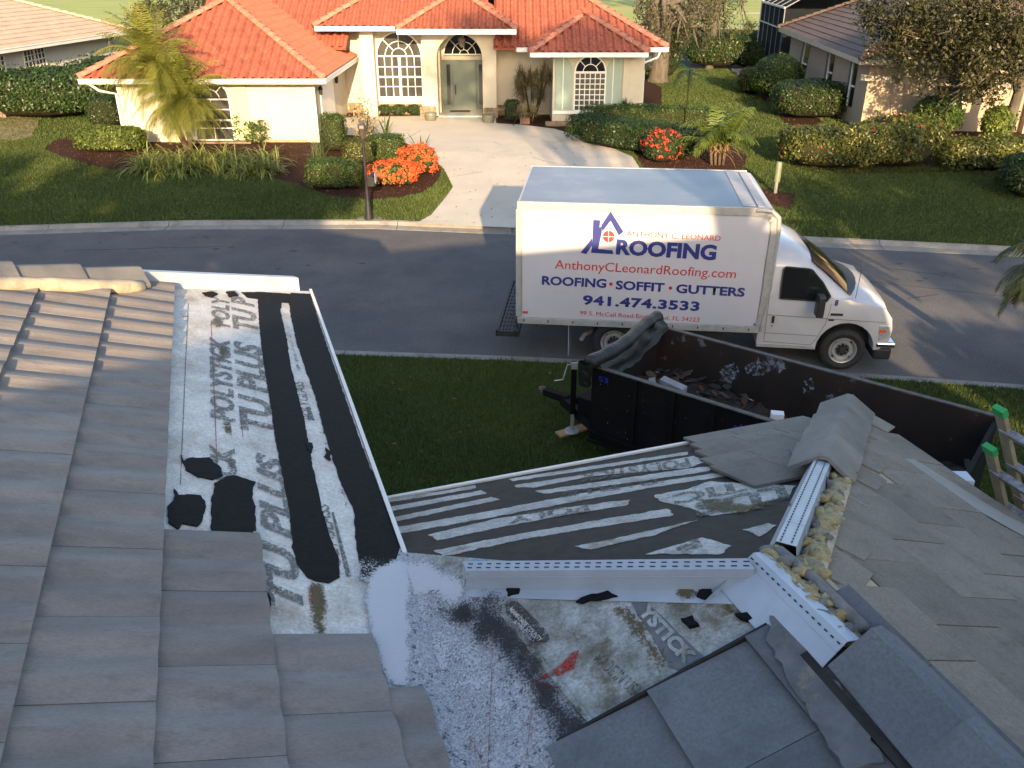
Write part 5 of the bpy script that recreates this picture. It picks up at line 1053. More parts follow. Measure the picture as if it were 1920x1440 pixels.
for mi, (mt, lab) in enumerate(zip(mats, ('broken grey tile pieces lying on the rubble in the trailer', 'rusty brown scraps lying on the rubble in the trailer', 'black felt scraps lying on the rubble in the trailer', 'pale metal scraps scattered on the rubble in the trailer'))):
    m = MB(); lst = [c for k, c in enumerate(shards) if (k * 7) % 20 in ((range(0, 9)), (range(9, 14)), (range(14, 19)), (range(19, 20)))[mi]]
    for c in lst:
        q = Matrix.Rotation(random.uniform(0, 6.3), 3, 'Z') @ Matrix.Rotation(random.uniform(-.7, .7), 3, 'X') @ Matrix.Rotation(random.uniform(-.6, .6), 3, 'Y'); w = random.uniform(.03, .12); l = random.uniform(.05, .22)
        poly = [c + q @ Vector((x, y, 0)) for x, y in ((-l/2, -w/2), (l*.3, -w*.6), (l/2, w*.1), (l*.1, w/2), (-l*.4, w*.4))]; m.prism(poly, q @ Vector((0, 0, random.uniform(.004, .016))))
    o = m.build('scrap_pieces', mt, kind='stuff'); tag(o, lab, 'scraps')
for px in ([(1395, 690), (1420, 672), (1440, 680), (1462, 672), (1478, 688), (1462, 697), (1448, 690), (1428, 706), (1404, 702)], [(1352, 690), (1375, 680), (1390, 698), (1370, 720), (1350, 712)], [(1508, 716), (1520, 706), (1528, 722), (1516, 742), (1506, 734)], [(1546, 740), (1560, 735), (1562, 748), (1550, 752)]):
    pl = type('q', (), {})(); pl.n = -TY; pts = [onplane(u, v, D(0, TWd - 0.053, 1), TY) for u, v in px]; pts = ragged(pts, pl, 0.02, 0.035); m = MB(); m.prism(pts, -TY * 0.002); m.build('paint_scrape', spm, TT)
bx = empty('box', 'small upright white cardboard box standing in the trailer rubble', 'box', D(1.95, 0.2, 1.2), thT)
c = onplane(1457, 781, D(0, 0.22, 0), TY); m = MB(); e2 = Vector((math.cos(-.2), math.sin(-.2), 0)); f2 = Vector((-e2.y, e2.x, 0)); m.prism([c - e2 * .07 - f2 * .05 - UP * .18, c + e2 * .07 - f2 * .05 - UP * .18, c + e2 * .07 + f2 * .05 - UP * .18, c - e2 * .07 + f2 * .05 - UP * .18], UP * 0.23); m.build('carton', pmat('white card', (0.62, 0.64, 0.68), rough=0.6), bx)
bd = empty('white_board', 'narrow white board sticking up against the near trailer wall', 'board', D(0.7, 0.2, 1.3), thT)
p, q = onplane(1237, 711, D(0, 0.15, 0), TY), onplane(1280, 731, D(0, 0.10, 0), TY); m = MB(); m.prism([p, p + UP * -.05, q - UP * .10, q + UP * .0], TY * 0.12); m.build('board', mats[3], bd)
pl_ = empty('pale_box', 'pale box at the rear corner of the trailer by the ladder', 'box', D(4.0, 0.3, 1.3), thT)
c = Y(1795, 905, 5.6); m = MB(); m.prism([c + Vector((-.10, -.05, -.1)), c + Vector((.09, -.07, -.1)), c + Vector((.09, .07, -.1)), c + Vector((-.10, .08, -.1))], UP * 0.16); m.build('carton', pmat('bluish white card', (0.45, 0.50, 0.58), rough=0.5), pl_)
can = empty('paint_can', 'rusty cylinder with red end lying in the trailer rubble', 'can', D(2.5, 0.9, 1.1), thT); m = MB(); m.tube([D(2.35, 0.72, 1.09), D(2.62, 0.80, 1.10)], 0.05, 12); m.build('can_body', mats[1], can); m = MB(); m.tube([D(2.34, 0.717, 1.09), D(2.348, 0.72, 1.09)], 0.035, 12); m.build('red_end', redv, can)

# ============================================================ aluminium ladder at the right eave
lad = empty('extension_ladder', 'worn wooden toned extension ladder with green tipped rails leaning on the right eave', 'ladder', tuple(W(4.2, -0.6, -3.4)), YAW)
lw = pmat('worn tan fibreglass', (0.36, 0.29, 0.20), (0.24, 0.19, 0.13), 9, 0.6, dirt=(0.10, 0.07, 0.05), dscale=12, dthr=(0.6, 0.75)); lg = pmat('green rail cap', (0.03, 0.30, 0.08), rough=0.5); lm = pmat('scuffed rung metal', (0.34, 0.34, 0.36), (0.14, 0.13, 0.13), 22, 0.5, metal=0.3)
LX = (ec * 0.55 - UP).normalized()
def rail_at(u, v, a, ln, w=0.075, t=0.03):
    p = onplane(u, v, W(a, 0, 0), ec); m = MB(); side = cc_; m.beam(p, p + LX * ln, w, t, LX.cross(cc_)); return p, m
pa_, m = rail_at(1875, 770, 3.60, 4.2); m.build('rail', lw, lad, bevel=0.004); pb_, m = rail_at(1856, 842, 3.54, 3.8); m.build('rail', lw, lad, bevel=0.004)
pc_ = pa_ - cc_ * 0.44; m = MB(); m.beam(pc_, pc_ + LX * 4.2, 0.075, 0.03, LX.cross(cc_)); m.build('rail', lw, lad)
pd_ = pb_ - cc_ * 0.38; m = MB(); m.beam(pd_, pd_ + LX * 3.8, 0.075, 0.03, LX.cross(cc_)); m.build('rail', lw, lad)
for p in (pa_, pb_, pc_): m = MB(); m.beam(p - LX * 0.02, p + LX * 0.035, 0.082, 0.038, LX.cross(cc_)); m.build('rail_cap', lg, lad)
for k in range(12):
    for b, off in ((pa_, 0.17), (pb_, 0.20)):
        q = b + LX * (off + k * 0.305) - ec * 0.0; m = MB(); m.beam(q + cc_ * .02, q - cc_ * 0.46, 0.05, 0.028, LX); m.build('rung', lm, lad, bevel=0.004)

# ============================================================ orange roofed house
stw = pmat('cream stucco wall', (0.50, 0.445, 0.35), (0.46, 0.405, 0.315), 3, 0.9, 0.002, 60, dirt=(0.38, 0.33, 0.25), dscale=0.8, dthr=(0.6, 0.85)); trimw = pmat('house white trim', (0.72, 0.69, 0.62), (0.68, 0.65, 0.58), 3, 0.5)
sage = pmat('sage green paint', (0.27, 0.33, 0.27), (0.25, 0.31, 0.25), 3, 0.5); doorg = pmat('grey green door paint', (0.13, 0.16, 0.13), (0.12, 0.145, 0.12), 3, 0.35); wglass = pmat('window glass', (0.035, 0.035, 0.036), (0.075, 0.072, 0.068), 2.2, 0.08, stretch=(3, 1, .3), spec=0.7); dglass = pmat('dark arch glass', (0.012, 0.012, 0.014), rough=0.08, spec=0.7)
stone = instmat('stacked ledge stone', (0.20, 0.145, 0.09), (0.30, 0.215, 0.135), 9, 0.9, 0.35, 0.01, bscale=30)
terra = instmat('terracotta roof tile', (0.245, 0.068, 0.040), (0.30, 0.092, 0.057), 3.5, 0.85, 0.14, 0.001, dirt=(0.20, 0.058, 0.038), dscale=2.5, dthr=(0.55, 0.8), bscale=40); capm = instmat('terracotta hip cap', (0.32, 0.115, 0.075), (0.40, 0.17, 0.115), 4, 0.8, 0.10, 0.002, dirt=(0.52, 0.36, 0.27), dscale=6, dthr=(0.58, 0.75), bscale=40)
gutw = pmat('gutter white', (0.72, 0.71, 0.68), (0.66, 0.65, 0.62), 2, 0.4)
OH = empty('house', 'cream stucco house with bright orange barrel tile roof and arched windows across the road', 'house', (-4, 36, 0.4))
PI_ = 0.55; HF = 0.42
def X(u, v, y): return Y(u, v, y).x
def Zv(v, y): return Y(960, v, y).z
tS = None
def s_tile(w=0.305, Ln=0.42, th=0.03, h=0.115):
    V = []; Fc = []; n = 8
    for xi, (x, z0) in enumerate(((0, 0.0), (Ln, 0.03))):
        for i in range(n + 1):
            t = i / n; y = w * t; z = z0 + (h * math.sin(math.pi * min(t / 0.62, 1)) if t < 0.62 else -0.012 * math.sin(math.pi * (t - 0.62) / 0.38)); V += [(x, y, z), (x, y, z - th)]
    st = 2 * (n + 1)
    for i in range(n): a = 2 * i; Fc += [(a, a + st, a + st + 2, a + 2), (a + st, a + st + 1, a + st + 3, a + st + 2)]
    return mesh('roof_tile', V, Fc, False)
tS = s_tile(); tSv = np.array([v.co[:] for v in tS.vertices]); tSf = [tuple(p.vertices) for p in tS.polygons]
def roof_plane(name, poly, e0, e1, parent, mat, singles=False, w=0.30, ex=0.36, base=None, tv=tSv, tf=tSf, tm=tS, label=None, sink=0.05, flip=False):
    """poly: 3-D outline (planar), e0 -> e1 the eave seen with the up-slope on its left"""
    e0 = Vector(e0); e1 = Vector(e1); Ud = (e1 - e0).normalized(); nn = None; pts = [Vector(p) for p in poly]
    nn = Vector((0, 0, 0))
    for i in range(1, len(pts) - 1): nn += (pts[i] - pts[0]).cross(pts[i + 1] - pts[0])
    nn.normalize(); nn = nn if nn.z > 0 else -nn; Vd = nn.cross(Ud).normalized(); Vd = Vd if Vd.z > 0 else -Vd
    m = MB(); m.prism([p - nn * 0.02 for p in pts], -nn * 0.08); rf = m.build('roof_deck', base or mat, parent, label=label)
    q = [((p - e0).dot(Ud), (p - e0).dot(Vd)) for p in pts]; us = [a for a, b in q]; vs = [b for a, b in q]
    allv = []; allf = []; cnt = 0; k = 0
    rown = int(max(vs) / ex) + 1; 
    for r in range(rown):
        vv = r * ex; u = min(us)
        cand = np.array([(uu + w / 2, vv + ex * 0.45) for uu in np.arange(min(us), max(us), w)])
        ins = inpoly(cand, q)
        for (uu, _), ok in zip(cand, ins):
            if not ok: continue
            o = e0 + Ud * (uu - w / 2) + Vd * vv - Vd * (-0.42 + 0.04) + nn * random.uniform(0, 0.006)
            M = frame(o, -Vd, -Ud if False else Ud)
            if M.to_3x3().col[2].dot(nn) < 0: M = frame(o + Ud * w, -Vd, -Ud)
            if singles: link('roof_tile', tm, mat, parent, mw=M)
            else:
                Mn = np.array(M); vw = tv @ Mn[:3, :3].T + Mn[:3, 3]; allf.append(np.array(0)); allv.append(vw)
    if not singles and allv:
        nv = len(tv); Vn = np.concatenate(allv); fa = [tuple(i + j * nv for i in f) for j in range(len(allv)) for f in tf]
        link(name, mesh(name, Vn.tolist(), fa), mat, parent, kind='stuff')
    return nn
def barrel(parent, a, b, r=0.12, ln=0.36, mat=None, end=True, lift=0.05):
    a = Vector(a); b = Vector(b); d = (b - a); n = int(d.length / ln); d.normalize(); sd = d.cross(UP).normalized(); up = sd.cross(d)
    key = 'cap%.2f' % r
    if key not in MATS:
        V = []; Fc = []; N = 8
        for x, rr, z in ((-0.02, r * 1.08, 0.012), (ln + .05, r * 0.90, -0.015)):
            for i in range(N + 1):
                t = math.pi * i / N; V.append((x, rr * math.cos(t), rr * math.sin(t) * .9 + z)); V.append((x, (rr - .02) * math.cos(t), (rr - .02) * math.sin(t) * .9 + z))
        st = 2 * (N + 1)
        for i in range(N): k = 2 * i; Fc += [(k, k + st, k + st + 2, k + 2), (k, k + 2, k + 3, k + 1)]
        MATS[key] = mesh('ridge_cap', V, Fc, True)
        MATS[key].set_sharp_from_angle(angle=R(40))
    me = MATS[key]
    for i in range(n): link('ridge_cap', me, mat or capm, parent, mw=frame(a + d * (i * ln) + up * lift, d, sd.cross(d).cross(d) if False else -sd))
    if end: m = MB(); m.lathe([(0, 0.0), (r, 0.02), (r * 1.05, 0.06), (r, 0.10)], a + up * lift - d * 0.05, 12, d); m.build('cap_end', mat or capm, parent, smooth=True)
def gutter(parent, pts, h=0.15, d_=0.13, mat=None):
    m = MB()
    for a, b in zip(pts[:-1], pts[1:]):
        a = Vector(a); b = Vector(b); m.beam(a - UP * h / 2, b - UP * h / 2, d_, h)
        m.beam(a + UP * 0.0, b + UP * 0.0, d_ + 0.04, 0.03)
    return m.build('gutter', mat or gutw, parent, bevel=0.01)
def boxp(name, a, b, mat, parent, **k): m = MB(); m.box(a, b); return m.build(name, mat, parent, **k)
# --- garage wing
gy = 30.6; ge = 30.0; gzv = Zv(150, ge) + 0.03; xl = X(150, 143, ge); xr = X(605, 152, ge); wl, wr = X(228, 215, gy), X(592, 215, gy); hw = (xr - xl) / 2; ax_ = (xl + xr) / 2; az = gzv + hw * PI_; back = 43.0
boxp('wall', (wl, gy, HF - 0.3), (wr, 37.0, gzv - 0.02), stw, OH, label='sunlit garage wing wall')
boxp('soffit', (xl + .05, ge + .05, gzv - 0.10), (xr - .05, 37.2, gzv - 0.04), trimw, OH)
gF = [(xl, ge, gzv), (xr, ge, gzv), (ax_, ge + hw, az)]
roof_plane('roof_tiles', gF, gF[0], gF[1], OH, terra, singles=True)
gR = [(xr, ge, gzv), (xr, 37.3, gzv), (xr - (37.3 + hw + 0.6 - 37.3) * 0 - 0.0, 37.3, gzv), (ax_, back, az), (ax_, ge + hw, az)]
gR = [(xr, ge, gzv), (xr, 37.2, gzv), (ax_, 41.2, az), (ax_, ge + hw, az)]
roof_plane('roof_tiles', gR, gR[0], gR[1], OH, terra)
gL = [(xl, 41.2, gzv), (xl, ge, gzv), (ax_, ge + hw, az), (ax_, 41.2, az)]; roof_plane('roof_tiles', gL, gL[0], gL[1], OH, terra)
barrel(OH, (xr, ge, gzv + .02), (ax_, ge + hw, az + .02), 0.14); barrel(OH, (xl, ge, gzv + .02), (ax_, ge + hw, az + .02), 0.14); barrel(OH, (ax_, ge + hw, az + .04), (ax_, 41.2, az + .04), 0.14, end=False)
gutter(OH, [(xl - .05, ge - .05, gzv), (xr + 0.05, ge - .05, gzv), (xr + 0.05, 37.0, gzv)])
# --- main block
my = 36.5; bay = 35.9; X0 = X(640, 200, my)
ze2 = Zv(50, 35.3); boxp('wall', (X(676, 150, my), my, HF - .2), (X(826, 150, my), my + 2, ze2 - 0.05), stw, OH); boxp('wall', (wr, my + .3, HF - .2), (X(690, 150, my), my + 2, ze2 - 0.05), stw, OH)
zr = Zv(92, 35.2) ; xR = X(1208, 150, 34.6); boxp('wall', (X(925, 150, my), my, HF - .2), (xR, my + 2, zr - 0.03), stw, OH)
boxp('wall', (X(826, 150, my) - 1.0, 37.4, HF - .2), (X(912, 150, my) + 1.0, 38.4, ze2 - .05), stw, OH, label='recessed entrance wall')
# columns and the arched porch front
def arched(poly_x0, poly_x1, ztop, x0, x1, zs, y, d_, zb=HF - .2, n=16):
    r = (x1 - x0) / 2; cx = (x0 + x1) / 2; o = [(poly_x0, zb), (x0, zb), (x0, zs)] + [(cx - r * math.cos(math.pi * i / n), zs + r * math.sin(math.pi * i / n)) for i in range(1, n)] + [(x1, zs), (x1, zb), (poly_x1, zb), (poly_x1, ztop), (poly_x0, ztop)]
    m = MB(); m.prism([Vector((a, y, b)) for a, b in o], Vector((0, d_, 0))); return m
pf = bay - 0.15; x0_, x1_ = X(820, 150, pf), X(905, 150, pf); arched(X(793, 150, pf), X(931, 150, pf), Zv(57, 35.2), x0_, x1_, Zv(64, pf) - (x1_ - x0_) / 2, pf, 0.55).build('porch_front', stw, OH)
boxp('column', (X(680, 150, bay), bay, HF - .1), (X(704, 150, bay), my - .002, ze2 - 0.06), stw, OH)
boxp('side_wall', (x0_ - 0.3, pf + 0.552, HF - .1), (x0_, 37.398, ze2 - .06), stw, OH); boxp('side_wall', (x1_, pf + .552, HF - .1), (x1_ + 0.3, 37.398, ze2 - .06), stw, OH)
boxp('soffit', (X(592, 50, 35.3), 35.35, ze2 - 0.10), (X(935, 50, 35.3), 37.4, ze2 - 0.06), trimw, OH)
# roofs
ey = 35.3; bl = X(590, 48, ey); br = X(760, 48, ey)
mR = X(1248, 93, 35.2); zm = zr + 0.05; ridge_d = 8.0
xm_ = X(650, 100, 35.3); xp_ = X(925, 95, 35.2); mf = [(xl + 2, 35.2, zm), (xm_, 35.2, zm), (xm_, 38.6, zm + 3.4 * PI_), (xp_, 38.6, zm + 3.4 * PI_), (xp_, 35.2, zm), (mR, 35.2, zm), (mR - ridge_d, 35.2 + ridge_d, zm + ridge_d * PI_), (xl + 2, 35.2 + ridge_d, zm + ridge_d * PI_)]
roof_plane('roof_tiles', mf, mf[0], mf[-2] if 0 else mf[5], OH, terra)
mr_ = [(mR, 35.2, zm), (mR, 35.2 + 16, zm), (mR - ridge_d, 35.2 + ridge_d, zm + ridge_d * PI_)]; roof_plane('roof_tiles', mr_, mr_[0], mr_[1], OH, terra); barrel(OH, mr_[0], mr_[2], 0.15)
m = MB(); m.prism([Vector(p) for p in ((xl + 2, 35.2 + ridge_d, zm + ridge_d * PI_), (mR - ridge_d, 35.2 + ridge_d, zm + ridge_d * PI_), (mR, 51.2, zm), (xl + 2, 51.2, zm))], UP * -0.08); m.build('roof_deck', terra, OH); barrel(OH, (mR - ridge_d, 35.2 + ridge_d, zm + ridge_d * PI_ + .04), (xl + 2, 35.2 + ridge_d, zm + ridge_d * PI_ + .04), 0.15, end=False)
boxp('wall', (wl, 39.0, HF - .3), (xR, 50, zm - .1), stw, OH)
b1 = [(bl, ey, ze2), (br + 3, ey, ze2), (br + 3, ey + 3.4, ze2 + 3.4 * PI_), (bl + 3.4, ey + 3.4, ze2 + 3.4 * PI_)]; roof_plane('roof_tiles', b1, b1[0], b1[1], OH, terra); barrel(OH, b1[0], b1[3], 0.14)
b2 = [(bl, ey + 6, ze2), (bl, ey, ze2), (bl + 3.4, ey + 3.4, ze2 + 3.4 * PI_)]; roof_plane('roof_tiles', b2, b2[0], b2[1], OH, terra)
py = 34.9; pz = Zv(55, py) ; p0_, p1_ = X(746, 53, py), X(966, 58, py); ph = (p1_ - p0_) / 2; pcx = (p0_ + p1_) / 2
for q in ([(p0_, py, pz), (p1_, py, pz), (pcx, py + ph, pz + ph * PI_)], [(p1_, py, pz), (p1_, py + 3, pz), (pcx, py + 3 + ph, pz + ph * PI_), (pcx, py + ph, pz + ph * PI_)], [(p0_, py + 3, pz), (p0_, py, pz), (pcx, py + ph, pz + ph * PI_), (pcx, py + 3 + ph, pz + ph * PI_)]): roof_plane('roof_tiles', q, q[0], q[1], OH, terra)
barrel(OH, (p0_, py, pz), (pcx, py + ph, pz + ph * PI_), 0.14); barrel(OH, (p1_, py, pz), (pcx, py + ph, pz + ph * PI_), 0.14)
ry = 33.2; rz = Zv(100, ry) + .02; r0, r1 = X(996, 97, ry), X(1213, 102, ry); rh = (r1 - r0) / 2; rcx = (r0 + r1) / 2
for q in ([(r0, ry, rz), (r1, ry, rz), (rcx, ry + rh, rz + rh * PI_)], [(r1, ry, rz), (r1, ry + 3, rz), (rcx, ry + 3 + rh, rz + rh * PI_), (rcx, ry + rh, rz + rh * PI_)], [(r0, ry + 3, rz), (r0, ry, rz), (rcx, ry + rh, rz + rh * PI_), (rcx, ry + 3 + rh, rz + rh * PI_)]): roof_plane('roof_tiles', q, q[0], q[1], OH, terra)
barrel(OH, (r0, ry, rz), (rcx, ry + rh, rz + rh * PI_), 0.14); barrel(OH, (r1, ry, rz), (rcx, ry + rh, rz + rh * PI_), 0.14)
gutter(OH, [(bl, ey - .05, ze2), (br, ey - .05, ze2)]); gutter(OH, [(p0_ - .05, py - .05, pz), (p1_ + .05, py - .05, pz)], h=0.18); gutter(OH, [(p1_ + .05, 35.15, zm), (r0, 35.15, zm)]); gutter(OH, [(r0 - .05, ry - .05, rz), (r1 + .05, ry - .05, rz)]); gutter(OH, [(r1, 35.15, zm), (mR + .05, 35.15, zm), (mR + .05, 45, zm)])
rw = 33.9; rl, rr_ = X(1037, 150, rw), X(1207, 150, rw); boxp('wall', (rl, rw, HF - .2), (rr_, my + .5, rz - 0.05), stw, OH, label='wall of the right bay')
boxp('soffit', (r0 + .05, ry + .05, rz - .10), (r1 - .05, 36, rz - 0.055), trimw, OH); boxp('soffit', (p1_, 35.25, zm - .1), (mR - .05, 37, zm - 0.05), trimw, OH)
m = MB(); dpx = X(1238, 105, 35.1); m.tube([(dpx, 35.1, zm - 0.12), (dpx - .1, 35.1, zm - 0.35), (rr_ + 0.06, 35.0, zm - 0.55), (rr_ + 0.05, 34.4, zm - 0.75), (rr_ + 0.04, 34.2, HF + 0.1)], 0.045, 8); m.build('downspout', gutw, OH)
m = MB(); m.tube([(X(165, 160, ge), ge, gzv - 0.12), (X(180, 165, ge), ge + .2, gzv - 0.4), (wl - .02, gy - .05, gzv - 0.55), (wl - .03, gy - .05, HF)], 0.045, 8); m.build('downspout', gutw, OH)
# --- windows and doors
def win(px0, px1, vspr, vbot, y, parent=OH, arch=True, bars=3, mid=True, hbars=(), glass=None, name='arched_window', fw=0.05, dep=0.06, rings=(0.62, 0.33), spokes=4, vm=None, fr=None):
    fr = fr or trimw; vm = vm or (vspr + vbot) / 2; x0, x1 = X(px0, vm, y), X(px1, vm, y); zs, zb = Zv(vspr, y), Zv(vbot, y); r = (x1 - x0) / 2; cx = (x0 + x1) / 2; N = 20
    out = [(x0, zb), (x1, zb), (x1, zs)] + ([(cx + r * math.cos(math.pi * i / N), zs + r * math.sin(math.pi * i / N)) for i in range(1, N)] if arch else []) + [(x0, zs)]
    m = MB(); m.prism([Vector((a, y - 0.012, b)) for a, b in out], Vector((0, 0.01, 0))); root = m.build(name, glass or wglass, parent)
    f = MB(); yy = y - dep / 2
    for a, b in zip(out, out[1:] + out[:1]): f.beam((a[0], yy, a[1]), (b[0], yy, b[1]), fw, dep, Vector((0, 1, 0)))
    if arch:
        f.beam((x0, yy, zs), (x1, yy, zs), fw, dep * .9, Vector((0, 1, 0)))
        for q in rings:
            pts = [(cx + r * q * math.cos(math.pi * i / 14), yy, zs + r * q * math.sin(math.pi * i / 14)) for i in range(15)]
            for a, b in zip(pts[:-1], pts[1:]): f.beam(a, b, fw * .55, dep * .7, Vector((0, 1, 0)))
        rmin = rings[-1] if rings else 0
        for i in range(1, spokes): a = math.pi * i / spokes; f.beam((cx + r * rmin * math.cos(a), yy, zs + r * rmin * math.sin(a)), (cx + r * math.cos(a), yy, zs + r * math.sin(a)), fw * .55, dep * .6, Vector((0, 1, 0)))
    if mid: f.beam((cx, yy, zb), (cx, yy, zs), fw * 1.9, dep * 1.1, Vector((0, 1, 0)))
    for v, k in hbars: z = Zv(v, y); f.beam((x0, yy, z), (x1, yy, z), fw * k, dep * .8, Vector((0, 1, 0)))
    for i in range(1, bars): x = x0 + (x1 - x0) * i / bars; f.beam((x, yy, zb), (x, yy, zs), fw * .5, dep * .65, Vector((0, 1, 0)))
    f.build('frame', fr, root); return root
win(709, 792, 105, 182, my, bars=6, hbars=((125, .5), (144, 1.2), (162, .5))); boxp('window_sill', (X(706, 185, my), my - 0.14, Zv(189, my)), (X(795, 185, my), my - .001, Zv(184, my)), trimw, OH)
boxp('entry_surround', (X(829, 150, 37.4), 37.36, HF + .02), (X(911, 150, 37.4), 37.398, Zv(112, 37.4)), doorg, OH); boxp('front_door', (X(850, 160, 37.3), 37.30, HF + .04), (X(893, 160, 37.3), 37.359, Zv(115, 37.3)), doorg, OH, bevel=0.01)
for a, b in ((838, 845), (898, 905)): o = boxp('sidelight', (X(a, 160, 37.3), 37.34, Zv(196, 37.3)), (X(b, 160, 37.3), 37.358, Zv(121, 37.3)), wglass, OH)
m = MB(); m.beam((X(854, 165, 37.2), 37.27, Zv(160, 37.2)), (X(854, 165, 37.2), 37.27, Zv(178, 37.2)), 0.05, 0.05); m.build('door_handle', blk, OH)
boxp('transom_wall', (X(829, 110, 37.4), 37.34, Zv(112, 37.4)), (X(911, 110, 37.4), 37.398, Zv(103, 37.4)), stw, OH)
win(832, 908, 102, 103, 37.4, bars=0, mid=False, glass=dglass, rings=(0.58, 0.22), name='arched_transom', vm=100)
m = MB(); lx = X(866, 80, 36.6); lz = Zv(80, 36.6); m.lathe([(0, .28), (.10, .2), (.16, .16), (.13, -.05), (.08, -.14), (0, -.2)], (lx, 36.6, lz), 8); m.beam((lx, 36.6, lz + .25), (lx, 36.6, lz + .8), .015, .015); m.build('porch_lantern', pmat('old brass lantern', (0.16, 0.14, 0.11), rough=0.5), OH)
boxp('porch_slab', (x0_ - .2, pf + 0.0, HF - .2), (x1_ + .2, 37.4, HF + 0.10), M_['drive'], OH)
# right bay window with glass blocks
w_ = win(1077, 1134, 135, 207, rw, bars=0, mid=False, rings=(0.48,), name='glass_block_window', spokes=4, glass=dglass); gbx0, gbx1, gz0, gz1 = X(1077, 170, rw), X(1134, 170, rw), Zv(207, rw), Zv(137, rw)
gb = pmat('rippled glass block', (0.03, 0.032, 0.03), (0.10, 0.10, 0.095), 60, 0.15, 0.004, 70, spec=0.8)
for i in range(6):
    for j in range(7): sx, sz = (gbx1 - gbx0) / 6, (gz1 - gz0) / 7; boxp('glass_block', (gbx0 + i * sx + .018, rw - 0.05, gz0 + j * sz + .018), (gbx0 + (i + 1) * sx - .018, rw - 0.013, gz0 + (j + 1) * sz - .018), gb, w_)
boxp('block_grout', (gbx0, rw - 0.03, gz0), (gbx1, rw - .0125, gz1), trimw, w_)
def shutter(px0, px1, left, y, v0=205, vs=118):
    x0, x1 = X(px0, 160, y), X(px1, 160, y); zb = Zv(v0, y); zs = Zv(135, y) ; r = (x1 - x0); pts = [(x0, zb), (x1, zb)]
    N = 10
    if left: pts += [(x0 + r * math.cos(a), zs + r * math.sin(a)) for a in np.linspace(0, math.pi / 2, N)]
    else: pts += [(x1 - r * math.cos(a), zs + r * math.sin(a)) for a in np.linspace(math.pi / 2, 0, N)]
    m = MB(); m.prism([Vector((a, y - 0.04, b)) for a, b in pts], Vector((0, .038, 0))); s = m.build('shutter', sage, OH); m = MB(); xm = x0 + r * .45; m.beam((xm, y - .05, zb), (xm, y - .05, zs + r * .8), 0.03, 0.02, Vector((0, 1, 0))); m.build('shutter_rib', trimw, s)
shutter(1041, 1073, True, rw); shutter(1135, 1165, False, rw)
boxp('corner_trim', (rl - .01, rw - .08, HF), (X(1040, 160, rw), rw - .001, rz - .1), stw, OH); boxp('corner_trim', (X(1167, 160, rw), rw - .08, HF), (X(1175, 160, rw), rw - .001, rz - .1), stw, OH); boxp('window_sill', (rl, rw - .12, Zv(213, rw)), (X(1140, 210, rw), rw - .001, Zv(207, rw)), trimw, OH)
# garage front: arched window with shutters
win(365, 436, 186, 262, gy, bars=2, hbars=((205, .6), (225, 1.2), (240, .6)), mid=False, rings=(0.5,), vm=225)
ys_ = pmat('pale yellow green shutter', (0.50, 0.50, 0.26), (0.46, 0.46, 0.24), 3, 0.6)
def pil(u0, u1, v0=262, arch=True):
    x0, x1 = X(u0, 220, gy), X(u1, 220, gy); zb, zs = Zv(v0, gy), Zv(186, gy); r = x1 - x0; pts = [(x0, zb), (x1, zb)] + [(x1 - r * math.cos(a), zs + r * math.sin(a)) for a in np.linspace(math.pi / 2, 0, 10)]; m = MB(); m.prism([Vector((a, gy - .04, b)) for a, b in pts], Vector((0, .038, 0))); m.build('shutter', ys_, OH)
pil(437, 468)
boxp('corner_trim', (wr - .25, gy - .06, HF), (wr + .06, gy - .001, gzv - .12), stw, OH); boxp('wall_band', (X(480, 250, gy), gy - .05, HF - .3), (X(575, 250, gy), gy - .001, HF + 0.15), stone, OH)
boxp('window_ledge', (X(352, 268, gy), gy - .3, HF - .3), (X(475, 268, gy), gy - .001, HF + 0.12), stone, OH)
m = MB(); m.lathe([(0, .2), (.08, .12), (.06, -.1), (0, -.14)], (wr + 0.12, gy + .6, 2.1), 8); m.build('wall_lantern', blk, OH); m = MB(); m.lathe([(0, .2), (.08, .12), (.06, -.1), (0, -.14)], (wr + 0.12, 34.2, 2.1), 8); m.build('wall_lantern', blk, OH)
# garage door on the inner side
boxp('garage_door', (wr - .02, 31.6, HF - .1), (wr + 0.03, 34.0, HF + 1.75), trimw, OH)
# stacked stone ledges, each stone its own piece
smesh = None
def ledge(x0, x1, y, z0, z1, d_=0.22, rows=3, sl=0.30):
    global smesh
    if smesh is None: mm = MB(); mm.box((0, 0, 0), (1, 1, 1)); o = mm.build('stone', stone, OH, bevel=0.04); smesh = o.data; bpy.data.objects.remove(o)
    rhh = (z1 - z0) / rows
    for r_ in range(rows):
        x = x0 - (0.12 if r_ % 2 else 0)
        while x < x1 - 0.02:
            l = sl * random.uniform(0.6, 1.5); a, b = max(x, x0), min(x + l, x1); x += l
            if b - a < .04: continue
            pr = random.uniform(0, .05); M = Matrix.Translation((a + .006, y - d_ - pr, z0 + r_ * rhh + .004)) @ Matrix.Diagonal((b - a - .012, d_ + pr - .002, rhh - .008, 1)); link('stone', smesh, stone, OH, mw=M)
ledge(X(690, 210, my), X(792, 210, my), my, HF - .05, HF + 0.45, rows=4); ledge(X(788, 210, pf), X(818, 210, pf), pf, HF - .05, HF + 0.48, d_=.12, rows=4, sl=.2); ledge(X(907, 215, pf), X(934, 215, pf), pf, HF - .05, HF + 0.42, d_=.12, rows=4, sl=.2)
ledge(X(934, 215, my), X(945, 215, my), my, HF - .05, HF + 0.42, rows=4); ledge(X(1022, 230, rw), X(1100, 230, rw), rw, HF - .1, HF + 0.22, rows=3); ledge(X(640, 215, my), X(688, 215, my), my + .3, HF - .05, HF + 0.45, d_=.1, rows=4, sl=.2)
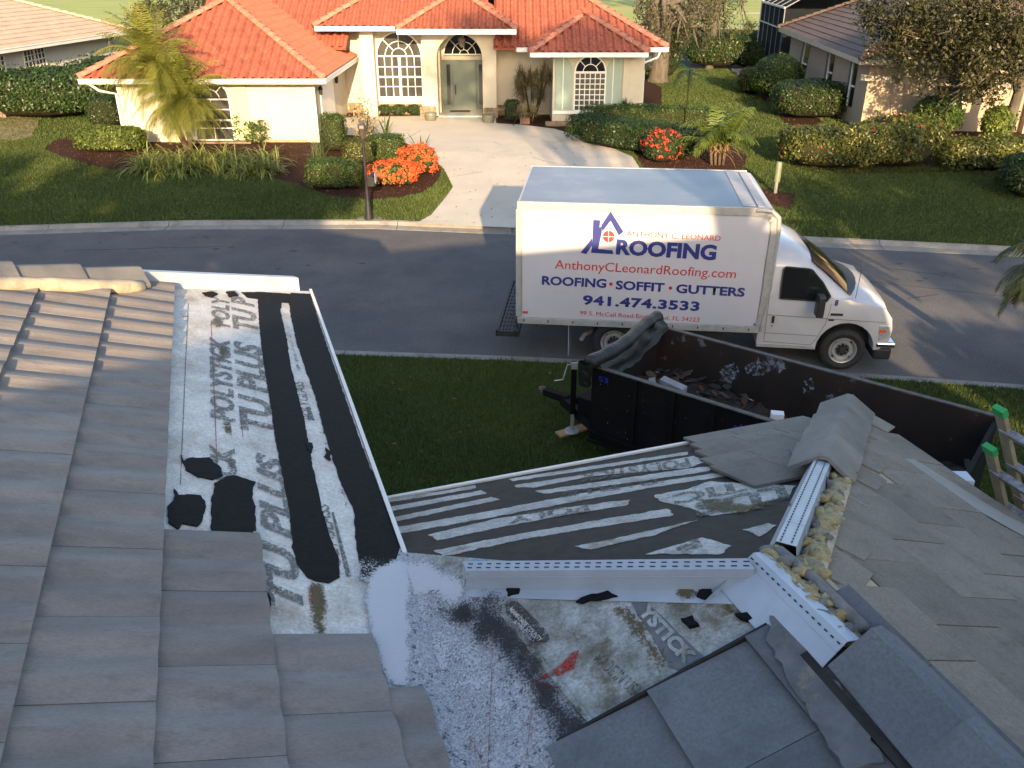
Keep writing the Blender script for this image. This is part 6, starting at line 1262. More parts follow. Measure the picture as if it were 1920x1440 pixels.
dm = boxp('doormat', (X(845, 215, 37), 36.6, HF + .105), (X(882, 215, 37), 37.0, HF + 0.125), pmat('dark mat', (0.05, 0.04, 0.035), rough=0.9), None); tag(dm, 'dark doormat in front of the grey green front door', 'doormat')
potm = pmat('glazed green pot', (0.10, 0.12, 0.09), (0.16, 0.14, 0.10), 8, 0.4)
for u, v, lab in ((808, 228, 'round green pot by the left porch pillar'), (916, 232, 'round green pot by the right porch pillar')):
    p = G(u, v, HF); e = empty('flower_pot', lab, 'plant pot', (p.x, p.y, HF)); m = MB(); m.lathe([(.12, 0), (.22, .14), (.25, .32), (.24, .38), (.20, .38), (.18, .30)], (p.x, p.y, HF - .02), 18); m.build('pot', potm, e, smooth=True)
# plants list comes next
# ============================================================ neighbouring houses
LH = empty('house', 'white stucco house with pale flat tile roof at the far left', 'house', (-22, 40, 0.4))
le0, le1 = G(0, 93, 3.0), G(246, 57, 3.0); ld = (le1 - le0).normalized(); le0 = le0 - ld * 14; ln_ = Vector((-ld.y, ld.x, 0)); pt = 0.42
lt_ = instmat('pale flat roof tile', (0.40, 0.30, 0.22), (0.46, 0.35, 0.26), 2, 0.8, 0.10, 0.001)
tf_ = tile_mesh('roof_tile', 0.42, 0.33, 0.02, 0, 0, 0.03); tfv = np.array([v.co[:] for v in tf_.vertices]); tff = [tuple(p.vertices) for p in tf_.polygons]
dd = 7.0; q = [le0, le1, le1 - ld * dd + ln_ * dd + UP * dd * pt, le0 + ln_ * dd + UP * dd * pt]
roof_plane('roof_tiles', [tuple(p) for p in q], tuple(q[0]), tuple(q[1]), LH, lt_, w=0.33, ex=0.345, tv=tfv, tf=tff, tm=tf_)
q = [le1, le1 + ln_ * 14, le1 - ld * dd + ln_ * dd + UP * dd * pt]; m = MB(); m.prism(q, UP * -.08); m.build('roof_deck', lt_, LH)
barrel(LH, le1, le1 - ld * dd + ln_ * dd + UP * dd * pt, 0.11, mat=lt_)
gutter(LH, [le0 - ln_ * .03, le1 - ln_ * .03]); wi = ln_ * 0.6
whs = pmat('white stucco wall', (0.64, 0.62, 0.57), (0.60, 0.58, 0.53), 3, 0.85, 0.002, 50)
m = MB(); m.prism([le0 + wi - UP * 2.9, le1 + wi - ld * .6 - UP * 2.9, le1 + wi - ld * .6 + ln_ * 12 - UP * 2.9, le0 + wi + ln_ * 12 - UP * 2.9], UP * 2.8); m.build('wall', whs, LH)
m = MB(); m.prism([le0 - UP * .10, le1 - UP * .10, le1 + ln_ * .6 - UP * .10, le0 + ln_ * .6 - UP * .10], UP * .04); m.build('soffit', whs, LH)
lwp = le0 + wi
def lwin(px, par=LH, nm='window', bars=(4, 4)):
    """four photo points bl, br, tr, tl on the wall"""
    P_ = [onplane(u, v, lwp, ln_) - ln_ * .015 for u, v in px]; m = MB(); m.prism([p for p in P_], ln_ * .012); g = m.build(nm, wglass, par); f = MB()
    for a, b in zip(P_, P_[1:] + P_[:1]): f.beam(a - ln_ * .02, b - ln_ * .02, .05, .05, ln_)
    for i in range(1, bars[0]): t = i / bars[0]; f.beam(P_[0].lerp(P_[1], t) - ln_ * .02, P_[3].lerp(P_[2], t) - ln_ * .02, .09 if i * 2 == bars[0] else .025, .04, ln_)
    for i in range(1, bars[1]): t = i / bars[1]; f.beam(P_[0].lerp(P_[3], t) - ln_ * .02, P_[1].lerp(P_[2], t) - ln_ * .02, .05 if i * 2 == bars[1] else .025, .04, ln_)
    f.build('frame', trimw, g)
lwin([(50, 139), (88, 127), (80, 88), (41, 95)], bars=(6, 4)); lwin([(-20, 150), (12, 141), (5, 103), (-24, 110)], bars=(4, 4)); lwin([(205, 92), (212, 90), (208, 63), (201, 65)], bars=(2, 4))
# fence stub at the left edge
fe = empty('fence', 'grey wooden fence stub at the left edge beside the big green bush', 'fence', tuple(G(0, 215, .4)))
for k in range(9):
    p = Y(-40 + k * 6, 215, 35.6); m = MB(); m.beam((p.x, 35.6, .4), (p.x, 35.6, 2.1), .105, .03, Vector((0, 1, 0))); m.build('fence_board', pmat('weathered fence wood', (0.20, 0.16, 0.12), (0.14, 0.11, 0.085), 8, 0.9, stretch=(4, 4, .5)), fe)

RH = empty('house', 'tan stucco house with dark brown flat tile roof behind the oak at the right', 'house', (18, 40, 0.4))
re1, re0 = G(1462, 52, 3.0), G(1616, 112, 3.0); rd = (re0 - re1).normalized(); rn = Vector((-rd.y, rd.x, 0)); rn = rn if rn.x > 0 else -rn
brt = instmat('brown flat roof tile', (0.085, 0.056, 0.045), (0.115, 0.076, 0.06), 2, 0.8, 0.08, 0.001); tan = pmat('tan stucco', (0.33, 0.26, 0.19), (0.30, 0.235, 0.17), 3, 0.9, 0.002, 50, dirt=(0.24, 0.19, 0.15), dscale=.7, dthr=(.55, .85)); creamt = pmat('cream fascia', (0.42, 0.37, 0.28), (0.36, 0.31, 0.24), 3, 0.6)
dd = 7.5; A1 = re1 + rd * dd + rn * dd + UP * dd * .42; A0_ = re0 - rd * 1.0 + rn * dd + UP * dd * .42
q = [re0, re1, re1 + rd * dd * .62 + rn * dd + UP * dd * .42, re0 - rd * dd * .62 + rn * dd + UP * dd * .42]
roof_plane('roof_tiles', [tuple(p) for p in q], tuple(q[0]), tuple(q[1]), RH, brt, w=0.33, ex=0.345, tv=tfv, tf=tff, tm=tf_)
q2 = [re0, re0 + rn * 15, re0 + rn * 15 - rd * 4.5 + UP * dd * .42, re0 - rd * dd * .62 + rn * dd + UP * dd * .42]; roof_plane('roof_tiles', [tuple(p) for p in q2], tuple(q2[0]), tuple(q2[1]), RH, brt, w=0.33, ex=0.345, tv=tfv, tf=tff, tm=tf_)
capb2 = instmat('brown hip cap', (0.15, 0.11, 0.09), (0.22, 0.17, 0.14), 4, 0.8, 0.2)
barrel(RH, q[0], q[3], 0.15, mat=capb2); barrel(RH, q[1], q[2], 0.13, mat=brt)
m = MB()
for a, b in ((re0, re1), (re0, re0 + rn * 15)): m.beam(a - UP * .08, b - UP * .08, .1, .18)
m.build('fascia_board', creamt, RH)
wc = re0 + rn * .5 - rd * .5; m = MB(); m.prism([wc - UP * 2.9, wc - rd * 13.5 - UP * 2.9, wc - rd * 13.5 + rn * 14 - UP * 2.9, wc + rn * 14 - UP * 2.9], UP * 2.75); m.build('wall', tan, RH)
lwp = wc; ln_s = ln_; ln_ = rn
def rwin(px):
    P_ = [onplane(u, v, wc, rn) - rn * .02 for u, v in px]; m = MB(); m.prism(P_, rn * .018); g = m.build('window', dglass, RH); f = MB()
    f.beam(P_[0] - rn * .02, P_[3] - rn * .02, .05, .05, rn); f.beam(P_[0].lerp(P_[3], .48) - rn * .02, P_[1].lerp(P_[2], .48) - rn * .02, .06, .05, rn); f.build('frame', trimw, g)
for a, b in (((1499, 152), (1513, 80)), ((1548, 168), (1559, 97)), ((1589, 198), (1602, 117))):
    w = 8; rwin([(a[0], a[1]), (a[0] + w, a[1] + 3), (b[0] + w, b[1] + 3), (b[0], b[1])])
    P_ = [onplane(u, v, wc, rn) - rn * .001 for u, v in ((a[0] - 6, a[1] - 2), a, b, (b[0] - 6, b[1] - 2))]; m = MB(); m.prism(P_, -rn * 0.02); m.build('shutter', pmat('dark shutter', (0.07, 0.065, 0.065), rough=0.6), RH)
# front features of the right house
fy = wc; fn = rd
def fp(u, v): return onplane(u, v, wc, rd) + rd * .02
for px, mt, nm in (([(1752, 192), (1800, 200), (1806, 165), (1758, 160)], dglass, 'window'), ([(1668, 240), (1692, 243), (1694, 118), (1672, 116)], pmat('darker tan trim', (0.27, 0.21, 0.155)), 'pilaster'), ([(1612, 150), (1700, 158), (1702, 146), (1614, 138)], creamt, 'trim_band'), ([(1750, 196), (1803, 204), (1804, 199), (1751, 191)], trimw, 'window_sill'), ([(1800, 204), (1806, 204), (1812, 160), (1806, 160)], trimw, 'window_trim')):  # the pilaster is a darker tan than the wall
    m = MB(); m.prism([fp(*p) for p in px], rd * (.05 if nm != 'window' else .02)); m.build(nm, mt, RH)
c0 = fp(1905, 260); m = MB(); m.prism([c0, c0 + rd * .3, c0 + rd * .3 + rn * .5, c0 + rn * .5], UP * 3); m.build('column', tan, RH)
ln_ = ln_s
# screened pool cage behind the right house
SC = empty('screen_enclosure', 'dark screened pool enclosure with white frame behind the tan house', 'pool enclosure', (16, 56, .4))
scr = pmat('dark insect screen', (0.010, 0.013, 0.017), (0.014, 0.018, 0.023), 2, 0.9, spec=0.05); c1 = re1 + rn * .3 - rd * .6; c2 = c1 - rd * 6.5; hh = 3.0
def cg(t, z, off=0): return c1.lerp(c2, t) - rn * off + UP * (z - 3.0)
top_ = 3.9; ins = rn * 2.6 + UP * 1.5
for k in range(5):
    t0, t1 = k / 5, (k + 1) / 5
    for z0, z1 in ((0.4, 2.9), (2.9, top_)): m = MB(); m.prism([cg(t0, z0), cg(t1, z0), cg(t1, z1), cg(t0, z1)], rn * .01); m.build('screen_panel', scr, SC)
    m = MB(); m.prism([cg(t0, top_), cg(t1, top_), cg(t1, top_) + ins, cg(t0, top_) + ins], UP * .01); m.build('screen_panel', scr, SC)
    m = MB(); m.prism([cg(t0, top_) + ins, cg(t1, top_) + ins, cg(t1, top_) + ins + rn * 5, cg(t0, top_) + ins + rn * 5], UP * .01); m.build('screen_panel', scr, SC)
sf = pmat('thin grey frame', (0.10, 0.11, 0.115), rough=0.5); trs = pmat('screen frame white', (0.40, 0.41, 0.42), rough=0.5)
for k in range(6):
    t = k / 5; m = MB(); m.beam(cg(t, .4, .03), cg(t, top_, .03), .05 if k in (0, 5) else .03, .05); m.beam(cg(t, top_, .03), cg(t, top_, .03) + ins, .04, .05); m.build('frame_post', trs if k in (5,) else sf, SC)
m = MB(); m.beam(cg(0, top_, .05), cg(1, top_, .05), .08, .09); m.beam(cg(0, 2.9, .05), cg(1, 2.9, .05), .05, .06); m.beam(cg(0, .5, .05), cg(1, .5, .05), .05, .06); m.build('frame_beam', trs, SC)
m = MB(); q = [c2, c2 + rn * 8]; m.prism([c2 - UP * 2.6, c2 + rn * 8 - UP * 2.6, c2 + rn * 8 + UP * 2.2, c2 + ins + UP * .9, c2 + UP * .9], rd * .01); m.build('screen_panel', scr, SC)

# ============================================================ lamp post with mailbox
lp = G(692, 412, 0.11); LPo = empty('lamp_post', 'dark lamp post with a small lantern standing by the kerb next to the driveway', 'lamp post', (lp.x, lp.y, .1)); bz = .11
bl_ = pmat('dark bronze metal', (0.012, 0.012, 0.014), (0.018, 0.018, 0.02), 4, 0.6, spec=0.3)
m = MB(); m.lathe([(.12, 0), (.12, .06), (.09, .12), (.062, .5), (.048, .55), (.042, 1.0), (.034, 2.05)], (lp.x, lp.y, bz), 14); m.build('pole', bl_, LPo, auto=40)
boxp('base_pad', (lp.x - .33, lp.y - .22, bz - .05), (lp.x + .33, lp.y + .22, bz + 0.02), M_['conc'], LPo)
m = MB(); m.lathe([(.034, 0), (.07, .05), (.10, .30), (.12, .31), (.10, .38), (.03, .46), (0, .52)], (lp.x, lp.y, bz + 2.05), 6); m.build('lantern', pmat('lantern glass and copper', (0.07, 0.055, 0.04), (0.04, 0.033, 0.025), 6, 0.3), LPo)
mb = empty('mailbox', 'black mailbox with curved lid mounted on the lamp post beside the orange flowers', 'mailbox', (lp.x + .2, lp.y, bz + 1.0)); m = MB(); N = 10
pr = [(-.09, 0), (.09, 0), (.09, .16)] + [(.09 * math.cos(a), .16 + .09 * math.sin(a)) for a in np.linspace(0, math.pi, N)[1:-1]] + [(-.09, .16)]
mbo = Vector((lp.x + .16, lp.y - .1, bz + .95)); m.prism([mbo + Vector((a, -.16, b)) for a, b in pr], Vector((0, .50, 0))); m.build('mailbox_body', bl_, mb)
m = MB(); m.prism([mbo + Vector((a * .96, -.175, b * .97)) for a, b in pr], Vector((0, .012, 0))); m.build('mailbox_door', bl_, mb); m = MB(); m.beam((lp.x, lp.y, bz + .92), (lp.x + .25, lp.y, bz + .92), .05, .04); m.build('bracket', bl_, mb)
m = MB(); m.prism([mbo + Vector((.092, -.05, .05)), mbo + Vector((.092, .25, .05)), mbo + Vector((.092, .25, .30)), mbo + Vector((.092, -.05, .30))], Vector((.012, 0, 0))); m.build('side_plate', galv_ if 0 else M_['galv'], mb)
# green marker post behind the truck
gp = G(1452, 372, .15); e = empty('utility_post', 'pale green utility marker post standing behind the truck cargo box', 'post', (gp.x, gp.y, .2))
m = MB(); m.lathe([(.09, .35), (.09, .85), (.075, .90), (0, .91)], (gp.x, gp.y, hz(gp.x, gp.y)), 14); m.build('cap_tube', pmat('pale green plastic', (0.15, 0.17, 0.10), (0.12, 0.14, 0.085), 5, 0.5), e, auto=40); m = MB(); m.lathe([(.05, 0), (.05, .36)], (gp.x, gp.y, hz(gp.x, gp.y)), 10); m.build('post', pmat('grey tube', (0.2, 0.2, 0.18)), e)
# stacked pale stones edging behind
for k in range(3):
    p = G(1383 + k * 9, 135 + k * 6, .45); m = MB(); m.box((p.x - .35, p.y - .2, .45), (p.x + .3, p.y + .2, .62 - k * .03)); o = m.build('edging_stone', M_['conc'], None, bevel=.04); tag(o, ['pale edging stone farthest up the bed beside the clipped bushes', 'middle of the three pale edging stones by the clipped bushes', 'nearest of the three pale edging stones by the clipped bushes'][k], 'stone', 'edging stones by the passage bed')

# ============================================================ planting
LG = leafmat('hedge leaves', (0.022, 0.048, 0.010), (0.075, 0.125, 0.022), .3, .4, (0.20, 0.22, 0.05)); LGd = leafmat('dark hedge leaves', (0.014, 0.032, 0.008), (0.04, 0.075, 0.016), .25, .4); LY = leafmat('yellow green leaves', (0.045, 0.075, 0.012), (0.13, 0.17, 0.03), .35, .4, (0.30, 0.30, 0.08)); LM = leafmat('mottled leaves', (0.025, 0.040, 0.010), (0.13, 0.14, 0.03), .35, .35, (0.42, 0.36, 0.12))
FO = leafmat('orange red blossoms', (0.62, 0.06, 0.015), (0.90, 0.17, 0.05), .3, .6); FR_ = leafmat('red blossoms', (0.45, 0.03, 0.02), (0.75, 0.10, 0.05), .3, .6)
def gp_(u, v, z=.36): p = G(u, v, z); return (p.x, p.y, hz(p.x, p.y))
shrub('shrub', 'low rounded yellow green shrub at the left end of the mulch bed', 'shrub', gp_(212, 290), (1.15, .55, .42), LY, 5200, .085, 3.2)
shrub('shrub', 'tall clipped box shrub against the garage corner', 'shrub', gp_(629, 290), (.42, .42, .62), LG, 3600, .05, 7)
shrub('shrub', 'clipped cube shrub left of the mailbox post', 'shrub', gp_(618, 352, .25), (.62, .5, .42), LG, 4800, .05, 6)
shrub('shrub', 'small clipped shrub just left of the orange flowers', 'shrub', gp_(662, 352, .25), (.30, .4, .36), LG, 2200, .05, 4)
shrub('shrub', 'wide clipped shrub behind the lamp post', 'shrub', gp_(688, 310, .3), (.70, .55, .38), LM, 4600, .055, 5)
shrub('shrub', 'clipped box shrub between the lamp post and the driveway', 'shrub', gp_(730, 310, .3), (.52, .5, .44), LG, 4200, .05, 7)
shrub('flowering_shrub', 'orange flowering shrub right beside the mailbox', 'flowering shrub', gp_(738, 348, .25), (.72, .5, .34), LG, 2600, .06, 3.2, flowers=FO, nf=420)
shrub('flowering_shrub', 'orange flowering shrub nearest the driveway curve', 'flowering shrub', gp_(785, 330, .28), (.56, .5, .42), LG, 2400, .06, 3.2, flowers=FO, nf=390, rz=.5)
shrub('hedge', 'long low trimmed hedge along the right side of the driveway', 'hedge', tuple(Vector(gp_(1185, 285))), (2.55, .75, .48), LGd, 15000, .07, 6, rz=-1.02 + .25, rough=.03)
shrub('hedge', 'second trimmed hedge running back towards the right bay window', 'hedge', tuple(Vector(gp_(1225, 255))), (2.6, .45, .50), LG, 9000, .07, 5, rz=-.18)
shrub('flowering_shrub', 'dark red flowering shrub at the driveway edge behind the truck roof', 'flowering shrub', gp_(1238, 312, .3), (.58, .5, .48), LGd, 2600, .06, 3, flowers=FR_, nf=150)
shrub('hedge', 'broad yellow green shrub mass left of the two in front of the tan house', 'hedge', gp_(1560, 318, .36), (1.75, .9, .62), LM, 12000, .085, 3.2, sprouts=60, flowers=FR_, nf=14, rz=-.05, rough=.16)
shrub('hedge', 'tall leafy shrub mass in the middle of the bed in front of the tan house', 'hedge', gp_(1670, 318, .36), (1.35, 1.0, .74), LM, 12000, .09, 2.8, sprouts=80, flowers=FR_, nf=16, rough=.16)
shrub('hedge', 'low shrub mass at the right edge in front of the tan house', 'hedge', gp_(1860, 322, .36), (1.75, .9, .48), LM, 11000, .085, 3.2, sprouts=60, rough=.16)
shrub('shrub', 'dark shrub under the palm at the right edge of the lawn', 'shrub', gp_(1925, 372, .3), (.9, .7, .62), LGd, 4200, .08, 2.6)
shrub('shrub', 'bright green shrub in front of the tan house window', 'shrub', gp_(1748, 262, .36), (.85, .6, .72), LG, 4600, .10, 2.6, sprouts=30)
shrub('shrub', 'pale yellow green upright shrub by the tan house entrance', 'shrub', gp_(1862, 272, .36), (.55, .5, .62), LY, 2600, .11, 2.2, sprouts=30)
shrub('shrub', 'round clipped bright green bush beside the tan house wall', 'shrub', gp_(1452, 188, .42), (1.15, 1.1, .95), LG, 6500, .08, 2.3)
shrub('shrub', 'large dark clipped bush between the round bush and the front shrubs', 'shrub', gp_(1512, 222, .42), (1.55, 1.2, .72), LGd, 7000, .08, 3)
shrub('shrub', 'small variegated shrub left of the round clipped bush', 'shrub', gp_(1405, 178, .42), (.6, .9, .6), LM, 2800, .08, 2.5)
shrub('shrub', 'dark bush beside the pool enclosure corner', 'shrub', gp_(1412, 128, .45), (1.6, 1.0, .7), LGd, 5000, .10, 2.5)
shrub('shrub', 'small round dark bush farthest from us beside the pool enclosure', 'shrub', gp_(1405, 108, .45), (1.1, .8, .8), LGd, 3200, .10, 2.3)
shrub('shrub', 'wide dark bush behind the slim tree trunk', 'shrub', gp_(1345, 128, .45), (2.1, 1.2, .95), LGd, 7000, .11, 2.6, sprouts=20)
shrub('shrub', 'dark bush at the foot of the big tree by the orange house', 'shrub', gp_(1250, 148, .42), (.7, .6, 1.1), LGd, 2600, .10, 2.3)
shrub('shrub', 'very large dark green bush along the left house wall', 'shrub', gp_(95, 222, .42), (2.3, 1.6, .95), LGd, 13000, .11, 2.6, sprouts=90)
shrub('shrub', 'tall dark bush between the left house and the orange roofed house', 'shrub', (-16.3, 36.5, .42), (1.8, 2.2, 1.15), LGd, 9000, .11, 2.6, sprouts=60)
shrub('shrub', 'yellowish small bush in front of the big left bush by the fence', 'shrub', gp_(28, 222, .42), (.75, .6, .8), LG, 3600, .10, 2.3, sprouts=40)
shrub('shrub', 'dark round bush tucked beside the garage left corner', 'shrub', gp_(205, 245, .4), (.7, .6, .62), LGd, 2600, .07, 2.4)
shrub('shrub', 'small clipped shrub left of the spiky plant by the entrance', 'shrub', gp_(960, 230, .42), (.30, .3, .42), LG, 1500, .05, 5)
for k, (u, v, lab) in enumerate(((722, 218, 'left small bush below the big arched window'), (748, 218, 'middle small bush below the big arched window'), (778, 218, 'small bush below the big arched window next to the pillar'))): shrub('shrub', lab, 'shrub', gp_(u, v, HF), (.36, .25, .22), LGd, 800, .07, 2.3, group='small bushes under the arched window')

def blades(name, c, n, ln, w, droop, mat, parent, spread=1.0, up=0.5, seg=4, tilt=(0.1, 1.2)):
    """arching strap leaves from a centre; returns nothing"""
    V = []; Fc = []; tone = []
    for i in range(n):
        az = random.uniform(0, 2 * math.pi); el = R(90) - random.uniform(*tilt); L_ = ln * random.uniform(.65, 1.1); p = Vector(c) + Vector((random.gauss(0, spread), random.gauss(0, spread), 0)); d = Vector((math.cos(az) * math.cos(el), math.sin(az) * math.cos(el), math.sin(el))); sd = d.cross(UP).normalized() if abs(d.z) < .99 else Vector((1, 0, 0)); k0 = len(V); tn = random.random()
        for s in range(seg + 1):
            t = s / seg; ww = w * (1 - t) ** .6 * (.5 + .5 * min(1, t * 6 + .3)); V += [p - sd * ww / 2, p + sd * ww / 2]; d = (d - UP * droop * .5 / seg * (1 + t)).normalized(); p = p + d * L_ / seg
        for s in range(seg): a = k0 + 2 * s; Fc.append((a, a + 1, a + 3, a + 2)); tone.append(tn)
    me = mesh(name, V, Fc); me.attributes.new('tone', 'FLOAT', 'FACE').data.foreach_set('value', np.array(tone, np.float32)); return link(name, me, mat, parent)
VG = leafmat('striped strap leaves', (0.07, 0.11, 0.02), (0.34, 0.36, 0.10), .35, .4); BG = leafmat('bronze strap leaves', (0.07, 0.065, 0.03), (0.22, 0.17, 0.08), .3, .5)
for u, v, lab, rx in ((330, 322, 'clump of striped yellow green strap leaves under the palm', 1.0), (455, 322, 'clump of striped yellow green strap leaves right of the palm', 1.05)):
    p = gp_(u, v, .3); e = empty('strap_leaf_clump', lab, 'grass plant', p, 0, 'striped strap leaf clumps')
    for k in range(9): blades('leaves', (p[0] + random.uniform(-rx, rx), p[1] + random.uniform(-.45, .45), p[2]), 100, 1.2, .052, 2.8, VG, e, .16, tilt=(.15, 1.35))
for u, v, lab in ((600, 300, 'grassy tuft beside the garage corner in front of the wall'), (690, 262, 'spiky grass plant behind the lamp lantern')):
    p = gp_(u, v, .36); e = empty('grass_tuft', lab, 'grass plant', p); blades('leaves', p, 110, .8, .02, 1.3, leafmat('grey green blades', (0.05, 0.07, 0.03), (0.14, 0.16, 0.06), .3, .5), e, .12, tilt=(.05, 1.1))
p = gp_(686, 285, .36); e = empty('leafy_plant', 'tall pale leaved plant rising behind the lamp post', 'plant', p); m = MB()
for k in range(5): m.tube([Vector(p), Vector(p) + Vector((random.uniform(-.25, .25), random.uniform(-.2, .2), random.uniform(.9, 1.35)))], [.015, .006], 5)
m.build('stem', M_['bark_dark'], e); P = np.array(p) + rng.normal(0, 1, (420, 3)) * np.array([.24, .2, .32]) + np.array([0, 0, .95]); leafy('foliage', P, rdir(420), .11, leafmat('pale bronze leaves', (0.14, 0.11, 0.05), (0.40, 0.32, 0.18), .3, .5), e, .5, 1)
# small upright shrubs on the sunlit garage wall
for u, v, h, lab in ((450, 272, .95, 'thin upright shrub in front of the pale green shutter'), (475, 274, .75, 'middle thin shrub against the white garage wall'), (492, 275, .85, 'right thin shrub against the white garage wall')):
    p = gp_(u, v, .38); e = empty('thin_shrub', lab, 'shrub', p, 0, 'thin shrubs along the garage wall'); P = np.array(p) + np.column_stack([rng.normal(0, .13, 300), rng.normal(0, .1, 300), rng.uniform(.1, h, 300)]); leafy('foliage', P, rdir(300), .09, LG, e, .5, 1); m = MB(); m.tube([p, (p[0], p[1], p[2] + h)], .012, 5); m.build('stem', M_['bark_dark'], e)
# spiky dracaena by the entrance
p = gp_(998, 232, .42); e = empty('dracaena', 'big rounded bronze spiky plant between the entrance and the right bay', 'plant', p); m = MB()
for k in range(17):
    t = Vector((random.uniform(-.6, .6), random.uniform(-.3, .3), random.uniform(.9, 1.95))); m.tube([Vector(p), Vector(p) + Vector((t.x * .6, t.y * .6, t.z * .5)), Vector(p) + t], [.04, .03, .02], 6)
    for q in range(3): blades('leaf_head', Vector(p) + t + Vector((random.uniform(-.15, .15), 0, random.uniform(-.2, .15))), 55, .46, .028, .7, BG, e, .02, tilt=(.0, 2.2), seg=2)
for k in range(4): blades('leaf_head', Vector(p) + Vector((random.uniform(-.4, .4), -.3, .45)), 60, .5, .03, .9, leafmat('pale bronze blades', (0.25, 0.20, 0.10), (0.42, 0.34, 0.18), .3, .5), e, .03, tilt=(0, 1.9), seg=2)
m.build('stem', M_['bark_dark'], e)
p = gp_(962, 238, .42); e = empty('spiky_plant', 'pale spiky plant beside the small clipped shrub at the entrance', 'plant', p); blades('leaf_head', (p[0] + .2, p[1] - .1, p[2] + .5), 70, .4, .025, .8, BG, e, .03, tilt=(0, 1.9), seg=2); m = MB(); m.tube([p, (p[0] + .2, p[1] - .1, p[2] + .5)], .02, 6); m.build('stem', M_['bark_dark'], e)
boxp_ = boxp('planter_box', (X(975, 230, 34.2), 34.1, HF - .1), (X(993, 230, 34.2), 34.5, HF + .3), pmat('red brick box', (0.20, 0.10, 0.07), (0.15, 0.08, 0.055), 12, .9), None); tag(boxp_, 'reddish planter box beside the spiky plant', 'planter')
p = gp_(1167, 240, .42); e = empty('dark_star_plant', 'small dark star shaped plant by the right bay wall', 'plant', (p[0], p[1], p[2])); blades('leaf_head', (p[0], p[1] - .3, p[2] + .75), 90, .42, .05, .8, leafmat('very dark leaves', (0.010, 0.016, 0.010), (0.03, 0.035, 0.02), .2, .4), e, .04, tilt=(0, 1.7), seg=3); m = MB(); m.tube([p, (p[0], p[1] - .3, p[2] + .75)], .03, 6); m.build('stem', M_['bark_dark'], e)
for u, v, lab in ((790, 300, 'single bent green frond behind the orange flowers'), (724, 262, 'single small green frond above the clipped shrub')):
    p = gp_(u, v, .36); e = empty('young_frond', lab, 'plant', p); blades('leaf', p, 8, .9, .10, 1.0, LG, e, .01, tilt=(.2, .5))

# palms
def fronds(name, c, n, ln, mat, parent, lf=0.30, droop=1.0, tilt=(0.1, 1.9), pairs=26, w=.018):
    V = []; Fc = []; tone = []
    for i in range(n):
        az = 2 * math.pi * (i * .618) + random.uniform(-.2, .2); el = R(90) - random.uniform(*tilt); L_ = ln * random.uniform(.8, 1.1); p = Vector(c); d = Vector((math.cos(az) * math.cos(el), math.sin(az) * math.cos(el), math.sin(el))); tn = random.random()
        for s in range(pairs):
            t = s / pairs; d = (d - UP * droop * 1.6 / pairs * (.4 + t)).normalized(); q = p + d * L_ / pairs; sd = d.cross(UP); sd = sd.normalized() if sd.length > .05 else Vector((1, 0, 0)); up = sd.cross(d)
            k0 = len(V); V += [p - up * .006, q - up * .006, q + up * .006, p + up * .006]; Fc.append((k0, k0 + 1, k0 + 2, k0 + 3)); tone.append(.9)
            l = lf * math.sin(math.pi * min(1, t * .86 + .14)) ** .6
            for sg_ in (-1, 1):
                ld_ = (sd * sg_ + d * .75 - UP * (.25 + .5 * random.random()) + up * .25).normalized(); k0 = len(V); a = p; b = p + ld_ * l * .5 + UP * 0.01; cc2 = p + ld_ * l - UP * l * .25; wv = d * w / 2; V += [a - wv, a + wv, b + wv, b - wv, cc2]; Fc += [(k0, k0 + 1, k0 + 2, k0 + 3), (k0 + 3, k0 + 2, k0 + 4)]; tone += [tn * .8 + random.uniform(-.1, .2)] * 2
            p = q
    me = mesh(name, V, Fc); me.attributes.new('tone', 'FLOAT', 'FACE').data.foreach_set('value', np.clip(np.array(tone), 0, 1).astype(np.float32)); return link(name, me, mat, parent)
PF = leafmat('palm leaflets', (0.075, 0.095, 0.016), (0.27, 0.27, 0.05), .45, .45, (0.42, 0.36, 0.10))
trunkm = pmat('palm trunk', (0.13, 0.09, 0.05), (0.075, 0.05, 0.03), 14, .95, .02, 22, stretch=(1, 1, 5))
base = Vector(gp_(352, 285, .38)); e = empty('palm_tree', 'sunlit feathery pygmy palm with two crowns in front of the garage', 'palm', tuple(base))
c1_ = Y(285, 118, 29.6); c2_ = Y(342, 188, 29.2)
m = MB(); m.tube([base, base + Vector((-.25, 0, .9)), c1_.lerp(base, .25) , c1_], [.10, .09, .08, .07], 10); m.build('trunk', trunkm, e, smooth=True); m = MB(); m.tube([base + Vector((.15, -.1, 0)), base.lerp(c2_, .5) + Vector((.1, 0, 0)), c2_], [.09, .08, .07], 10); m.build('trunk', trunkm, e, smooth=True)
fronds('crown', c1_, 95, 1.95, PF, e, .38, 1.15, (0.05, 2.1), 30, .026); fronds('crown', c2_, 95, 1.75, PF, e, .38, 1.15, (0.05, 2.2), 28, .026)
base = Vector(gp_(1345, 318, .3)); e = empty('palm_tree', 'short broad young palm at the end of the driveway hedge, behind the truck', 'palm', tuple(base)); PF2 = leafmat('bright palm leaflets', (0.05, 0.085, 0.012), (0.15, 0.19, 0.035), .4, .4, (0.32, 0.30, 0.08))
m = MB()
for k in range(4): m.tube([base + Vector((k * .12 - .2, 0, 0)), base + Vector((k * .16 - .3, 0, .7))], [.05, .035], 8)
m.build('trunk', trunkm, e, smooth=True)
for k in range(4): fronds('crown', base + Vector((k * .22 - .35, random.uniform(-.2, .2), .65 + .1 * (k % 2))), 7, 1.35, PF2, e, .38, 1.5, (.15, 1.1), 16, .05)
